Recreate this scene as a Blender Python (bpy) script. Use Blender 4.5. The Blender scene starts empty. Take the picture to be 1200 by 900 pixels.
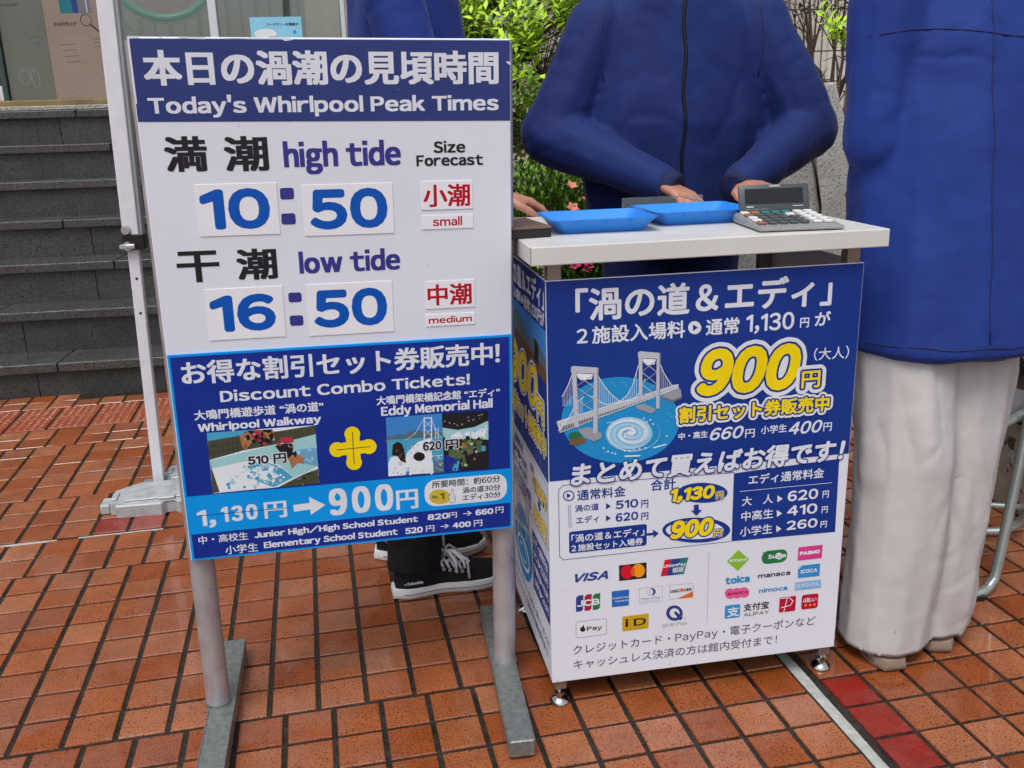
# -*- coding: utf-8 -*-
import bpy, bmesh, math, random
from mathutils import Vector, Matrix, noise
from mathutils.geometry import tessellate_polygon
R = math.radians
random.seed(7)
scene = bpy.context.scene
COL = scene.collection

# ------------------------------------------------------------------ camera
CAM_POS = Vector((0, 0, 1.1763))
CR = Vector((0.99957671, -0.00817185, -0.02792156))
CU = Vector((0.02909283, 0.2807698, 0.95933411))
CF = Vector((0.0, 0.95974035, -0.2808887))
FPX = 1086.06
cd = bpy.data.cameras.new('camera')
cd.sensor_width = 36; cd.lens = 36 * FPX / 1200; cd.clip_start = .05; cd.clip_end = 2000
cam = bpy.data.objects.new('camera', cd); COL.objects.link(cam)
cam.matrix_world = Matrix(((CR.x, CU.x, -CF.x, 0), (CR.y, CU.y, -CF.y, 0), (CR.z, CU.z, -CF.z, CAM_POS.z), (0, 0, 0, 1)))
scene.camera = cam

# ------------------------------------------------------------------ light: rainy, overcast day
SUN_EL, SUN_AZ = 62, 200          # degrees; azimuth clockwise from +Y: light comes from behind the camera
w = bpy.data.worlds.new('World'); scene.world = w; w.use_nodes = True
nt = w.node_tree; bg = nt.nodes['Background']
sky = nt.nodes.new('ShaderNodeTexSky'); sky.sky_type = 'NISHITA'; sky.sun_disc = False
sky.sun_elevation = R(SUN_EL); sky.sun_rotation = R(SUN_AZ); sky.dust_density = 4; sky.air_density = 1.2; sky.ozone_density = 2
hs = nt.nodes.new('ShaderNodeHueSaturation'); hs.inputs['Saturation'].default_value = .45
nt.links.new(sky.outputs[0], hs.inputs['Color']); nt.links.new(hs.outputs[0], bg.inputs[0])
bg.inputs[1].default_value = .13
sd = bpy.data.lights.new('sun', 'SUN'); sd.energy = 1.1; sd.angle = R(25); sd.color = (1, .985, .96)
sun = bpy.data.objects.new('sun', sd); COL.objects.link(sun)
dv = Vector((math.sin(R(SUN_AZ)) * math.cos(R(SUN_EL)), math.cos(R(SUN_AZ)) * math.cos(R(SUN_EL)), math.sin(R(SUN_EL))))
sun.rotation_euler = dv.to_track_quat('Z', 'Y').to_euler()
vs = scene.view_settings; vs.view_transform = 'Standard'; vs.look = 'None'; vs.gamma = 1; vs.exposure = 0.28

# ------------------------------------------------------------------ helpers
def lin(c):
    return c / 12.92 if c <= .04045 else ((c + .055) / 1.055) ** 2.4
def hx(s):
    return tuple(lin(int(s[i:i + 2], 16) / 255) for i in (0, 2, 4))
_m = {}
def mat(name, col, rough=.5, metal=0, var=.0, scale=20, bump=0, bscale=60, rvar=0, coat=0, det=4, aniso=None, island=0, objrnd=0, sheen=0):
    if name in _m: return _m[name]
    m = bpy.data.materials.new(name); m.use_nodes = True; n = m.node_tree; b = n.nodes['Principled BSDF']
    b.inputs['Base Color'].default_value = (*col, 1); b.inputs['Roughness'].default_value = rough; b.inputs['Metallic'].default_value = metal
    if coat: b.inputs['Coat Weight'].default_value = coat; b.inputs['Coat Roughness'].default_value = .08
    if sheen: b.inputs['Sheen Weight'].default_value = sheen; b.inputs['Sheen Roughness'].default_value = .4
    tc = n.nodes.new('ShaderNodeTexCoord'); src = tc.outputs['Object']
    if aniso:
        mp = n.nodes.new('ShaderNodeMapping'); mp.inputs['Scale'].default_value = aniso; n.links.new(src, mp.inputs[0]); src = mp.outputs[0]
    if var or rvar:
        t = n.nodes.new('ShaderNodeTexNoise'); t.inputs['Scale'].default_value = scale; t.inputs['Detail'].default_value = det
        n.links.new(src, t.inputs['Vector'])
    cur = None
    if var:
        mx = n.nodes.new('ShaderNodeMix'); mx.data_type = 'RGBA'
        mr = n.nodes.new('ShaderNodeMapRange'); mr.inputs[1].default_value = .3; mr.inputs[2].default_value = .7
        n.links.new(t.outputs['Fac'], mr.inputs[0]); n.links.new(mr.outputs[0], mx.inputs[0])
        mx.inputs[6].default_value = (*[max(0, c * (1 - var)) for c in col], 1); mx.inputs[7].default_value = (*[min(1, c * (1 + var)) for c in col], 1)
        cur = mx.outputs[2]
    if island or objrnd:
        hv = n.nodes.new('ShaderNodeHueSaturation'); mv = n.nodes.new('ShaderNodeMapRange')
        if island:
            g = n.nodes.new('ShaderNodeNewGeometry'); rs = g.outputs['Random Per Island']; k = island
        else:
            g = n.nodes.new('ShaderNodeObjectInfo'); rs = g.outputs['Random']; k = objrnd
        n.links.new(rs, mv.inputs[0]); mv.inputs[3].default_value = 1 - k; mv.inputs[4].default_value = 1 + k
        n.links.new(mv.outputs[0], hv.inputs['Value'])
        if cur: n.links.new(cur, hv.inputs['Color'])
        else: hv.inputs['Color'].default_value = (*col, 1)
        cur = hv.outputs[0]
    if cur: n.links.new(cur, b.inputs['Base Color'])
    if rvar:
        mr2 = n.nodes.new('ShaderNodeMapRange'); mr2.inputs[1].default_value = .35; mr2.inputs[2].default_value = .65
        mr2.inputs[3].default_value = max(.02, rough - rvar); mr2.inputs[4].default_value = rough + rvar
        n.links.new(t.outputs['Fac'], mr2.inputs[0]); n.links.new(mr2.outputs[0], b.inputs['Roughness'])
    if bump:
        t2 = n.nodes.new('ShaderNodeTexNoise'); t2.inputs['Scale'].default_value = bscale; t2.inputs['Detail'].default_value = 3
        n.links.new(src, t2.inputs['Vector'])
        bp = n.nodes.new('ShaderNodeBump'); bp.inputs['Strength'].default_value = bump; bp.inputs['Distance'].default_value = .01
        n.links.new(t2.outputs['Fac'], bp.inputs['Height']); n.links.new(bp.outputs[0], b.inputs['Normal'])
    _m[name] = m; return m

INK = {'header': '2e3d7a', 'paper': 'dfe2ea', 'ink': '232228', 'ink2': '4c5266', 'violet': '38388a', 'blue': '0054b6', 'red': 'b80e28',
 'navy': '142f8e', 'navy2': '173689', 'cyan': '0096ea', 'yellow': 'f6d80a', 'foam': 'e6ebf2', 'foamb': 'a8cfe6', 'water2': '4aa3c8', 'glassgreen': '9fd0d2',
 'grate': '4a4c38', 'skin': 'b0744c', 'dark': '221f24', 'pinkc': 'b8324c', 'shirt': '6fa6cc', 'sky1': '3f86cf', 'hill': '55707c', 'hair': '2a1c1a', 'olive': '55684a',
 'gold': 'c9b23c', 'goldd': '6d5c14', 'sea': '1f8fcd', 'sea2': '5fb2dc', 'sealight': '8ec4e4', 'stone1': 'bfc2cc', 'stone2': '9a9ca6', 'stone3': '6f727c', 'rock': '7a5a3c', 'leafg': '2c7040',
 'logoblue': '2b3f86', 'mcred': 'd0122c', 'mcor': 'ee9414', 'mcmid': 'e0561a', 'teal': '1e7480', 'jred': 'a8183a', 'green': '1f7a40', 'amex': '2468b8', 'greyp': '8a8f9c', 'greyl': 'c8ccd6',
 'orange': 'e06a2c', 'idgold': 'cda21c', 'lime': '84b82c', 'pasmo': 'd43c8c', 'toica': '2c8cc4', 'icoca': '2e8ccc', 'sugoca': 'dc5a94', 'haya': '86b6de', 'jred2': 'b80c34', 'tealring': '1c7c68', 'discbrown': '6e4c3c', 'pblue': '8fd0ea'}
def ink(c):
    m = mat('print_' + c, hx(INK[c]), .42, var=.05, scale=9, rvar=.1); m.node_tree.nodes['Principled BSDF'].inputs['Specular IOR Level'].default_value = .3; return m

def setp(o, label=None, cat=None, group=None, kind=None):
    if label: o['label'] = label
    if cat: o['category'] = cat
    if group: o['group'] = group
    if kind: o['kind'] = kind
    return o
def link(name, me, parent=None, m=None, smooth=False):
    o = bpy.data.objects.new(name, me); COL.objects.link(o)
    if parent: o.parent = parent
    if m:
        for x in (m if isinstance(m, (list, tuple)) else [m]): me.materials.append(x)
    if smooth: me.shade_smooth()
    return o
def obj(name, bm, m, parent=None, smooth=False, recalc=True, auto=None):
    if recalc: bmesh.ops.recalc_face_normals(bm, faces=bm.faces[:])
    me = bpy.data.meshes.new(name); bm.to_mesh(me); bm.free()
    o = link(name, me, parent, m, smooth or bool(auto))
    if auto: me.set_sharp_from_angle(angle=R(auto))
    return o
def empty(name, loc, rz=0, label=None, cat=None, group=None, kind=None):
    o = bpy.data.objects.new(name, None); COL.objects.link(o); o.location = loc; o.rotation_euler = (0, 0, rz); o.empty_display_size = .1
    return setp(o, label, cat, group, kind)
def BM(): return bmesh.new()
def box(bm, x0, x1, y0, y1, z0, z1, bev=0, M=None, seg=1, mi=0):
    r = bmesh.ops.create_cube(bm, size=1)['verts']
    for v in r: v.co = Vector(((x0 + x1) / 2 + v.co.x * (x1 - x0), (y0 + y1) / 2 + v.co.y * (y1 - y0), (z0 + z1) / 2 + v.co.z * (z1 - z0)))
    fs = set(f for v in r for f in v.link_faces)
    if bev:
        es = list({e for f in fs for e in f.edges})
        q = bmesh.ops.bevel(bm, geom=es, offset=bev, segments=seg, affect='EDGES', profile=.5)
        vs_ = set(v for v in q['verts']) | {v for f in fs if f.is_valid for v in f.verts}
        vs_ = {v for v in vs_ if v.is_valid}
        # collect whole island
        st = list(vs_); seen = set(st)
        while st:
            v = st.pop()
            for e in v.link_edges:
                u = e.other_vert(v)
                if u not in seen: seen.add(u); st.append(u)
        r = list(seen)
    if M is not None:
        for v in r: v.co = M @ v.co
    if mi:
        for f in {f for v in r for f in v.link_faces}: f.material_index = mi
    return r
def tube(bm, pts, rad, n=10, cap=True, mi=0, close=False):
    pts = [Vector(p) for p in pts]; rs = rad if isinstance(rad, (list, tuple)) else [rad] * len(pts)
    rings = []; prev = None
    for i, p in enumerate(pts):
        if close: d = pts[(i + 1) % len(pts)] - pts[i - 1]
        else: d = (pts[min(i + 1, len(pts) - 1)] - pts[max(i - 1, 0)])
        d.normalize()
        if prev is None:
            a = d.orthogonal().normalized()
        else:
            a = (prev - d * prev.dot(d)).normalized()
        prev = a; b = d.cross(a)
        rings.append([bm.verts.new(p + (a * math.cos(2 * math.pi * k / n) + b * math.sin(2 * math.pi * k / n)) * rs[i]) for k in range(n)])
    fs = []
    L = len(rings)
    for i in range(L if close else L - 1):
        A, B = rings[i], rings[(i + 1) % L]
        for k in range(n): fs.append(bm.faces.new((A[k], A[(k + 1) % n], B[(k + 1) % n], B[k])))
    if cap and not close:
        fs.append(bm.faces.new(rings[0][::-1])); fs.append(bm.faces.new(rings[-1]))
    for f in fs: f.smooth = True; f.material_index = mi
    return rings
def lathe(bm, prof, c=(0, 0, 0), n=20, mi=0):
    rings = [[bm.verts.new((c[0] + r * math.cos(2 * math.pi * k / n), c[1] + r * math.sin(2 * math.pi * k / n), c[2] + z)) for k in range(n)] for r, z in prof]
    for A, B in zip(rings, rings[1:]):
        for k in range(n):
            f = bm.faces.new((A[k], A[(k + 1) % n], B[(k + 1) % n], B[k])); f.smooth = True; f.material_index = mi
    bm.faces.new(rings[0][::-1]); bm.faces.new(rings[-1])
def prism(bm, pts, z0, z1, M=None, mi=0):   # outline in xy, thickness in z
    a = [bm.verts.new((x, y, z0)) for x, y in pts]; b = [bm.verts.new((x, y, z1)) for x, y in pts]
    fs = [bm.faces.new(a[::-1]), bm.faces.new(b)]
    for i in range(len(pts)):
        j = (i + 1) % len(pts); fs.append(bm.faces.new((a[i], a[j], b[j], b[i])))
    for f in fs: f.material_index = mi
    if M is not None:
        for v in a + b: v.co = M @ v.co
    return a + b

# ------------------------------------------------------------------ flat print on panels (lettering, logos, pictures)
_tc = {}
def glyph_one(ch):
    if ch in _tc: return _tc[ch]
    c = bpy.data.curves.new('t', 'FONT'); c.body = ch; c.resolution_u = 4; c.dimensions = '2D'; c.fill_mode = 'FRONT'
    o = bpy.data.objects.new('t', c); COL.objects.link(o)
    me = bpy.data.meshes.new_from_object(o.evaluated_get(bpy.context.evaluated_depsgraph_get()))
    vs_ = [(v.co.x, v.co.y) for v in me.vertices]; fs = [tuple(p.vertices) for p in me.polygons]
    bpy.data.objects.remove(o); bpy.data.curves.remove(c); bpy.data.meshes.remove(me)
    _tc[ch] = (vs_, fs); return _tc[ch]
def made(ch):
    """narrow letters the full-width font draws with wide serifs, cut plain here"""
    hi = max(v[1] for v in glyph_one('ｄ')[0]); cap = max(v[1] for v in glyph_one('Ｈ')[0]); xh = max(v[1] for v in glyph_one('ｘ')[0])
    b = min(v[1] for v in glyph_one('Ｈ')[0]); s = EMW * .088
    q = lambda x0, y0, x1, y1: [(x0, y0), (x1, y0), (x1, y1), (x0, y1)]
    if ch == 'l': return q(0, b, s, hi), [(0, 1, 2, 3)]
    if ch == 'I': return q(0, b, s, cap), [(0, 1, 2, 3)]
    if ch == 'i': return q(0, b, s, xh) + q(-s * .1, xh + s * 1.55, s * 1.1, xh + s * 2.6), [(0, 1, 2, 3), (4, 5, 6, 7)]
    w_ = EMW * .19
    return [(w_, b), (w_ + s, b), (w_ + s, cap), (w_ + s * .25, cap), (0, cap - w_ * .62), (0, cap - w_ * .62 - s * .95), (w_, cap - s * 1.5)], [(0, 1, 2, 6), (2, 3, 6), (3, 4, 5, 6)]
EMW = None
def glyphs(body):
    """every letter is set on its own: ASCII in the sans of the CJK font (full-width forms, packed), kana and kanji on the em grid"""
    global EMW
    if EMW is None:
        v = glyph_one('一一')[0]; w1 = max(x for x, y in glyph_one('一')[0]); EMW = max(x for x, y in v) - w1
    x = 0; V = []; F = []
    for ch in body:
        if ch in ' \u2009': x += EMW * (.30 if ch == ' ' else .16); continue
        if ch == '　': x += EMW; continue
        asc = 33 <= ord(ch) < 127 or ch in '“”'
        g = chr(ord(ch) + 0xFEE0) if asc and ord(ch) < 127 else ('＇' if ch == '’' else ch)
        vs_, fs = made(ch) if ch in 'lIi1' else glyph_one(g)
        if not vs_: x += EMW; continue
        if asc or ch == '’':
            lo = min(v[0] for v in vs_); hi = max(v[0] for v in vs_); dx = x - lo + EMW * .062; adv = hi - lo + EMW * .125
        else: dx = x; adv = EMW
        b = len(V); V += [(px + dx, py) for px, py in vs_]; F += [tuple(b + i for i in f) for f in fs]; x += adv
    return V, F
STEP = .00006
class Print:
    """collects flat shapes given in sheet millimetres; every layer lies a little proud of the one below"""
    sq = False
    def __init__(s): s.v = []; s.f = []; s.mi = []; s.cols = []; s.k = 0
    def ci(s, c):
        if c not in s.cols: s.cols.append(c)
        return s.cols.index(c)
    def add(s, pts, faces, col, h):
        b = len(s.v); s.v += [(x, y, h) for x, y in pts]; m = s.ci(col)
        for f in faces: s.f.append(tuple(b + i for i in f)); s.mi.append(m)
    def poly(s, pts, col, z):
        s.k += 1
        tri = tessellate_polygon([[Vector((x, y, 0)) for x, y in pts]])
        s.add(pts, tri, col, z * STEP + (s.k % 40) * 1e-6)
    def item(s, it):
        t = it[0]
        if t == 'p': s.poly(it[1], it[2], it[3])
        elif t == 'r':
            x0, y0, x1, y1, r, col, z = it[1:]
            s.poly(s.rr(x0, y0, x1, y1, r), col, z)
        elif t == 'lr':
            x0, y0, x1, y1, r, wd, col, z = it[1:]
            q = s.rr(x0, y0, x1, y1, r); s.line(q + [q[0]], wd, col, z)
        elif t == 'e':
            x0, y0, x1, y1, col, z = it[1:]
            s.poly([((x0 + x1) / 2 + (x1 - x0) / 2 * math.cos(i * math.pi / 14), (y0 + y1) / 2 + (y1 - y0) / 2 * math.sin(i * math.pi / 14)) for i in range(28)], col, z)
        elif t == 'l': s.line(*it[1:])
        elif t == 't': s.text(*it[1:])
    def rr(s, x0, y0, x1, y1, r):
        x0, x1 = min(x0, x1), max(x0, x1); y0, y1 = min(y0, y1), max(y0, y1); r = min(r, (x1 - x0) / 2.01, (y1 - y0) / 2.01)
        o = []
        for cx, cy, a in ((x1 - r, y1 - r, 0), (x0 + r, y1 - r, 90), (x0 + r, y0 + r, 180), (x1 - r, y0 + r, 270)):
            for i in range(5): o.append((cx + r * math.cos(R(a + i * 22.5)), cy + r * math.sin(R(a + i * 22.5))))
        return o
    def line(s, pts, wd, col, z):
        for (ax, ay), (bx, by) in zip(pts, pts[1:]):
            d = math.hypot(bx - ax, by - ay)
            if d < 1e-6: continue
            e = wd * .3 if len(pts) > 2 else 0
            ux, uy = (bx - ax) / d, (by - ay) / d; nx, ny = -uy * wd / 2, ux * wd / 2
            ax, ay, bx, by = ax - ux * e, ay - uy * e, bx + ux * e, by + uy * e
            s.k += 1
            s.add([(ax + nx, ay + ny), (ax - nx, ay - ny), (bx - nx, by - ny), (bx + nx, by + ny)], [(0, 1, 2, 3)], col, z * STEP + (s.k % 40) * 1e-6)
    def text(s, body, x0, y0, x1, y1, col, bold=0, shear=0, z=2, outl=()):
        vs_, fs = glyphs(body)
        if not vs_: return
        if shear: vs_ = [(x + y * shear * 1.3, y) for x, y in vs_]
        ax, bx = min(v[0] for v in vs_), max(v[0] for v in vs_); ay, by = min(v[1] for v in vs_), max(v[1] for v in vs_)
        X0, X1 = x0 + bold, x1 - bold; Y0, Y1 = y0 + bold, y1 - bold
        sx = (X1 - X0) / (bx - ax); sy = (Y1 - Y0) / max(by - ay, 1e-6)
        lim = .96 if any(ord(q_) > 0x2fff for q_ in body) else .70
        if len(body) > 1 and sy < sx * lim:
            Y0, Y1 = (Y0 + Y1) / 2 - sx * lim * .5 * (by - ay), (Y0 + Y1) / 2 + sx * lim * .5 * (by - ay); sy = sx * lim
        pts = [(X0 + (x - ax) * sx, Y0 + (y - ay) * sy) for x, y in vs_]
        hgt = abs(y1 - y0)
        def ring(r, c, zz):
            offs = [(0, 0)]
            if r > 0:
                nr = max(1, math.ceil(r / max(1.4, hgt * .05))); 
                for q in range(1, nr + 1):
                    rr = r * q / nr; nd = 8 if r < hgt * .05 else (12 if rr < hgt * .09 else 26)
                    if s.sq and not outl: offs += [(rr * u, rr * v * .62) for u, v in ((1, 1), (1, 0), (1, -1), (0, -1), (-1, -1), (-1, 0), (-1, 1), (0, 1))]
                    else: offs += [(rr * math.cos(2 * math.pi * i / nd), rr * math.sin(2 * math.pi * i / nd)) for i in range(nd)]
            for i, (dx, dy) in enumerate(offs):
                s.add([(x + dx, y + dy) for x, y in pts], fs, c, zz * STEP + i * 3e-7 + 2e-5)
        n = len(outl); st = 1.6
        for i, (r, c) in enumerate(reversed(outl)): ring(r, c, z + i * st)
        ring(bold, col, z + n * st)
    def build(s, name, parent, mp, label=None):
        me = bpy.data.meshes.new(name)
        me.from_pydata([mp(x / 1000, y / 1000, h) for x, y, h in s.v], [], s.f)
        me.polygons.foreach_set('material_index', s.mi)
        for c in s.cols: me.materials.append(ink(c))
        o = link(name, me, parent)
        if label: o['label'] = label
        return o
def do_prints(rows, parent, mp, sq=False):
    for name, label, items in rows:
        P = Print(); P.sq = sq
        for it in items: P.item(it)
        P.build(name, parent, mp, label)

# ------------------------------------------------------------------ artwork of the two signs, sheet millimetres
BOARD = [
  ('header_band',None,[('p',[(1.5,799.6),(621.5,794.2),(621.5,927),(1.5,927)],'header',1)]),
  ('lettering',None,[('t','本日の渦潮の見頃時間',19.1,857.3,601.4,908.5,'paper',2.18,0,2,())]),
  ('lettering',None,[('t','Today’s Whirlpool Peak Times',19.8,804.5,600.9,841.6,'paper',1.47,0,2,())]),
  ('chipped_edge',None,[('p',[(0.4,930.2),(16.5,930.7),(19.2,928.4),(3.3,926.6),(3.6,828.1),(1.8,827.2),(0.8,923.6)],'paper',2)]),
  ('chipped_edge',None,[('p',[(48.5,929.9),(53.6,929.5),(51.6,927.1),(49.6,927.4)],'paper',2)]),
  ('chipped_edge',None,[('p',[(73.3,930.2),(119,929.8),(118.6,926.4),(97.9,927.1),(82.5,928.1)],'paper',2)]),
  ('chipped_edge',None,[('p',[(138.5,929),(237,929.4),(253.2,928.9),(257.1,926.3),(244.7,924.3),(239.5,926.8),(184.5,926.9)],'paper',2)]),
  ('chipped_edge',None,[('p',[(614.6,893.4),(622.2,892.1),(622.2,886.5),(617.6,889.3)],'paper',2)]),
  ('lettering',None,[('t','満',36.4,717.9,104.1,776.9,'ink',2.18,0,2,())]),
  ('lettering',None,[('t','潮',131.1,716.5,202.7,775.7,'ink',2.18,0,2,())]),
  ('lettering',None,[('t','high tide',227.4,708.9,426.2,766.2,'violet',2.12,0,2,())]),
  ('lettering',None,[('t','Size',483.8,740.7,540.1,761.9,'ink',1.01,0,2,()),('t','Forecast',453,718.6,571.7,738.1,'ink',1.01,0,2,())]),
  ('lettering',None,[('t','干',35.2,530.9,105.5,586.8,'ink',2.18,0,2,())]),
  ('lettering',None,[('t','潮',134,530.9,202.2,587.1,'ink',2.18,0,2,())]),
  ('lettering',None,[('t','low tide',239.7,537.4,417.3,578.6,'violet',2.02,0,2,())]),
  ('colon_dot',None,[('r',216.8,668.5,240,688,4,'violet',1)]),
  ('colon_dot',None,[('r',215.7,625.6,239.6,644.7,4,'violet',1)]),
  ('colon_dot',None,[('r',217,488.1,239.7,505.5,4,'violet',1)]),
  ('colon_dot',None,[('r',216.1,445.1,239.6,463.8,4,'violet',1)]),
]
CARDS = [
  ((78.3,610,212.3,697.3),[('t','10',83.8,620.2,198.2,689.6,'blue',4.14,0,2,())]),
  ((253.3,604.2,409.4,692.1),[('t','50',264,614.5,399,684.7,'blue',4.14,0,2,())]),
  ((76.4,426.5,207.5,518.6),[('t','16',82.1,440.1,192.7,507.1,'blue',4.14,0,2,())]),
  ((248.7,424.2,400.7,518.5),[('t','50',258.8,437.9,390.2,508,'blue',4.14,0,2,())]),
  ((458.9,642.7,551.3,692.9),[('t','小潮',462.7,648,546.8,687,'red',1.09,0,2,())]),
  ((458.4,608.2,552.2,633.2),[('t','small',478.3,613.6,531.5,630.2,'red',0.55,0,2,())]),
  ((460.5,462.1,552.3,513.9),[('t','中潮',464.5,469.6,546.4,506.5,'red',1.09,0,2,())]),
  ((459.4,429.1,552,451.8),[('t','medium',465.3,434.6,546.1,447.6,'red',0.55,0,2,())]),
]
TICKET_BOX = (2.0, 2.0, 621.0, 405.5)
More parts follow.
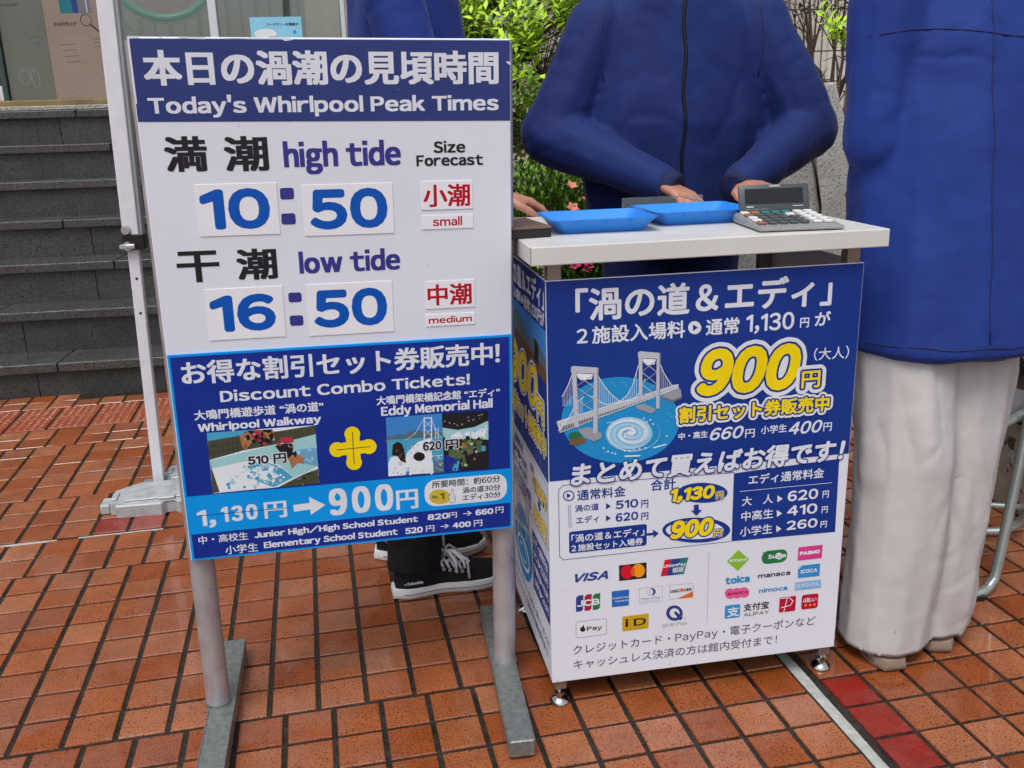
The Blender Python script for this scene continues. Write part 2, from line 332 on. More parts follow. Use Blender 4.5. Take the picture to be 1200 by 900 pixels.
TICKET = [
  ('navy_field',None,[('r',6.5,6.5,616.5,401,2,'navy',1)]),
  ('price_band',None,[('p',[(4,56.9),(618,58),(618,132.4),(4,134.1)],'cyan',2)]),
  ('lettering',None,[('t','お得な割引セット券販売中!',22,351.8,598,389.5,'paper',1.36,0,2,())]),
  ('lettering',None,[('t','Discount Combo Tickets!',83.6,311.5,539.5,335.1,'paper',1.15,0,2,())]),
  ('lettering',None,[('t','大鳴門橋遊歩道 “渦の道”',35.7,281.9,264.4,299.2,'paper',0.54,0,2,())]),
  ('lettering',None,[('t','Whirlpool Walkway',39.8,254.2,258.2,275.1,'paper',1.01,0,2,())]),
  ('lettering',None,[('t','大鳴門橋架橋記念館 “エディ”',361.8,283.9,597.5,302.4,'paper',0.54,0,2,())]),
  ('lettering',None,[('t','Eddy Memorial Hall',369.3,256.8,583.1,281.8,'paper',1.01,0,2,())]),
  ('photo_print','printed photo of people looking down through a glass floor',[('p',[(54,255.7),(246.4,254.4),(246.3,137.9),(53,136.1)],'foam',2),('p',[(54,255.7),(139.6,255.2),(138.7,245.2),(54,239.9)],'water2',3),('p',[(54,239.9),(117.3,246),(182.4,248.5),(246.4,254.4),(246.6,236.7),(207.1,229.4),(167.1,222.2),(114.6,216.3),(53.4,203)],'grate',4),('p',[(53.3,201.8),(167.1,221.5),(207.1,229.4),(246.6,236.7),(245.2,171.8),(219.8,160.7),(201.4,153.8),(176.9,181.1),(156.3,197.8),(108.2,194),(55.9,185.8)],'glassgreen',4),('p',[(55.8,184.6),(65,138),(53,136.8),(54.1,199.3)],'grate',5),('p',[(65,138),(164.5,136.5),(219.8,160.7),(201.4,153.8),(176.9,181.1),(156.3,197.8),(108.1,192.7),(56.8,184.5)],'foam',5),('p',[(118.2,184.5),(147.1,191.3),(176.7,178.6),(200.3,154),(162.4,138),(143.3,147.5),(126.8,159.1)],'water2',6),('p',[(126.6,181.2),(141.9,182.1),(145.4,171.9),(158.7,173),(151.1,161.5),(161.2,150.6),(143.9,154.8),(131.7,165.9)],'foam',7),('p',[(155.3,185.6),(168,179.5),(162.8,170.2),(175.1,159),(166,155),(156.1,168.4)],'foam',7),('p',[(168.8,136.1),(220.8,159.3),(246,166.7),(246.1,137.9)],'grate',6),('p',[(110.8,245.4),(124.2,251.3),(145,242.3),(128.6,228.2),(118.9,215.9),(113.1,223.7)],'skin',6),('p',[(124.5,254.1),(169.7,253.2),(170.4,235.2),(149.5,220.2),(137.9,235.7)],'dark',6),('p',[(152,248.8),(167,247.5),(163.7,233.4),(155.5,238.9)],'skin',7),('p',[(178.6,229.6),(185.7,236.2),(203.1,234.6),(206.8,224.6),(189,222.6)],'pinkc',7),('p',[(171.4,220.6),(189,222.6),(202.2,222.6),(202.7,200.6),(193.2,191.7),(177.1,210.4)],'dark',7),('p',[(212.2,209.5),(246.6,208.7),(245.7,172.2),(216.9,182),(204.9,200.4)],'shirt',7),('p',[(193.4,194.2),(209.3,200),(222,191.4),(221.1,179.1),(210.2,182.7),(198.3,171.5)],'skin',8),('l',[(62.6,241.2),(62.2,205.6)],0.5,'dark',7),('l',[(71.2,242.6),(70.8,207)],0.5,'dark',7),('l',[(79.8,243.9),(79.5,208.5)],0.5,'dark',7),('l',[(88.4,245.3),(88.2,209.9)],0.5,'dark',7),('l',[(97.1,246.6),(96.9,211.4)],0.5,'dark',7),('l',[(105.8,248),(105.7,212.8)],0.5,'dark',7),('l',[(53.4,228.1),(111.9,233.4)],0.5,'dark',7),('l',[(53,216.2),(113,222.5)],0.5,'dark',7),('p',[(124.9,161.9),(125.7,165.2),(129.4,165.5),(131.8,163.6),(131.3,159.6),(128.1,158.8)],'foam',8),('p',[(151.7,183.4),(151.3,182.5),(150.3,183),(150,184.2),(150.3,184.9),(151.3,185.7),(152.1,184.8)],'foam',8),('p',[(163.5,173.4),(162,172.2),(160.8,172.9),(159.7,174.3),(161,175.1),(162.9,175.4)],'foam',8),('p',[(172,175.3),(171,173.9),(170.1,174.4),(169.3,175.9),(170.3,177.1),(171.9,177.1)],'foam',8),('p',[(157.5,185.9),(155.1,182.9),(153.5,185.2),(152.4,188),(155.5,187.7)],'foamb',8),('p',[(171,171),(169.4,170.3),(167.6,172.1),(168.9,174.6),(170.8,173.5)],'foamb',8),('p',[(114.1,180.1),(111.9,180.4),(109.8,183.5),(111.4,185.3),(113.5,187.7),(115,185.7),(115.1,182.7)],'glassgreen',8),('p',[(135.9,161.4),(132,162.4),(131.2,165.4),(133.3,167.1),(136.6,165.7)],'foam',8),('p',[(148,187),(147.4,185),(145.5,184.7),(143.2,185.4),(143.7,187.3),(146.2,188.4)],'water2',8),('p',[(161.3,147),(159.5,151.1),(161.9,154.6),(165.4,153.6),(166.2,150.2),(164.9,148.3)],'foam',8),('p',[(161.1,168.2),(161.4,171.1),(163.6,171.5),(165.4,172.4),(165.9,168.8),(165.5,166.4),(162.6,166.5)],'foamb',8),('p',[(157.6,182.6),(159.1,182.7),(159.8,181),(159.8,178.9),(157.8,179.2),(156.8,180.6)],'foamb',8),('p',[(126.9,143),(130,145.7),(132.1,141.7),(130.7,138.2),(128.7,136.9),(126.1,140)],'glassgreen',8),('p',[(178.3,177.2),(178.1,175.3),(176.4,175.9),(176.1,177.5),(177.3,178.9)],'foam',8),('p',[(139.4,192.6),(140.8,193.6),(143.1,193.9),(143,191.9),(142.4,190.5),(140.6,191.1)],'foam',8),('p',[(116,162.5),(116.8,166.3),(120.4,167.2),(122,164.5),(122.5,159.7),(118.5,158.8)],'water2',8),('p',[(105.5,155),(104.6,154.4),(103.8,154.6),(103.7,156),(104,156.9),(105,156.8),(105.4,156.3)],'glassgreen',8),('p',[(172.8,152),(176.1,154.1),(179.8,152.4),(178.7,148.6),(177,146.9),(173.2,147)],'glassgreen',8),('p',[(96.6,145.2),(95.1,147.6),(94.3,150.2),(96.8,153.6),(99.4,153.2),(99.7,149),(98.8,145.2)],'foam',8),('p',[(132,187.9),(133,189.5),(135.1,190.4),(135,187.5),(134.1,185.8),(132.1,186.1)],'foam',8),('p',[(83.9,158.4),(85.2,158.2),(86.6,158.4),(86.8,156.7),(86,155.5),(84.7,155.9),(83.7,156.8)],'foamb',8),('p',[(99.6,150.7),(98.4,155.2),(99.9,157.4),(103,157),(102.7,153.3)],'foam',8),('p',[(138.8,154.3),(140.1,155.4),(141.5,153.3),(140.7,151.8),(139.4,150.9),(138.3,152.2),(138.1,153.3)],'glassgreen',8),('p',[(147.6,137.3),(144.5,138.1),(145.6,141.3),(147.7,142.8),(149.8,140.4)],'foam',8),('p',[(128.6,174.6),(127.1,173.3),(125.4,173.7),(125.4,175.3),(126,176.2),(128.1,176.8)],'foam',8),('p',[(145.7,186.5),(148.1,183.9),(147.6,180.9),(144.5,179.2),(142.4,181.7),(142.9,184.6)],'foamb',8),('p',[(116,156.8),(114.4,158.9),(115.5,161.2),(118.4,161.4),(118.3,158.3)],'foam',8),('p',[(145.9,150.1),(147.5,151.5),(148.8,151.7),(150,150.1),(149,147.9),(147.4,148.3)],'foam',8),('p',[(142.4,157.3),(142.6,153.6),(140.7,152.5),(136.6,153.1),(137.1,156.8),(140,158.3)],'water2',8),('p',[(146.9,176.6),(144.5,174.6),(141.4,176),(141.2,178.2),(142.8,181.1),(145.4,180.4)],'foamb',8),('p',[(128.6,166.3),(126.3,164.9),(122,167.2),(124.1,170.1),(128.4,169.9)],'foam',8),('p',[(121.4,159.2),(120.8,162.2),(123.2,163.1),(125.4,164.1),(127.5,161),(125.9,158.9),(123.8,157.6)],'glassgreen',8),('p',[(102.7,143.5),(102,142),(101.4,139.9),(99.7,139.9),(98.9,142),(98.4,144.2),(100.4,144.9)],'foam',8),('p',[(118.5,178.6),(120.7,176.6),(118.5,174.8),(116,175.8),(115.7,178.5)],'glassgreen',8),('p',[(110.9,163.9),(110.5,166.7),(114.2,168.1),(116.1,164.5),(113.5,161.1)],'foam',8),('p',[(108.3,140.8),(107.3,143.3),(107.5,145.7),(109.1,146.1),(111.6,146.1),(112.8,143.5),(111.2,141.5)],'water2',8),('p',[(133.2,184.9),(134.4,182.1),(133.1,179.5),(130.4,178.5),(127.4,181),(127.6,184.4),(131.1,186.9)],'water2',8),('p',[(173.3,178.6),(175.1,179.1),(176.5,178.5),(175.6,177.1),(174.1,176.4)],'foam',8),('p',[(84.2,149.8),(82.1,150.6),(81.9,152.4),(82.4,154.3),(84.5,155),(86.2,153.5),(85.6,150.8)],'water2',8),('p',[(140,154.6),(139,151.6),(137.4,150),(134.6,150.8),(134.5,154.6),(136.6,157)],'water2',8),('p',[(151.9,149.3),(153.8,148.1),(152.8,146.3),(151.1,145.8),(150.4,147.9)],'foam',8),('p',[(95.1,156.2),(95.1,154),(94.1,152.4),(92.1,153.5),(90.9,154.6),(92.3,155.9),(93.7,157.6)],'glassgreen',8),('p',[(168.8,146.7),(168.9,144.6),(167.5,143.2),(166.4,144.7),(167.2,146.9)],'glassgreen',8),('p',[(86.5,156.6),(87.7,159.3),(89.6,159.6),(90.1,156.9),(90.9,154.9),(88.5,153.3),(85.8,154.1)],'glassgreen',8),('p',[(111.5,149.9),(109.3,148.7),(107.9,149.1),(107.4,151.6),(108.6,153),(110.2,153.8),(111.2,151.9)],'foam',8),('p',[(153.7,155.4),(156.6,155.4),(157.9,152.3),(154.8,148.6),(151.6,152.3)],'glassgreen',8),('p',[(90.6,159.2),(88.1,161.5),(89.4,164.7),(91.4,167.5),(94,165.8),(94.5,162.3),(92.8,160.2)],'foam',8),('p',[(87.4,161.5),(88.1,163.5),(89.4,163.9),(90.5,162.6),(89.7,161)],'glassgreen',8),('p',[(88.6,160.7),(91.2,162),(92.5,160.3),(92.5,157.5),(90.4,156.7),(88.6,157.9)],'foamb',8),('p',[(133.9,151.9),(136.1,150.9),(138,148.9),(137,146.5),(134.2,143.7),(131.6,146),(131.5,149.4)],'foamb',8),('p',[(134.2,172),(133.8,169),(132.1,167.9),(130.6,170.7),(132,172.5)],'water2',8),('p',[(148.2,189.9),(150.8,188.6),(152.8,186.4),(150.9,183.5),(147.5,182.4),(145.2,186.6)],'foam',8),('p',[(149.4,153.5),(146.3,153.9),(146.8,157.9),(149.5,159.2),(151.2,155.9)],'foam',8),('p',[(159.3,147.1),(161.2,148.6),(163.4,147.2),(162.9,144.2),(161,142.7),(159.3,144.7)],'glassgreen',8),('p',[(83,144.1),(84.1,145.9),(84.7,147.4),(86.6,146.9),(86.9,144.9),(86.1,143.6),(84.8,142.6)],'foam',8),('p',[(82.7,145.5),(81.2,147.5),(83.1,149.8),(85.4,149.8),(86.2,147.5),(86.2,144.5),(84.1,143.3)],'foam',8),('p',[(182.2,154),(180.8,154.4),(179.7,157.5),(182.2,159),(183.5,157.1),(184.8,155.1)],'foam',8),('p',[(90.6,150.2),(87.9,152.3),(86.8,156.7),(90.5,157.5),(93.1,153.8)],'glassgreen',8),('p',[(151.2,185.2),(155,184.5),(155.9,181.1),(153,177.2),(149.4,180.7)],'foamb',8),('p',[(161.2,180.7),(161.9,182.5),(163.6,181.9),(164.5,179.4),(162.2,179.3)],'foamb',8),('p',[(156.3,191.2),(156.4,186.5),(155,184.2),(151.6,186),(149.9,189),(154.1,192.2)],'foam',8),('p',[(90.7,149.1),(95.3,151.2),(96.6,146.2),(95.2,141.4),(91.7,144.2)],'foam',8),('p',[(140.6,166.1),(139.8,162.7),(137.1,161.7),(134.4,162.6),(134.5,165.6),(135.2,167.7),(138.3,169.2)],'glassgreen',8),('p',[(144.6,149),(142.8,152.3),(145.5,155.3),(147.4,152.7),(147.2,149.6)],'glassgreen',8),('p',[(170.9,176.2),(170.9,178.4),(172.5,179.1),(174,178.1),(173.7,176.5),(172.4,175.3)],'glassgreen',8),('p',[(126,173),(123.9,172.7),(123,175.2),(124.6,176.4),(126.3,175.1)],'glassgreen',8),('p',[(109.7,174.4),(111.5,173.5),(111.4,171.8),(110.4,171.5),(109.4,172.2)],'glassgreen',8),('p',[(166.3,161.6),(168.4,157.7),(165.5,156.3),(162.7,155.9),(160.1,157.7),(161.6,160.9),(164.3,163.1)],'foam',8),('p',[(154.4,141.1),(153.4,143),(155.4,144.2),(156.9,143),(157.1,141.1),(155.4,140.6)],'water2',8),('p',[(126.9,147),(128.6,146.4),(128.2,144.6),(127,143.9),(125.4,144.3),(125.1,146.4)],'glassgreen',8),('p',[(106.4,157.9),(106.8,154.6),(104.2,152.7),(102.4,154.6),(102.6,157.4)],'foam',8),('p',[(165.3,161.7),(164.8,162.9),(164.5,164.4),(165.5,164.6),(166.7,164.2),(167,163.4),(166.2,162.4)],'water2',8),('p',[(108,154.7),(106,155),(105.4,157.1),(106.8,158.3),(108.5,158.3),(108.8,155.9)],'foam',8),('p',[(89.1,144.9),(86.4,143.2),(83.9,145.1),(83.5,148.3),(85.7,149.6),(89,148.1)],'foam',8),('p',[(117.6,178.1),(121.9,180.3),(124.6,177.1),(122.8,172.5),(118.9,173.9)],'foam',8),('p',[(137.7,175.2),(135.4,175.3),(135.7,177.5),(136.9,178.6),(138.8,177.4)],'glassgreen',8),('p',[(84.2,153.3),(85.2,150.4),(82.1,147.9),(79,148.4),(77.6,152.4),(79.6,155.1),(82.5,155.2)],'water2',8),('p',[(117.7,155.4),(115.8,156.3),(116.1,157.9),(117.1,160.2),(118.5,159.8),(120.5,158),(119,155.4)],'foam',8),('p',[(133,150),(134.6,151.1),(135.8,149.6),(135.8,147.2),(135.3,146.4),(133.2,146.4),(132.8,147.8)],'glassgreen',8),('p',[(155.4,178.7),(156.1,180.6),(158.2,180.4),(159,178.5),(157.2,177.8)],'foamb',8),('p',[(162.4,183.8),(162.1,185.5),(162.7,187),(163.9,186),(164.6,185),(163.9,184.1)],'glassgreen',8),('p',[(124.4,190.7),(126.4,189.6),(127.3,188.6),(127.1,185.9),(125.5,185.1),(124.2,185.6),(123.7,188.2)],'water2',8),('p',[(100.8,165.2),(97.6,164.2),(95.5,165.7),(97.2,169.5),(99.7,168.2)],'glassgreen',8),('p',[(141.2,153.5),(138.4,153.4),(137,156.3),(139.3,159.5),(142.2,158.4),(142.6,155.4)],'glassgreen',8),('p',[(112.5,166.4),(111.3,166),(109.9,167),(111.1,168.5),(112.5,168.4)],'foam',8),('p',[(189.5,158.8),(186.5,159.8),(186.9,162.8),(189.5,165.5),(192,163.1),(191.9,159.5)],'water2',8),('p',[(148.3,176.2),(146.2,177.5),(146.9,179.1),(148.5,179.9),(148.9,178)],'foam',8),('p',[(85.1,143.9),(83,140.7),(80.2,143),(80,147.1),(84.7,148.4)],'water2',8),('p',[(168.5,161.7),(169.5,162.2),(170.7,161.6),(170.7,160.2),(169.9,159.6),(168.6,159.2),(168.1,160.4)],'foam',8),('p',[(174.8,161.9),(176.2,163.4),(178.1,163.3),(179.6,161.2),(178.2,158.9),(176.5,159.2),(174.6,159.6)],'foam',8),('p',[(138.7,175.6),(139.8,173.8),(138,171.9),(136.4,173.7),(136.6,176.1)],'glassgreen',8),('p',[(122.7,160.7),(123.9,161.1),(125.2,161.2),(125.5,159.7),(124.7,158.7),(123.6,158.8),(122.9,159.6)],'water2',8),('p',[(156.9,179.5),(155,179.6),(154.7,181.6),(156.3,181.9),(157.2,180.9)],'water2',8),('p',[(104.3,174.6),(105.2,178.1),(107.4,178.9),(109,177.1),(108.4,173.4),(106.2,173.1)],'foam',8),('p',[(118.2,154.6),(120.6,156),(122,153.7),(120.9,150.6),(119.3,150.2),(117.1,151.8)],'foam',8),('p',[(153.2,236.1),(149.8,233.8),(148.2,237.1),(146.3,239.9),(148.1,243.3),(152.2,242.7),(152.8,239.2)],'dark',9),('p',[(156.7,238.4),(155.3,236.1),(152.6,236.5),(152,239.5),(151.5,242.7),(155.3,244.2),(157.4,241.2)],'rock',9),('p',[(146.5,252.1),(148.7,250),(149.2,247.1),(147.2,245.5),(144.3,246),(144.1,248),(144.5,250.8)],'skin',9),('p',[(120.7,242.7),(123.4,238.7),(121.7,235.1),(118.6,235.9),(117.9,239.1)],'stone2',9),('p',[(151.2,250.4),(149,249.5),(148.4,252.1),(149.5,253.6),(151.9,254.6),(153.1,251.8)],'skin',9),('p',[(117.5,223.5),(118.5,226.7),(120.9,226.1),(120.8,223),(119.8,221.1),(117.9,220.2)],'hair',9),('p',[(167.8,237.8),(167.2,241.6),(170,242.7),(173.5,240.7),(171.4,237.3)],'rock',9),('p',[(185.4,217),(182.6,220.2),(186.3,223.2),(190.5,220.9),(189.4,216.6)],'hair',9),('p',[(197.1,219.7),(201.5,221.7),(204.9,217.6),(201.3,214.5),(197.9,214.5)],'rock',9),('p',[(170.8,237.6),(172.2,237),(173,236.2),(173.3,234),(171.5,232.9),(170.5,233.7),(169.5,235.6)],'pinkc',9),('p',[(175.3,225),(177.6,227.6),(181.7,224.4),(178.2,219.6),(175,220.1)],'rock',9),('p',[(179.1,217.8),(178.1,219.6),(178.4,223.7),(181.9,222.9),(183.9,220.9),(182.9,216)],'dark',9),('p',[(120.5,240.6),(118,240.1),(118.3,243.2),(119.9,244.4),(122,242.8)],'rock',9),('p',[(118,220.5),(116.5,222.7),(116.8,224.7),(118.8,225.5),(120.3,224.8),(120.2,222.5),(119.5,221.6)],'rock',9),('p',[(137,242.4),(133.6,241.1),(131.1,239.8),(130.5,243.7),(130.6,246.8),(133.2,246.7),(135.1,246.2)],'pinkc',9),('p',[(160.2,227),(161.9,229.5),(164.3,231),(166.3,227),(163.4,225.7)],'dark',9),('p',[(197.3,221.7),(199.8,219),(198.8,217.3),(197.5,215.1),(195.3,215.8),(194.6,218.2),(195.7,220.8)],'stone2',9),('p',[(126.5,242.5),(128.8,239.5),(127.6,235.4),(124.4,235.5),(122.4,235.5),(121.5,240),(123.6,242.4)],'hair',9),('p',[(140.8,246.1),(142.6,247.6),(146.7,247.6),(145.5,243.8),(143.8,241.5),(141.6,241.8)],'hair',9),('p',[(146.8,246.5),(145.5,243.6),(141.2,244.5),(140.5,248.7),(142.1,251.2),(145.6,252.2),(148.2,249.8)],'pinkc',9),('p',[(118.7,250.2),(119.3,251.9),(121.1,252.7),(123,252.4),(123.6,249.7),(121.9,247.9),(119.6,249.4)],'rock',9),('p',[(143,248.7),(143.9,243.7),(139.8,245.3),(136.6,248.3),(140.5,251.6)],'pinkc',9),('p',[(201.5,207.3),(199.5,209.8),(198.9,212.2),(200.6,213.7),(203.5,213.6),(203.5,210.2)],'dark',9),('p',[(135.2,229.9),(131.4,230.6),(130,234.4),(132.6,236.4),(136.1,237.5),(136.5,233.4)],'dark',9),('p',[(160.2,248),(160.8,252.9),(163.6,252),(166.7,248.6),(162.6,245.4)],'dark',9),('p',[(150.1,239.5),(146.8,239.4),(143.7,239.2),(144.1,241.7),(145.1,244.3),(147.1,244.4),(148.5,242.6)],'pinkc',9),('p',[(140.2,255.7),(142.7,255.5),(143.6,253.8),(143.2,251.6),(141.9,251.4),(140.4,252.1),(139.8,253.5)],'skin',9),('p',[(135.5,237),(137.7,233.5),(137.7,230.2),(135.6,226.4),(132.5,230.1),(132.7,233.6)],'hair',9),('p',[(163.7,235),(162.7,239.1),(168,240.8),(169.5,237.7),(168.9,233.2),(166,234)],'dark',9),('p',[(170.7,249.6),(169.7,248),(168.3,248.4),(167.4,250.2),(168.8,252.1),(170.4,251.2)],'stone2',9),('p',[(166.6,235.7),(162.1,239.4),(162.6,243.6),(165.8,244.5),(169.9,243.1),(170,239.7)],'hair',9),('p',[(135.8,250.2),(135.6,254.2),(139.5,254.9),(141.2,251.8),(140.9,248.1),(137.3,248.1)],'pinkc',9),('p',[(152,225),(153.9,228.8),(157,226.6),(157.7,223.7),(155.6,220.7),(152.9,222)],'rock',9),('p',[(123.4,239.8),(120.8,241.7),(121.8,245.6),(125.4,246.6),(128.1,244.6),(128.6,241.1),(126.2,239.2)],'dark',9),('p',[(196.9,221.7),(199.6,221.5),(202.2,220.8),(203.7,218.7),(201.1,217.3),(198.7,215.9),(196.2,218.5)],'dark',9),('p',[(180,224.6),(182.5,222.8),(182.7,219.2),(180.1,218),(178.5,219.5),(177.1,222)],'pinkc',9),('p',[(169,245.7),(167.4,247),(168,248.9),(170.7,250),(171.4,247.7),(170.9,244.9)],'skin',9),('p',[(143.8,240.7),(142,238.5),(139.6,240.9),(138.6,243.8),(142,245.3),(144.3,244.8)],'hair',9),('p',[(170.8,235.5),(173,234.1),(171.7,230.7),(168.3,230.6),(168.2,235)],'stone2',9),('p',[(158.7,247.7),(162.1,248.7),(165.4,244.6),(162.2,242.3),(158.8,243.2)],'skin',9),('p',[(148.6,225.7),(150.5,228.7),(155.2,229.2),(155.8,226.2),(154.8,222.1),(151.6,222.3)],'pinkc',9),('p',[(147.7,235.1),(148.4,232.7),(146.9,231.4),(145.4,231.9),(145.4,234.6)],'rock',9),('p',[(133.5,244.8),(134.4,248.6),(138.4,249),(139.2,245),(136.3,242.9)],'stone2',9),('p',[(203.2,212),(201.8,210.1),(199,211.2),(199.3,213.5),(199.7,215),(202.3,216.5),(204,214.2)],'rock',9),('p',[(142.7,232.7),(141.3,233.7),(141.4,236.2),(142.2,238),(143.9,236.9),(144.5,234.6)],'pinkc',9),('p',[(142,233.9),(143.8,235.7),(145.3,235.5),(147.2,233.1),(146,231.2),(144.1,231),(142.1,231.1)],'pinkc',9),('p',[(243.1,184.5),(243.8,187.6),(245.9,187.3),(246.1,184.8),(244.9,183)],'shirt',9),('p',[(221.4,201.2),(222.5,203.5),(224.4,204.1),(226,201.8),(225,199.7),(224.3,199.4),(222.6,199.9)],'shirt',9),('p',[(237,204.4),(234.1,205.2),(233.9,209.1),(235.6,211.3),(238.9,210.6),(239.3,206.9)],'shirt',9),('p',[(231.1,190.4),(231.1,188),(229.9,186.7),(228.2,187.7),(226.7,189.6),(227.6,191.9),(229.7,191.6)],'shirt',9),('p',[(230.6,185.7),(227.8,185),(225.7,184.9),(222.8,187.5),(224.5,189.3),(227.5,189.5),(230.2,188.4)],'sealight',9),('p',[(209.1,205.5),(210.1,208.7),(212.9,208.4),(213.6,205.6),(211.3,203)],'sealight',9),('p',[(214.7,205.5),(214.9,207.3),(216.7,207.8),(217.9,206.3),(217.8,204.7),(216.6,203.5),(215,203.6)],'shirt',9),('p',[(220.4,202.8),(221.7,202.4),(222.8,199.6),(220.9,197.8),(218.9,198.7),(217.7,200.4),(217.9,203.2)],'shirt',9),('p',[(209.4,202),(209.8,204.3),(211.1,206.7),(213.9,206.9),(216.4,203.3),(215,200.4),(211.6,198.4)],'foamb',9),('p',[(240.2,187.7),(236.8,185.1),(234.4,188.5),(235.8,192.5),(239.4,190.2)],'foamb',9),('p',[(233.1,200.3),(233,202),(233.6,204.2),(235.3,204.1),(235.5,202.1),(235.5,200.8)],'shirt',9),('p',[(234.7,185.7),(235.8,183.1),(233,180.7),(229.7,182.7),(228.8,184.5),(229.6,186.8),(232.9,187.1)],'sealight',9),('p',[(236.9,209.3),(236.6,207.3),(234.9,204.5),(232.2,205.5),(231.8,209.2),(234.2,211.5)],'sealight',9),('p',[(234.7,204.8),(232.1,203.7),(229.8,204.3),(230.9,207.2),(233.1,207.8)],'foamb',9),('p',[(235.4,193.2),(232.1,191.7),(229.5,194.1),(231.4,197.4),(234.7,195.4)],'shirt',9),('p',[(215.4,204.2),(213.4,205.2),(214.4,207.7),(216.5,207.3),(216.7,205.2)],'sealight',9),('p',[(198.1,209.7),(194.5,208.8),(191.7,211.4),(194.3,214),(197.7,212.8)],'dark',10),('p',[(196.4,207.4),(195.9,211.3),(199.2,211.9),(201.2,209.9),(200.2,206.1)],'hair',10),('p',[(199.2,212.6),(202.5,211.9),(202.5,207.8),(198.5,206.3),(196.6,210.4)],'hair',10),('p',[(199.7,203.9),(198.1,202.5),(196.7,203.1),(195.2,204.8),(196.7,206.4),(198.2,206.5),(200,205.5)],'dark',10),('p',[(209.9,201.5),(209.3,199.2),(206.1,197.5),(203.5,200),(205,203),(207.6,203.6)],'dark',10),('p',[(206,203.1),(205.8,200.4),(204.2,198.9),(201.2,198.8),(200,201.7),(202.4,203.6),(204.3,204.9)],'dark',10),('p',[(208.8,204.9),(209.7,201.6),(207,198.4),(204.9,201.2),(205.1,204.6),(206.9,207.3)],'dark',10),('p',[(204.5,200.6),(206.7,201.9),(208.9,200.5),(209.2,197.9),(207.4,194.7),(204.7,194.9),(204,198.5)],'hair',10),('p',[(199.7,205.3),(197.9,206.7),(197.8,208.5),(199.8,209.6),(201.4,209.8),(201.5,207.4),(200.9,205.5)],'hair',10),('p',[(201.6,204.8),(203.4,203.9),(202.7,201.7),(200.3,201),(200.2,203.3)],'hair',10),('p',[(245.3,154.3),(244.3,153.8),(243.5,154.5),(243.3,155.6),(244.4,156.4),(245.2,155.9),(246,155)],'stone3',8),('p',[(241.6,151.1),(242.6,151.8),(243.2,150.7),(243.2,149.3),(242.2,148.4),(241.5,149.6)],'grate',8),('p',[(235.2,142.7),(234.3,144.6),(235.8,145.3),(236.9,145),(236.8,142.9)],'grate',8),('p',[(209.4,152.3),(210.7,151.7),(211.9,148.7),(209.6,147.9),(207.9,147.6),(207.2,149.5),(207.9,151.4)],'stone3',8),('p',[(227.1,161.5),(230,161.2),(230.2,158.6),(229.1,156.5),(226.9,156.9),(227,159)],'dark',8),('p',[(228.8,144.3),(229,145.4),(230,145.4),(230.9,144.9),(230.7,143.9),(229.5,143.3)],'dark',8),('p',[(220.9,148.4),(219.1,147.8),(217.2,149.3),(217.1,151.5),(218.9,153.2),(220.8,152.9),(222.2,150.7)],'dark',8),('p',[(231.7,154.5),(230.8,153.2),(228.5,152.4),(227.3,155),(228.7,156.9),(230.5,156.7)],'grate',8),('p',[(211,147.7),(211.4,148.4),(212.8,148.6),(214.4,146.6),(213.3,144.8),(211.6,145.1),(210.8,146)],'dark',8),('p',[(240.4,163.4),(241,162.1),(239.6,161.1),(239.1,162.5),(239.3,163.8)],'stone3',8),('p',[(212.2,146.4),(210.9,146.4),(209.1,146.5),(208.5,148.3),(209.2,150.7),(211.1,149.9),(211.9,148.6)],'dark',8),('p',[(185.7,138.4),(183,139.9),(183.3,142.5),(185.7,144.1),(186.9,141.4)],'grate',8),('p',[(243.1,161),(244.1,158.3),(240.9,157.4),(240,159.5),(240.6,161.2)],'grate',8),('p',[(213.8,137.3),(213.9,138.9),(215.1,139),(215.8,138),(215.2,136.9)],'grate',8),('p',[(223.4,154.6),(221.7,154),(220.6,154.4),(220.5,156.7),(222,156.6),(223.5,155.9)],'grate',8),('p',[(211.1,150.4),(211.8,152.1),(213.6,151.8),(214.4,150.5),(213.7,148.7),(212.1,149.5)],'stone3',8),('p',[(209.3,147.4),(210,149.7),(211.4,151),(213,149.9),(213.1,147.5),(211.8,146.4),(210.1,145.3)],'grate',8),('p',[(240.9,151.2),(242.9,152),(243.9,150.8),(243.3,148.9),(241.3,149.6)],'stone3',8),('p',[(234.5,159.4),(234.9,157.8),(233.8,157.1),(232.1,156.9),(231.7,158.9),(233.1,159.3)],'dark',8),('p',[(224.4,152.4),(226.3,151.7),(226.1,149.7),(226,148.4),(223.8,148.5),(223.3,149.2),(223.1,151.4)],'grate',8),('p',[(244.1,147.6),(242.2,148.3),(243.4,150.3),(244.8,151.7),(245.9,150.2),(247.1,148.4),(245.4,146.3)],'dark',8),('p',[(232.7,162.9),(233.7,164.4),(235.3,163.2),(235.9,161.5),(235.7,159.7),(233.4,158.5),(232,161)],'grate',8),('p',[(214.2,137.4),(213.8,140.5),(216.1,140.5),(217.1,139.4),(217.4,136),(215.1,135.2)],'stone3',8),('p',[(243.9,151.3),(245.7,150.4),(246.6,148),(245.8,145.8),(243.1,146),(243.2,148.6)],'grate',8)]),
  ('lettering',None,[('t','510',120.5,186.7,157.9,203.7,'ink',1.01,0,12,((2.4,'paper'),)),('t','円',166.7,185,189.8,205,'ink',0.75,0,12,((2.4,'paper'),))]),
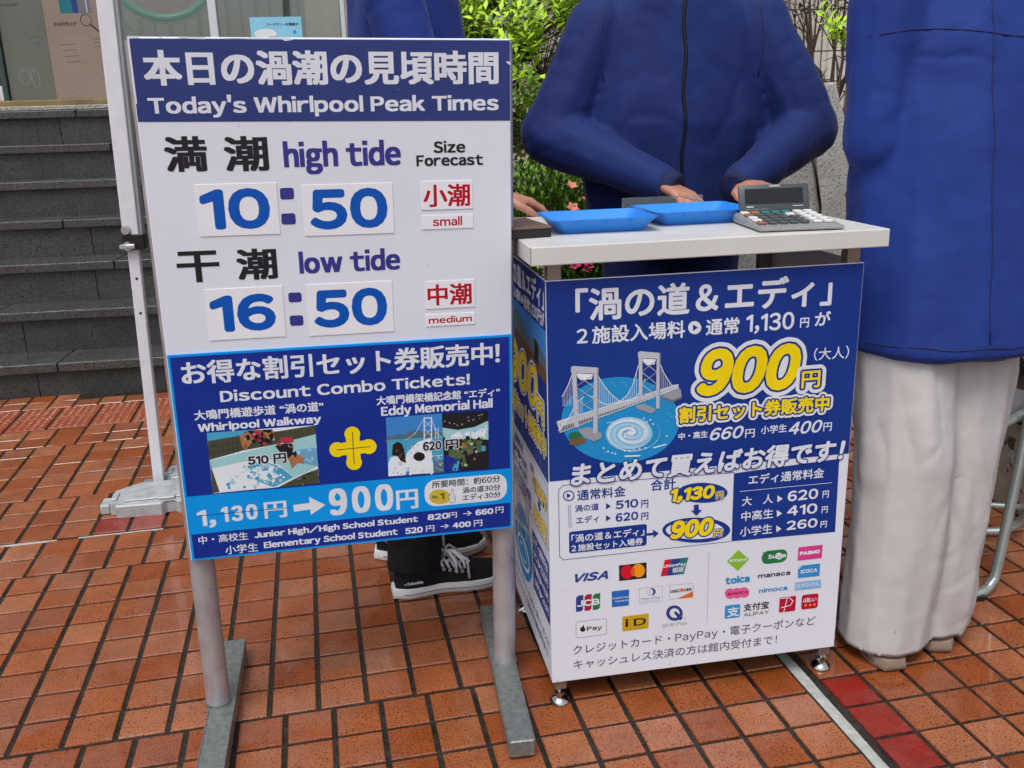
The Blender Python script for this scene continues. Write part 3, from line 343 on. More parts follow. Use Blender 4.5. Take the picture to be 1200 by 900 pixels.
  ('plus_sign','yellow plus sign with thin dark cross lines',[('l',[(283,202.1),(343.3,203.5)],25.56,'yellow',2),('l',[(313.9,231.1),(313.6,173.1)],25.56,'yellow',3),('p',[(298.4,201),(298.1,198.7),(297.4,196.4),(296.4,194.3),(295.1,192.4),(293.5,190.8),(291.7,189.4),(289.6,188.4),(287.5,187.7),(285.2,187.4),(282.9,187.4),(280.7,187.8),(278.5,188.6),(276.4,189.7),(274.6,191.1),(272.9,192.8),(271.6,194.7),(270.5,196.8),(269.8,199.1),(269.4,201.4),(269.4,203.7),(269.7,206),(270.4,208.3),(271.4,210.3),(272.7,212.2),(274.3,213.8),(276.1,215.2),(278.1,216.2),(280.3,216.9),(282.5,217.3),(284.8,217.2),(287,216.8),(289.2,216.1),(291.2,215),(293.1,213.6),(294.8,211.9),(296.1,210),(297.2,207.9),(298,205.7),(298.3,203.3)],'yellow',4),('p',[(357.5,201.8),(357.2,199.5),(356.5,197.2),(355.5,195.1),(354.2,193.2),(352.6,191.6),(350.8,190.2),(348.7,189.2),(346.6,188.5),(344.3,188.1),(341.9,188.2),(339.6,188.6),(337.4,189.3),(335.3,190.4),(333.4,191.9),(331.7,193.6),(330.3,195.5),(329.2,197.6),(328.5,199.9),(328.1,202.2),(328,204.6),(328.3,206.9),(329,209.2),(330,211.2),(331.3,213.1),(332.9,214.8),(334.7,216.1),(336.7,217.2),(338.9,217.9),(341.2,218.2),(343.5,218.2),(345.8,217.8),(348,217),(350.1,216),(352,214.5),(353.7,212.9),(355.1,210.9),(356.2,208.8),(357,206.5),(357.4,204.2)],'yellow',4),('p',[(328.2,229.8),(327.9,227.5),(327.2,225.2),(326.2,223.2),(324.9,221.3),(323.3,219.6),(321.5,218.3),(319.5,217.2),(317.3,216.5),(315.1,216.2),(312.8,216.2),(310.5,216.6),(308.3,217.4),(306.2,218.5),(304.4,219.9),(302.7,221.5),(301.3,223.4),(300.3,225.5),(299.5,227.8),(299.1,230.1),(299.1,232.4),(299.4,234.7),(300.1,236.9),(301.1,239),(302.4,240.8),(303.9,242.5),(305.8,243.8),(307.8,244.8),(309.9,245.5),(312.2,245.9),(314.5,245.9),(316.7,245.5),(318.9,244.8),(321,243.7),(322.8,242.3),(324.5,240.6),(325.9,238.7),(327,236.7),(327.7,234.4),(328.1,232.1)],'yellow',4),('p',[(328.3,172),(328,169.6),(327.3,167.4),(326.3,165.3),(325,163.4),(323.4,161.7),(321.6,160.3),(319.5,159.3),(317.3,158.6),(315,158.2),(312.7,158.3),(310.4,158.7),(308.2,159.5),(306.1,160.6),(304.2,162.1),(302.6,163.8),(301.2,165.7),(300.1,167.9),(299.3,170.2),(298.9,172.5),(298.9,174.9),(299.2,177.2),(299.9,179.5),(300.9,181.6),(302.2,183.5),(303.8,185.1),(305.7,186.5),(307.7,187.5),(309.9,188.2),(312.1,188.6),(314.4,188.5),(316.7,188.1),(318.9,187.4),(321,186.3),(322.9,184.8),(324.6,183.1),(326,181.2),(327.1,179),(327.9,176.8),(328.3,174.4)],'yellow',4),('l',[(281.5,201.9),(346.3,202.9)],1.3,'ink',6),('l',[(313.8,234.9),(313.7,169.6)],1.3,'ink',7)]),
  ('photo_print','printed photo of two people looking at a suspension bridge',[('p',[(377.7,258.4),(484.1,258.2),(484.9,136.6),(376.7,138.3)],'sky1',2),('p',[(377.8,221.1),(406.8,221.7),(431.1,229.2),(449.1,224.4),(484.3,219.6),(484.6,206.6),(377.5,209.3)],'hill',3),('p',[(377.7,213.1),(484.4,211.5),(484.7,163.9),(377.4,167.8)],'water2',4),('p',[(414.3,183.8),(436.3,204.5),(460.8,210.4),(464.8,137.7),(418.7,139),(410.7,167.8)],'foam',5),('l',[(450,253.1),(448.5,206.6)],2,'foam',6),('l',[(463.9,252.6),(462.5,205.3)],2,'foam',6),('l',[(450,251.5),(463.9,251)],2,'foam',7),('l',[(449.8,246.8),(463.3,231.2)],0.8,'foam',7),('l',[(463.7,245.6),(449.4,232.4)],0.8,'foam',8),('l',[(449.3,230.8),(462.7,213.4)],0.8,'foam',7),('l',[(463.2,229.5),(448.8,214.7)],0.8,'foam',8),('l',[(471.2,230.5),(470.5,207.9)],1.3,'foam',6),('l',[(476,230),(475.4,207.4)],1.3,'foam',6),('l',[(412.3,210),(430.8,221.2),(450,250.9)],0.8,'foam',7),('l',[(463.8,250.4),(471.8,220.7),(483.7,208.3)],0.8,'foam',7),('p',[(378,166.1),(383.9,178.6),(405,178.2),(418,160.5),(409.5,138.3),(377,138.6)],'foam',8),('p',[(388,202.5),(397.2,208.8),(406,202.5),(409.8,184.2),(412,162.8),(401.6,168.7),(396,179.1),(385.6,181.7)],'hair',9),('p',[(418,160.5),(425.8,164.7),(447.1,162.6),(462.2,156.2),(461.7,137.6),(417.2,138.5)],'foam',9),('p',[(448.6,173),(448.5,171.6),(448,170.2),(447.3,168.9),(446.4,167.8),(445.2,166.8),(443.9,166),(442.4,165.4),(440.8,165),(439.1,164.8),(437.4,164.9),(435.6,165.2),(434,165.7),(432.4,166.4),(431,167.3),(429.7,168.3),(428.6,169.5),(427.8,170.8),(427.2,172.2),(426.8,173.7),(426.7,175.1),(426.9,176.5),(427.4,177.9),(428.1,179.1),(429,180.3),(430.2,181.3),(431.5,182.1),(433,182.7),(434.6,183.1),(436.3,183.2),(438,183.2),(439.7,182.9),(441.4,182.4),(442.9,181.7),(444.4,180.8),(445.6,179.8),(446.7,178.6),(447.6,177.3),(448.2,175.9),(448.5,174.4)],'hair',10),('p',[(465.4,160.8),(484,162.3),(484.3,137.3),(464.8,137.7)],'hill',6),('l',[(462.7,172.6),(484.9,172.8)],1,'foam',9),('p',[(459.2,217.1),(462,218.3),(465.7,216.5),(464.4,214.2),(459.6,214.9)],'stone3',4),('p',[(416.6,222),(416.7,220.5),(414.6,220.3),(411.7,220.6),(411.2,222.3),(413.4,223.4),(415.6,223.3)],'stone3',4),('p',[(432.2,221.8),(433.6,220.8),(433.7,218.9),(430.3,217.7),(427.9,220.3),(428.4,222.5)],'stone3',4),('p',[(385.5,218.3),(386.6,219.2),(388.7,218.5),(388.9,217.4),(386.7,217)],'stone3',4),('p',[(382.2,216.2),(381.5,215.7),(380.3,215.3),(379,216.2),(379.4,217),(380.4,217.5),(381.6,216.8)],'stone3',4),('p',[(375,211),(375.2,212.6),(377.9,213.9),(379.7,211.9),(379.5,210.6),(378.6,209.4),(376.5,209.7)],'stone3',4),('p',[(423.6,218.6),(424.5,217.4),(424.7,216),(422.6,216.3),(420.4,216.5),(420.1,218),(422.3,218.5)],'hill',4),('p',[(382.8,214.1),(383.7,212.1),(382.2,211.4),(380.4,212.3),(381.1,213.8)],'stone3',4),('p',[(466.5,217.8),(465.4,216.3),(462.8,217.2),(462.4,218.2),(463.3,219.4),(465,219.4)],'stone3',4),('p',[(468.8,212.7),(470,211.9),(469.5,211),(468.1,211.2),(467.2,211.5),(466.1,212.2),(467.3,212.6)],'teal',4),('p',[(438.7,213),(438.5,214.8),(441,215),(443.1,213.4),(442.1,212.2),(439.5,212.4)],'stone3',4),('p',[(407.5,222),(410.2,220.5),(410.1,218.3),(408.7,217.2),(406.3,218.1),(406.1,220.2)],'hill',4),('p',[(457.7,214.9),(458.2,213.6),(457.4,212.8),(455.8,213.4),(456,214.5)],'hill',4),('p',[(444.7,223.1),(446.8,223.2),(448.5,222.3),(447.2,221.3),(445.7,221.9)],'stone3',4),('p',[(387.7,213.6),(386.2,214.4),(387,215.5),(388.4,215.2),(389.7,214.1)],'hill',4),('p',[(443.2,218.6),(446,218.9),(447.4,217.5),(446.2,215.9),(443.7,216.6)],'stone3',4),('p',[(397.1,217.5),(396.1,217.2),(395,217.3),(393.8,217.8),(394.3,218.5),(395.5,218.5),(396.7,218.5)],'hill',4),('p',[(441.3,214.1),(442.8,214.1),(445.1,213.7),(444.3,212.5),(442.9,211.4),(441.3,212.3)],'teal',4),('p',[(457.8,210.6),(458.6,211.9),(459.6,212.5),(461.1,212.4),(461.5,211.1),(461.2,210.4),(459.8,210.4)],'teal',4),('p',[(452.8,213.4),(455,213.1),(455.5,211.5),(453.5,209.9),(451.7,210.9),(449.5,212.1),(450.9,213.6)],'stone3',4),('p',[(456.3,209.7),(455.8,208.3),(453.9,208.6),(452.7,209.7),(454.5,210.6)],'stone3',4),('p',[(478.6,212.1),(481,213.5),(483.4,213.1),(486.1,211.7),(484,210.2),(482.2,209.9),(479.1,210.7)],'teal',4),('p',[(398.8,217),(396.7,216),(395.2,217.1),(395.3,218.2),(396.9,218.7),(398.9,217.8)],'teal',4),('p',[(380.4,219.8),(380.1,218),(377.7,217.9),(376.1,219.6),(378,220.5)],'stone3',4),('p',[(399.5,223.1),(402.3,223.1),(405.9,222.1),(404.4,220.4),(401.8,219.6),(398.8,221)],'teal',4),('p',[(403.7,209.7),(403.2,211.4),(405,211.8),(406.9,211.1),(407.2,209.7),(405.3,208.7)],'hill',4),('p',[(454.7,153.3),(453.4,156.2),(455.4,159),(457.9,156.5),(457.3,153.5)],'paper',9),('p',[(407.5,150.1),(407.4,151.9),(409.6,151.8),(410.6,150.7),(410.3,148.6),(408.5,148.2)],'greyl',9),('p',[(415.3,151.8),(417.2,149.6),(416.9,147),(414.9,146.8),(414.1,149.3)],'foamb',9),('p',[(415.2,152.4),(417,149.3),(417.7,146.7),(414.9,145.4),(411.4,147),(411.8,150.9)],'paper',9),('p',[(402.9,159.8),(398.9,160.4),(396.4,163),(397.7,167.2),(400.7,167.5),(403.6,164.2)],'greyl',9),('p',[(401.3,148.1),(402.4,151.1),(403.7,152.6),(406.8,152.5),(408.2,149.8),(407,147.9),(404.2,147.4)],'foam',9),('p',[(392,149.9),(390,147.8),(388.7,148.5),(386.6,149.5),(387.7,151.8),(388.9,153.1),(390.9,151.6)],'foam',9),('p',[(439.1,151.1),(439.7,154.5),(443.3,155.8),(446.6,153.6),(445.7,149.2),(441.9,148.5)],'foamb',9),('p',[(425.3,161),(427.1,161.5),(428.7,161.4),(430.2,159),(428.3,157.3),(426.5,156.9),(424.7,158.6)],'paper',9),('p',[(416.1,148.1),(412.9,148.6),(413,151.7),(414.5,154),(417.9,152.1),(419.5,149.8)],'greyl',9),('p',[(443.2,140.4),(442.2,142.4),(443.1,144.9),(445.7,143.7),(446.2,142.1),(445.5,139.6)],'paper',9),('p',[(397.7,164.9),(400.2,164.5),(402.5,164.3),(402.5,160.9),(400.3,158.6),(398.3,160),(395.9,162.6)],'foamb',9),('p',[(392.4,145.2),(393.5,147.1),(396.1,146.5),(397.1,144.8),(396.3,142.4),(394.9,141.4),(391.8,142.4)],'greyl',9),('p',[(401.6,137.1),(400,138.1),(399.6,140.6),(400.3,142.2),(402.2,141.9),(403.5,140.5),(403.8,138.6)],'foamb',9),('p',[(454.1,142.5),(453.7,138.8),(451.9,136.1),(449.7,137.5),(449.3,141.6),(451,144.8)],'foam',9),('p',[(391.3,145),(389.5,145.1),(387.5,146.8),(388.4,148.4),(389.7,150.1),(392,149.5),(392.5,147.1)],'foam',9),('p',[(430.7,142.6),(428.6,142.6),(427.2,145.6),(430.2,147.5),(431.5,144.6)],'paper',9),('p',[(388.8,153.6),(389.3,155.7),(392.2,155.4),(393.7,154.5),(393.1,152.3),(392,149.4),(388.9,151.2)],'greyl',9),('p',[(425.6,147.9),(427.1,149.8),(427.8,150.7),(429.5,149.8),(430,148.3),(429.2,146.7),(427.6,146.1)],'paper',9),('p',[(423,145.2),(425.1,144.4),(424.6,142.1),(422.6,142),(420.6,142.9),(420.9,145.2)],'paper',9),('p',[(458.9,140.1),(460.8,139.7),(460.6,137.2),(460,135.3),(458,134.7),(456.7,137),(457.7,139.5)],'paper',9),('p',[(403.9,158.7),(400.8,159.3),(398.1,163.4),(401.6,167.2),(404.2,165.3),(405.8,161.7)],'greyl',9),('p',[(420.5,137.9),(419.5,135.8),(417.8,137.6),(416.3,139),(417,141.6),(419.3,141.2),(420.3,140.5)],'foam',9),('p',[(385.6,146.7),(387.4,148.3),(388.5,146.6),(389.3,145.1),(388.5,144),(386.8,143.1),(384.9,145.1)],'foamb',9),('p',[(414.5,151.6),(412.9,148.3),(410,147.6),(407.5,149.5),(408.3,152.1),(411.1,154.1)],'paper',9),('p',[(412.9,152),(416.1,154.8),(418.7,151.7),(419.5,148.9),(417,147.1),(413.7,148.5)],'foamb',9),('p',[(465.3,140.1),(463,135.9),(460.5,134.6),(456.5,138.2),(457.2,142),(461.4,141.7)],'paper',9),('p',[(446,153),(445.6,155),(447.3,155.8),(448.7,154.4),(448.3,152.8),(447.2,152.3)],'paper',9),('p',[(424.8,142),(423.9,144.7),(426.2,146.2),(428.2,145.9),(428.7,143.5),(427.6,141.8),(426.3,140.2)],'foam',9),('p',[(440.2,143.7),(439.1,145.8),(440.1,148),(443.9,148.6),(445.8,145.6),(444.1,143.4)],'paper',9),('p',[(466.1,163.4),(463.6,162.7),(462,164.1),(461.3,166.9),(464,167.3),(465.4,166.1)],'water2',8),('p',[(474.4,167.3),(474,169.1),(475.5,169.4),(476.7,168.5),(475.8,166.9)],'stone3',8),('p',[(472.1,162.9),(472.9,161.7),(472,161.2),(470.7,161),(470.1,162.1),(470.2,163.1),(471.5,163.5)],'greyl',8),('p',[(474.8,159.2),(476.6,157.9),(477.4,156.1),(476.1,153.5),(474.4,154.5),(473.8,156.6)],'greyl',8),('p',[(465.2,169.9),(466.8,171.2),(468.4,169.8),(468.4,168.3),(468,166.6),(465.9,167),(464.9,168.7)],'stone3',8),('p',[(470.3,158),(470.9,158.4),(472.9,158.2),(472.2,156.5),(471.5,155.7),(470.4,156.4)],'stone1',8),('p',[(466.9,148.1),(468.3,150.4),(470.4,149.7),(470.6,147.3),(468.8,146.8)],'stone1',8),('p',[(466.2,157.2),(466.5,158.4),(468.5,160.1),(470.6,158.2),(469.9,155.8),(468.4,155),(466.9,155)],'stone3',8),('p',[(478.8,149.7),(477.2,150.1),(476.8,151.5),(478.3,152.1),(479.3,151.1)],'stone3',8),('p',[(473.6,153.4),(470.6,154.5),(470.5,157.3),(473.7,159.1),(476.4,157.4),(476.5,154.8)],'stone3',8),('p',[(476.6,140.7),(474.8,138.9),(472.6,141.3),(474.1,143.5),(476.8,144)],'olive',8),('p',[(478.5,162.5),(477.6,164),(478.3,165.3),(479.5,165.2),(479.5,163.4)],'stone1',8),('p',[(473.9,145.9),(474.9,145.8),(474.8,144.6),(474.6,143.2),(473.6,143.9),(472.8,144.4),(472.9,145.7)],'stone1',8),('p',[(477.1,170.8),(476.3,170.1),(475.3,170.9),(474.3,172.1),(475.2,173.7),(476.6,173.4),(477.5,172.3)],'greyl',8),('p',[(482,142),(480.9,141.7),(479.7,142.3),(480.3,143.7),(480.8,144.1),(481.9,143.6),(482.8,142.8)],'stone1',8),('p',[(462.8,156.4),(463.4,157.7),(464.6,157.2),(465.5,156.1),(464.3,155.2),(463.3,155.1)],'greyl',8),('p',[(481.1,158.4),(482.9,156.9),(481.6,155.6),(480.2,154.9),(478.8,156.5),(478.8,158.7)],'stone3',8),('p',[(478.7,141.4),(477.5,139.7),(476.5,141.1),(475.9,142.4),(477.7,142.7)],'greyl',8),('p',[(466.2,142.7),(464.9,142),(463.4,142.8),(463.7,143.9),(464.5,144.5),(466.3,144.3)],'stone3',8),('p',[(475.1,161.4),(475.3,159.9),(475,159),(473.7,158.2),(472.6,159.9),(473.4,160.7)],'olive',8),('p',[(466.6,147.9),(468.6,150.2),(470.3,148.6),(470.4,146.7),(468.5,146.5)],'water2',8),('p',[(480.5,158.2),(481.6,157.4),(481.9,155.8),(480.8,155.2),(479.4,155.8),(479.2,157.2)],'greyl',8),('p',[(476.9,165.8),(473.8,165.7),(472.1,169),(474.5,170.5),(477.5,169.5)],'stone1',8),('p',[(469.6,170.8),(470.7,170.3),(470.4,168.7),(469.6,168.2),(468.1,168.9),(468.2,170.2)],'water2',8),('p',[(479,155),(480.2,152.5),(478.2,150.7),(476.6,151.5),(476.5,154.1)],'stone1',8),('p',[(462.4,169.2),(464.1,170.1),(465.5,168),(464.1,166.6),(461.8,167.7)],'stone3',8),('p',[(435.7,172.9),(436.4,176.9),(439.2,177),(441.2,174.1),(438.5,172.5)],'greyl',6),('p',[(428,193.6),(426.2,192.5),(423.9,192.7),(423.4,194.4),(423,197.2),(425.4,197.8),(428.1,196.7)],'greyl',6),('p',[(436.8,185.1),(437.4,183.6),(435.9,182.3),(433.8,183),(433.1,184.4),(434.6,186.5)],'foamb',6),('p',[(454.6,198.1),(453.3,199.5),(453.2,201.9),(454.1,203.3),(456.3,202.5),(455.7,200)],'greyl',6),('p',[(436.4,200.4),(438.1,198.1),(436.1,196.3),(434.3,197.7),(433.9,199.6)],'foamb',6),('p',[(447.2,176.9),(448.9,174.3),(446.4,172.2),(444.3,174.5),(444.4,178.2)],'foamb',6),('p',[(448.1,191.4),(449,193.5),(451.4,192.7),(452.4,189.7),(450.1,187.2),(448.4,188.2)],'greyl',6),('p',[(421,184.9),(422.8,184.5),(423.8,184),(424.4,182.2),(423.1,180.8),(421.4,181.4),(420.2,183.2)],'foamb',6),('p',[(421.8,169.4),(421.1,166.9),(419.2,166.2),(417.1,168.8),(419.1,170.7)],'foam',6),('p',[(439.1,183.2),(440.6,182.5),(441,181.1),(440.4,179.4),(439.3,179.6),(438.9,181.4)],'foam',6),('p',[(430,185.3),(431.9,186.7),(433.4,185),(433.1,182.9),(430.9,183.2)],'foamb',6),('p',[(427.1,179.6),(428.7,180),(430.2,178.3),(429.3,176.2),(427.2,175.6),(426.5,177.7)],'greyl',6),('p',[(428.6,173.3),(428.5,170.7),(425.8,169.7),(423.6,171.2),(423.7,173.7),(426.2,174.9)],'foamb',6),('p',[(459.5,197.3),(458,196.6),(456.8,197.7),(457.2,199.3),(458.8,200.3),(460.1,198.6)],'greyl',6),('p',[(461.5,185.2),(459.7,183.9),(457.6,185.1),(458.5,187.7),(460.9,186.9)],'foamb',6),('p',[(437.9,176.3),(435.2,178.5),(436.9,180.5),(439.5,180.6),(440.2,177.5)],'greyl',6),('p',[(418.2,185.5),(416.9,186.1),(415.3,188.8),(417.3,190.4),(419.6,189.5),(420.3,187.9),(420.7,185.6)],'foamb',6),('p',[(431.6,187.6),(433.7,185.9),(432.9,183.1),(430.6,183.8),(430,186)],'greyl',6),('p',[(431.8,179),(434.4,181.4),(437.5,179.4),(436.7,176.3),(433.9,176.9)],'foamb',6),('p',[(453.5,190.3),(452.5,189),(450.7,190.1),(449.9,192.1),(451.2,193.5),(452.9,194.4),(454.1,192.7)],'foam',6),('p',[(442.6,175.7),(444.5,177.4),(446.2,176.3),(447,175),(447.2,172.4),(444.8,171.8),(443.4,173.4)],'foamb',6),('p',[(436.4,174.7),(438.1,176.5),(439.8,175.1),(440.5,171.9),(438.7,169.8),(437,171.9)],'greyl',6),('p',[(396.6,203.5),(398.1,203.7),(398.4,201.5),(397.5,199.5),(396.3,201),(396,202.5)],'hair',10),('p',[(401.5,184.4),(403.8,185.8),(406.6,182.9),(404.7,180.6),(401.2,180.6)],'discbrown',10),('p',[(403.2,186.4),(401.9,185.5),(399.8,186.2),(400.1,188.5),(401.5,188.9),(403.7,188.8)],'hair',10),('p',[(407.4,169.7),(408.3,172.1),(410.3,172.5),(411.5,170.4),(410,167.8)],'discbrown',10),('p',[(393.3,191),(395,192.6),(396.5,192.2),(398.3,190.3),(397.3,187.7),(395.5,187.2),(393.8,189.2)],'discbrown',10),('p',[(403.5,191.5),(404.7,193.7),(406.9,195.1),(408.6,193.8),(410.2,190.7),(407.4,188.9),(405.7,188.7)],'hair',10),('p',[(408.5,181.2),(406.3,182.2),(406.1,184.6),(408.4,185.8),(409.8,184.9),(410.6,182.1)],'hair',10),('p',[(401.6,186.3),(399.7,186.2),(397.4,187.7),(398.8,190.3),(400.6,191.2),(402.9,189)],'hair',10),('p',[(394.9,203.1),(396.3,201.4),(395.7,198.7),(393.6,200),(392.9,201.9)],'hair',10),('p',[(402.7,193.6),(403.3,195.4),(405.2,195.9),(406,193.6),(405.1,191.3),(402.9,191.5)],'hair',10),('p',[(398.9,184),(399.9,185.9),(400.3,186.9),(403.2,187.3),(404.5,185),(403.6,183.2),(401.1,182.3)],'hair',10),('p',[(403.3,177.7),(401.8,175.6),(399.7,176.5),(399.2,179.1),(399.8,181.3),(401.9,180.9)],'discbrown',10)]),
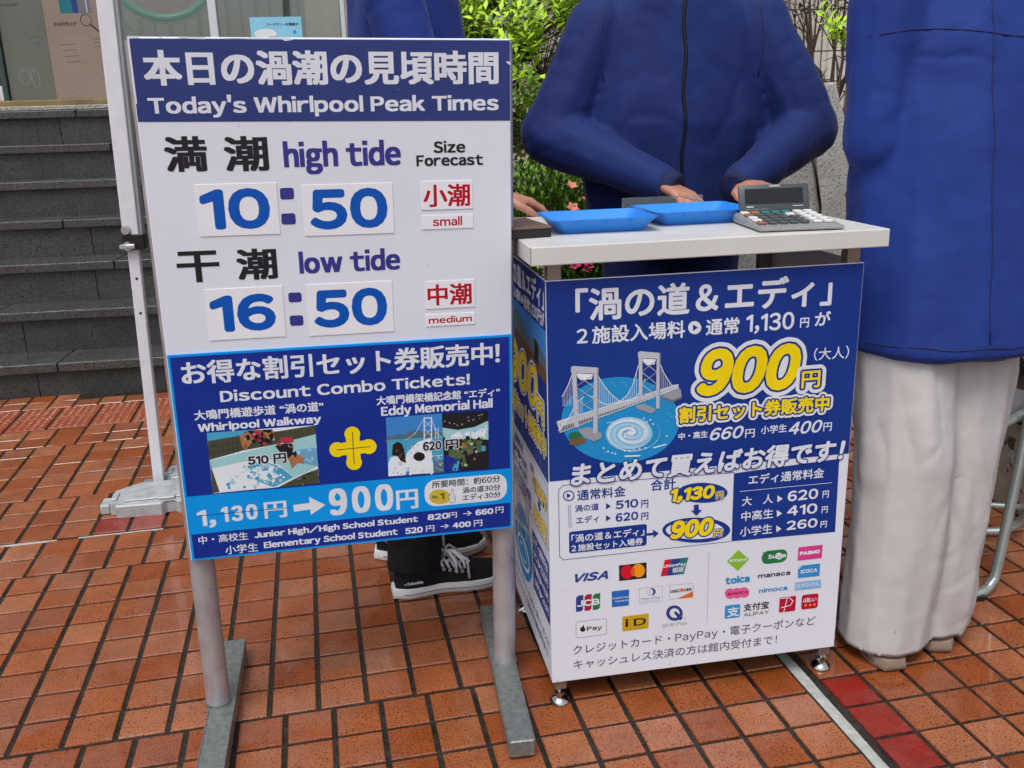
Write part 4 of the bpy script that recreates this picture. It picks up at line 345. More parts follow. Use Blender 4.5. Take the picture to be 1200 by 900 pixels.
  ('photo_print','printed photo of visitors seated in a dark domed hall',[('p',[(484.1,258.2),(574.1,256.5),(573.8,135),(484.9,136.6)],'dark',2),('p',[(484.5,229.3),(513.2,221.9),(547.3,225.4),(573.9,236.1),(573.8,196.8),(528.3,202.6),(491.2,204.3),(484.7,213.1)],'glassgreen',3),('p',[(497.5,210.3),(516.2,218.4),(522.2,211.3),(534.8,218.3),(547.1,214),(569.1,228.3),(572.1,215),(559.4,199.7),(528.3,202.6),(503.6,204.8)],'foam',4),('p',[(485.8,170.4),(505.9,171.8),(511.8,157.9),(517.6,135.6),(484.9,136.6)],'navy',3),('p',[(523.5,196.5),(534.5,203.6),(545.3,194.4),(543.3,171.5),(532.3,167.6),(521.6,176.9)],'olive',5),('p',[(495.3,182.7),(512.4,184.3),(521.4,168.6),(511.9,161.2),(495,169.5)],'olive',5),('p',[(515.2,170.9),(526.1,171.5),(528.9,149.6),(520.9,143.7),(515,157.6)],'olive',6),('p',[(548.4,194.2),(556.3,201.7),(560.9,191.3),(558.4,171.7),(551.2,172.4)],'olive',5),('p',[(559.2,184.9),(568,184.7),(567.9,174.1),(559.7,173.2)],'water2',5),('p',[(499,139.2),(508.7,156.6),(515.5,155.9),(511.4,136.9)],'water2',6),('p',[(537.6,203.4),(537.5,202.6),(537.4,202),(537.1,201.3),(536.7,200.7),(536.2,200.2),(535.6,199.8),(535,199.5),(534.3,199.3),(533.6,199.2),(532.9,199.2),(532.1,199.3),(531.4,199.6),(530.8,199.9),(530.2,200.3),(529.6,200.8),(529.1,201.4),(528.8,202.1),(528.5,202.8),(528.4,203.5),(528.3,204.2),(528.4,204.9),(528.6,205.6),(528.9,206.2),(529.2,206.8),(529.7,207.3),(530.3,207.7),(530.9,208.1),(531.6,208.3),(532.3,208.4),(533,208.4),(533.8,208.2),(534.5,208),(535.1,207.7),(535.8,207.2),(536.3,206.7),(536.8,206.1),(537.1,205.5),(537.4,204.8),(537.6,204.1)],'hair',7),('p',[(557.8,199.9),(557.8,199.4),(557.7,198.9),(557.5,198.4),(557.2,198),(556.9,197.6),(556.5,197.3),(556.1,197.1),(555.6,196.9),(555.2,196.9),(554.7,196.9),(554.2,197),(553.7,197.1),(553.3,197.4),(552.8,197.7),(552.5,198),(552.2,198.5),(551.9,198.9),(551.7,199.4),(551.6,199.9),(551.6,200.4),(551.6,200.9),(551.8,201.4),(552,201.9),(552.2,202.3),(552.5,202.7),(552.9,203),(553.3,203.2),(553.8,203.4),(554.3,203.4),(554.8,203.4),(555.2,203.4),(555.7,203.2),(556.2,203),(556.6,202.6),(556.9,202.3),(557.3,201.9),(557.5,201.4),(557.7,200.9),(557.8,200.4)],'hair',7),('p',[(490.4,241.7),(489.7,240.9),(488.5,241),(487.9,241.9),(488.5,242.7),(489.8,242.6)],'foam',6),('p',[(499.4,237.7),(498.8,236.9),(497.6,237),(497,237.9),(497.6,238.7),(498.8,238.5)],'foam',6),('p',[(508.6,235.2),(507.9,234.5),(506.7,234.6),(506.1,235.5),(506.7,236.2),(508,236.1)],'foam',6),('p',[(514.6,231.5),(514,230.7),(512.8,230.8),(512.2,231.7),(512.8,232.5),(514,232.4)],'foam',6),('p',[(523.9,232.9),(523.3,232.2),(522,232.3),(521.4,233.2),(522.1,233.9),(523.3,233.8)],'foam',6),('p',[(545.7,240.1),(545,239.3),(543.8,239.4),(543.2,240.3),(543.8,241.1),(545,241)],'foam',6),('p',[(556.6,248.3),(556,247.5),(554.7,247.6),(554.1,248.5),(554.8,249.2),(556,249.1)],'foam',6),('p',[(536.4,239.3),(535.7,238.5),(534.5,238.6),(533.9,239.5),(534.5,240.3),(535.8,240.2)],'foam',6),('p',[(506.6,208.4),(509.2,207.9),(509.2,206),(508.8,203.2),(506.8,202.3),(504.3,205),(504.6,207)],'foam',5),('p',[(540.9,212.7),(540.3,210.7),(537.9,211),(537.5,213),(538.8,214.7)],'sealight',5),('p',[(535.6,206.9),(536.1,208.9),(538,210.3),(539.6,210.3),(541.2,208.1),(539.9,204.9),(538.3,204.2)],'foamb',5),('p',[(521.6,209.6),(522.9,211.5),(525.1,212.8),(527.7,210.9),(527.7,208.4),(525.2,206.3),(523.3,206.6)],'foamb',5),('p',[(556.6,224.1),(559,223.1),(560.3,222),(559.2,219.7),(557.4,219.3),(555.3,220.6),(556,222.6)],'glassgreen',5),('p',[(566.5,225),(568.6,222.6),(566.7,220.8),(564.2,219.5),(561.6,222.9),(563.7,225.7)],'sealight',5),('p',[(539.3,218.1),(539.4,215.4),(536.8,214.8),(535.1,215.2),(532.6,217.9),(535.3,219.9),(537.3,219.9)],'foamb',5),('p',[(554.7,206.6),(556.5,206.7),(558.3,203.8),(558.8,201.7),(556.6,200.8),(553.7,201.1),(553.9,203.5)],'foamb',5),('p',[(499.9,208.5),(498,209),(497,210.8),(499.3,211.6),(500.8,210.5)],'sealight',5),('p',[(561.8,218.1),(563.4,217.2),(564.3,215.7),(563,214.5),(561.1,214.6),(559.7,215.9),(560,217.3)],'foamb',5),('p',[(560.9,201.4),(559.1,201.7),(558,203.3),(559.2,204.8),(560.2,205.4),(561.2,204.5),(562.1,203.1)],'glassgreen',5),('p',[(504.9,204.8),(506,208),(508,207.6),(509.7,205.2),(507.6,204.1)],'foam',5),('p',[(532.9,204.9),(529.7,205.1),(529.1,208.2),(530.9,209.3),(533,207.8)],'foam',5),('p',[(541.7,210.3),(540.3,212.5),(542.4,214.7),(544.4,215),(546.5,212.8),(546.8,210.5),(543.9,209.4)],'foam',5),('p',[(516.1,206.2),(517.3,207.5),(519,206.5),(519.1,205.1),(518,203.7),(516.1,204)],'sealight',5),('p',[(522.1,204.8),(523.9,206.3),(525.2,204.6),(526.1,203.1),(525.7,201.3),(523.3,201.5),(521.9,202.5)],'glassgreen',5),('p',[(554,217.7),(555.1,215.7),(553.6,214.6),(551,215.6),(552.2,217.8)],'foam',5),('p',[(512.6,202.4),(510.3,202.2),(508.4,204.7),(510.8,207),(513,206)],'glassgreen',5),('p',[(505,205.8),(504.3,207.3),(504.7,208.6),(505.7,209.4),(506.4,207.9),(506.8,206.8)],'sealight',5),('p',[(543.8,216.6),(544.7,219),(547.6,221.1),(549.8,220.6),(552.3,216.7),(549.9,214.9),(546.7,213.5)],'sealight',5),('p',[(520.8,208.4),(521.6,207.5),(521.2,206.3),(520.3,206.2),(519.4,206.4),(518.8,207.7),(519.5,208.9)],'foam',5),('p',[(557.1,201.3),(557.5,198.6),(553.2,197.2),(551,201),(554.6,202.5)],'glassgreen',5),('p',[(571.4,222.7),(571.8,220.3),(571.1,219.2),(568.7,219),(568.2,220.2),(568,222.1),(569.5,222.9)],'foam',5),('p',[(517.9,212.4),(516.3,211),(512.9,212.2),(514.5,215.1),(517.3,215.6)],'foam',5),('p',[(568.3,203.3),(565.7,200.7),(563.1,201.8),(563.2,204.7),(564.3,207.3),(567,206.2)],'foam',5),('p',[(557.8,206.5),(557.6,208.9),(560.1,208.6),(561.9,206.1),(559.2,205.4)],'foam',5),('p',[(516.7,209.1),(519.1,207.9),(519,204.8),(516.3,203.2),(513.3,207.2)],'foam',5),('p',[(555.9,218.2),(556.5,217),(556.1,215.2),(554.6,215.3),(553.8,217.1),(554.3,219.2)],'glassgreen',5),('p',[(528.3,210),(530.4,208.8),(532.1,207.6),(532.1,205),(529.3,203.3),(527.5,204.5),(526.8,207.5)],'glassgreen',5),('p',[(568.4,213.5),(568.8,215.4),(570.9,216.9),(572.5,215.6),(574.3,214.1),(573.1,211.8),(570.7,212.5)],'glassgreen',5),('p',[(531,204.5),(530.6,207.3),(533.3,209.1),(536,207.5),(536.5,205.5),(535.5,203),(533.3,203.3)],'foam',5),('p',[(508.4,210.2),(508.8,212.7),(510,212.3),(511,210.6),(509.6,209.3)],'foam',5),('p',[(570,219.1),(570.1,221.6),(572.7,224.1),(574.8,220),(572.6,217.3)],'foamb',5),('p',[(536.3,215.7),(534.8,213.5),(532,215.4),(531.6,218),(533.5,220),(535.5,218.8)],'foam',5),('p',[(505,186.4),(505.3,185.4),(504.8,184.2),(504,183.4),(502.7,184.3),(503.1,185.9),(503.6,186.7)],'lime',7),('p',[(538.6,196.3),(538.6,193.1),(535.9,190.9),(533.1,193.9),(534.4,196.2)],'lime',7),('p',[(545,180.2),(546.9,182.7),(548.6,181.3),(548.8,179.2),(546.9,178.6)],'dark',7),('p',[(549.9,199.4),(550.6,200.2),(551.6,201.3),(552.4,200.3),(552.2,199),(551.9,197.8),(550.7,198.6)],'hair',7),('p',[(521.9,186.9),(523.4,188.7),(525.9,188.1),(525.3,185),(522.6,183.5)],'hair',7),('p',[(519.2,192.1),(516.5,191.5),(516,194.1),(517.4,197.3),(520.1,195)],'hair',7),('p',[(544.3,201.5),(545.1,202.5),(546.2,202),(546.8,200.9),(546,199.4),(544.7,200.3)],'lime',7),('p',[(561.8,191.3),(563.1,190),(562.4,188.1),(560.8,188.4),(559.2,189.1),(559.8,190.5),(560.4,191.5)],'hair',7),('p',[(528.9,144),(528.2,146.5),(528.2,149.1),(529.8,150.5),(531.6,148.2),(532.3,146.5),(531.3,145.6)],'lime',7),('p',[(555,198.2),(552.9,199.5),(552,200.5),(551.6,202.5),(553.3,203.4),(555.2,202.6),(555.8,200.5)],'hair',7),('p',[(516.2,178.1),(514.3,176.4),(512.2,178),(511.7,180.1),(512.6,181.6),(514.8,182),(516,180.4)],'skin',7),('p',[(540.6,200.5),(539.4,200.6),(539,202.6),(539.1,204.2),(541.5,204.1),(542.6,202.6),(541.9,200.7)],'olive',7),('p',[(560,184.9),(560.5,181.1),(555.7,180.3),(554.3,185),(557.4,188.4)],'olive',7),('p',[(523.5,202.6),(525.4,202.2),(525,200.6),(524.2,199.2),(522.8,199.8),(521,200.7),(522.5,202.8)],'skin',7),('p',[(540,187.7),(537.1,190.7),(538.7,194.2),(541.7,193.6),(543,191.7),(542.1,189.2)],'greyl',7),('p',[(556.8,197.6),(554.5,198.2),(554.3,199.7),(554.8,201.2),(557.2,200.9),(558.9,200),(559.2,198.1)],'dark',7),('p',[(540,194.3),(539.1,193.3),(537.2,194.1),(537.7,196.1),(539.9,196.6)],'grate',7),('p',[(511.4,196.6),(513.9,195.4),(514.1,192.6),(510.8,190.2),(507.6,191.8),(507.4,195),(508.4,198.3)],'lime',7),('p',[(549,194),(547.6,194.6),(546.8,196.7),(548.9,196.9),(550.9,196.6),(550.9,194.1)],'grate',7),('p',[(534.4,183.6),(531.7,184),(530.3,186.8),(531.7,189.4),(534.2,189.4),(536.2,186.5)],'olive',7),('p',[(525.6,197.7),(525.3,201.7),(528.2,202.9),(531.3,202.5),(530.9,198.6),(528.9,196.7)],'grate',7),('p',[(513.8,180.6),(514.7,182.7),(516.6,184.1),(518.6,183.1),(518.4,180.7),(517.9,178.8),(515.5,178.5)],'dark',7),('p',[(534.1,198.6),(535,199.5),(536.6,200),(537,198.3),(536.8,197.2),(535.8,195.8),(534.4,196.9)],'lime',7),('p',[(548.9,198.2),(547.8,195.7),(546,195.2),(544.2,196.8),(544.9,199.3),(546.8,200.5)],'olive',7),('p',[(549.3,197.7),(551.3,197.4),(550.9,194.7),(549.4,194),(547.9,194.6),(547.7,197.4)],'grate',7),('p',[(517.8,176.6),(519.8,178.8),(521.3,178.4),(522.8,176.3),(521.7,174.2),(519.6,174.5)],'lime',7),('p',[(526.6,150.9),(528.5,149.3),(530.3,147.7),(528.3,145.2),(526.3,144.8),(525.5,147.5),(524.9,149.7)],'greyl',7),('p',[(529.9,176.3),(530,173.8),(527.4,171),(523.9,174.8),(524.7,178.3),(528.4,178.9)],'hair',7),('p',[(518.3,154.4),(517.6,155.9),(518.7,157),(519.8,156.2),(519.6,154.3)],'olive',7),('p',[(523.7,160.3),(524.1,159),(522.6,158.5),(521.8,159.2),(521.8,160.9),(522.7,161.8)],'greyl',7),('p',[(513.3,172.7),(512,173.7),(511.5,175.7),(513.6,175.8),(514.9,174)],'olive',7),('p',[(537.4,185.6),(534.9,184.9),(532.7,188.6),(534,191.3),(536.7,191.3),(539,191.1),(538.9,188)],'grate',7),('p',[(524.8,187.5),(527.1,190.2),(529.5,188.3),(531.3,186.4),(529.3,183.9),(527.6,183),(525,184.1)],'skin',7),('p',[(535.3,179.6),(537.4,177),(536.6,175),(534.2,174.8),(533.1,176.3),(532.7,178.3)],'skin',7),('p',[(509.1,174.7),(510,173.8),(510.1,172.4),(509,171.6),(507.6,172.4),(507.1,173.7),(508.3,174.4)],'olive',7),('p',[(524,202),(527,203.3),(528.7,199.7),(527.4,197.9),(524.6,197.1),(522.4,199.7)],'grate',7),('p',[(547.1,188.9),(545.6,188.3),(543.9,188.6),(543.9,190.3),(544.3,191.8),(546,191.5),(546.4,190.4)],'olive',7),('p',[(522.8,183.8),(519.8,183.2),(516.8,186),(519.6,189.1),(522.8,187.2)],'lime',7),('p',[(528.9,183),(527.3,182.7),(526.3,183.5),(526,184.9),(527.3,185.4),(528.5,184.9),(529.1,183.9)],'olive',7),('p',[(560.8,197.6),(558.3,199.7),(559.6,202.5),(561.2,202.5),(562.6,201.3),(563,199.3)],'lime',7),('p',[(527.4,199.2),(528.6,201.9),(531.6,200.3),(531,196.9),(528.7,196.8)],'grate',7),('p',[(524.8,194.8),(527.1,192.8),(525.2,190.9),(523.2,190.7),(520.7,192),(522,195.4)],'skin',7),('p',[(515.3,177.4),(513.8,178.3),(513,181),(514.9,183.2),(517,182),(518.9,179.8),(517.4,177.7)],'lime',7),('p',[(555.4,184),(553.5,186.2),(555.4,188.5),(557.1,187.9),(558.9,185.7),(557.1,183.7)],'dark',7),('p',[(552.9,172.4),(555.1,171.3),(554.6,168.8),(552.2,169.4),(551.6,171.3)],'dark',7),('p',[(518.2,176.1),(518,177.1),(518.1,178.4),(519,178.7),(520.2,177.6),(520.1,176.7),(519.5,175.9)],'dark',7),('p',[(511.2,189.8),(511.1,191.6),(512.4,193.5),(514,191.7),(513.6,188.9)],'hair',7),('p',[(542.9,159.6),(545.3,161.8),(547.5,159.7),(547.5,157.2),(545.8,156.4),(543.8,156.9)],'skin',7),('p',[(524,158.9),(520.1,157.8),(517.9,160),(518.9,163.4),(522.2,162.3)],'hair',7),('p',[(519.2,158.6),(522.1,157),(521.4,154.6),(518.8,153.1),(517,153.9),(514.6,157.2),(517.1,160.2)],'hair',7),('p',[(550.1,170.6),(547.9,171.8),(546.9,173.6),(548.2,176.8),(551,175.5),(551.6,172.9)],'greyl',7),('p',[(524.8,195.7),(523.1,197.5),(522.6,200.8),(524.5,202.1),(526.8,201.3),(528.8,199.5),(527.2,196.9)],'dark',7),('p',[(516.8,196.7),(517.7,197.9),(518.9,197),(519.4,196),(519.1,194.2),(518,194.3),(516.6,195.4)],'olive',7),('p',[(545.7,182.6),(545.7,183.9),(546.9,184.1),(547.8,183.9),(548.1,182.2),(546.6,181.7)],'greyl',7),('p',[(548.2,196.5),(548,198),(548.4,198.9),(549.8,198.4),(550.4,197.6),(549.5,196.9)],'dark',7),('p',[(537.7,194.3),(537.8,195.6),(539,196.1),(540.4,195),(539.4,193.2)],'hair',7),('p',[(525.7,184.1),(522.6,183.7),(520.8,187.1),(521.7,190.6),(524.8,191.1),(527.3,187.8)],'skin',7),('p',[(559.6,194.1),(559.8,194.9),(561.3,195),(562.3,194.1),(562.3,192.2),(560.7,191.9),(559.4,192.9)],'olive',7),('p',[(531.1,169),(528,168.3),(525.5,172.1),(528.1,175.2),(531.8,173.4),(532.5,171)],'hair',7),('p',[(553.2,164.9),(551.8,165.8),(552,167.4),(553.3,167.7),(554,166.3)],'olive',7),('p',[(511.2,152.4),(509.3,151.6),(506.4,152.2),(506.3,155.5),(509.4,156.5),(512.1,155)],'logoblue',6),('p',[(509.5,139.4),(507.6,138.3),(504.6,139.2),(504.7,141.4),(506.6,144.6),(508.4,143.1)],'logoblue',6),('p',[(510.6,153.9),(511.6,157),(513.7,159.2),(517,156.1),(515.4,152.9),(513.2,150.9)],'water2',6),('p',[(497.7,154.7),(494.7,154.3),(493.3,158.9),(495.1,163.2),(498.3,162.9),(500.9,158.3)],'navy',6),('p',[(502.3,139.9),(497.7,137.3),(494.4,141.1),(495.5,146.2),(500.8,144.6)],'navy',6),('p',[(491.3,150.7),(493.8,150.7),(494.2,148),(491.6,146.5),(490.6,149)],'navy',6),('p',[(503.4,149.7),(499.8,152),(502.7,156.2),(505.4,154.7),(506.8,151.1)],'logoblue',6),('p',[(510.5,157.8),(508.6,157.1),(505.9,158.9),(507.3,161.9),(510.1,161.9)],'logoblue',6),('p',[(496.8,143.6),(500.5,144.5),(503.3,144),(504.3,141),(502.9,139),(500.3,137.7),(497.1,139.8)],'navy',6),('p',[(505.1,139.5),(506,137.3),(504.6,136.1),(502.4,137.4),(503.4,139.3)],'logoblue',6),('p',[(494.8,145),(494.5,150.4),(498,151.5),(502.3,148.5),(500,144.4)],'logoblue',6),('p',[(500.1,143.3),(497.9,141.7),(494.7,140.8),(493.1,145.5),(494.8,147.5),(498.2,146.9)],'logoblue',6),('p',[(499.8,160.5),(500,158.4),(499.4,156.9),(498.1,157),(496.4,158.7),(496.7,160.5),(498.7,161.4)],'logoblue',6),('p',[(507.5,153.4),(509.9,151.1),(510.2,148.2),(509.9,146),(506.5,145.7),(504.6,148.1),(505.2,151.3)],'water2',6),('p',[(561.8,246.8),(560.3,247.3),(560,248.7),(561.1,250),(562.9,248.8)],'stone3',4),('p',[(533,248),(535.1,248.7),(536.7,246.8),(536.5,245),(534.7,244.2),(533.3,245.7)],'stone3',4),('p',[(561.1,250.1),(561.7,252.4),(563.6,251.5),(564.2,249.6),(562.3,248.5)],'stone3',4),('p',[(545.4,243.9),(547.8,244.3),(547.9,241.8),(546.8,240.1),(544.3,242)],'header',4),('p',[(561.3,247.8),(559.6,247.4),(558,248.8),(558.4,250.4),(560.1,251.2),(561,249.6)],'stone3',4),('p',[(543.3,250.2),(543.8,250.8),(545.1,250.7),(545.2,249.3),(544.4,248.5),(543.4,248.8)],'header',4),('p',[(556.2,240.3),(555.6,242.4),(557,242.9),(558.1,241.8),(557.7,240.3)],'stone3',4),('p',[(532.6,243.6),(531.1,243.1),(529.8,245.8),(531.7,246.7),(534,245.7),(533.9,244.3)],'header',4)]),
  ('lettering',None,[('t','620',445.4,184.8,481.4,203.6,'ink',1.01,0,13,((2.4,'paper'),)),('t','円',489.2,183.9,514.4,203.8,'ink',0.75,0,13,((2.4,'paper'),))]),
  ('lettering',None,[('t','1,',19.8,66.6,53,104.9,'paper',1.66,0,4,()),('t','1\u20093\u20090',63.5,75.1,129.2,108.1,'paper',1.84,0,4,()),('t','円',141.2,74,182.8,108.7,'paper',1.22,0,4,()),('l',[(17.2,94.1),(189.1,92.9)],1.1,'ink',7)]),
  ('arrow_print',None,[('p',[(195.3,97.5),(225.8,98.7),(225.5,111.2),(254.7,91.5),(226.3,73.4),(226,85.4),(195.9,83.5)],'paper',4)]),
  ('lettering',None,[('t','9\u20090\u20090',262,66,384.3,124.6,'paper',3.13,0,4,()),('t','円',389.7,65.6,432.6,107.5,'paper',1.36,0,4,())]),
  ('duration_box',None,[('r',445.5,66.2,609.8,122.9,22,'paper',3),('t','所要時間：約60分',460.4,105.2,596.3,119.5,'ink',0.34,0,4,()),('t','渦の道30分',520.5,89.7,596.5,98.7,'ink',0.34,0,4,()),('t','エディ30分',520.2,73.3,597,83.9,'ink',0.34,0,4,()),('p',[(495.8,83.2),(496.9,80.1),(494.4,78.1),(494.1,75),(490.7,73.9),(489.1,71.1),(485.1,71),(482.3,68.9),(478.3,70),(474.6,68.8),(471.1,70.8),(467.1,70.6),(464.4,73.3),(460.5,74.2),(459.1,77.3),(455.7,79.2),(455.6,82.3),(453.3,84.9),(454.6,87.6),(453.4,90.7),(456,92.7),(456.2,95.8),(459.7,96.9),(461.3,99.6),(465.2,99.7),(468,101.8),(471.9,100.8),(475.6,102),(479.1,100),(483.1,100.2),(485.8,97.5),(489.7,96.6),(491.2,93.5),(494.5,91.6),(494.6,88.5),(497.1,85.9)],'gold',4),('t','1',476.2,79.2,484.1,93.6,'goldd',1.29,0,5,()),('t','No.',460,82.6,472.7,89.7,'goldd',0.37,0,5,()),('p',[(493,85.9),(497.1,87.1),(498.6,98.8),(502.4,98.4),(502.8,87.5),(505.9,85.1),(505.6,74.2),(501.1,69.9),(494.2,72.1)],'paper',6),('l',[(493,85.9),(497.1,87.1),(498.6,98.8),(502.4,98.4),(502.8,87.5),(505.9,85.1),(505.6,74.2),(501.1,69.9),(494.2,72.1),(493,85.9)],0.7,'ink',7),('l',[(497,83),(504.6,82.9)],0.5,'ink',7),('l',[(496.9,79.3),(504.5,79.2)],0.5,'ink',7)]),
  ('lettering',None,[('t','中・高校生',17.6,35.3,107.5,51.5,'paper',0.27,0,2,()),('t','Junior High/High School Student',119.1,32.8,430.6,50.8,'paper',0.83,0,2,()),('t','820',449.6,36.9,491.5,50,'paper',0.92,0,2,()),('t','円',491.8,36.9,508,49.5,'paper',0.2,0,2,()),('t','→',520.5,38.4,537.9,48.9,'paper',0.28,0,2,()),('t','660',545.4,37,581.6,50.3,'paper',0.92,0,2,()),('t','円',586.1,37.2,602.4,51.4,'paper',0.2,0,2,())]),
  ('lettering',None,[('t','小学生',63.5,11,123.5,24.2,'paper',0.27,0,2,()),('t','Elementary School Student',134.5,9.4,389.4,27.4,'paper',0.83,0,2,()),('t','520',404.3,11.9,439.2,25.7,'paper',0.92,0,2,()),('t','円',445.6,12.4,462.4,25.7,'paper',0.2,0,2,()),('t','→',474.8,15.9,491.6,25.8,'paper',0.28,0,2,()),('t','400',498.9,13.8,535.6,26.9,'paper',0.92,0,2,()),('t','円',541.8,12.9,558.8,27.1,'paper',0.2,0,2,())]),
]
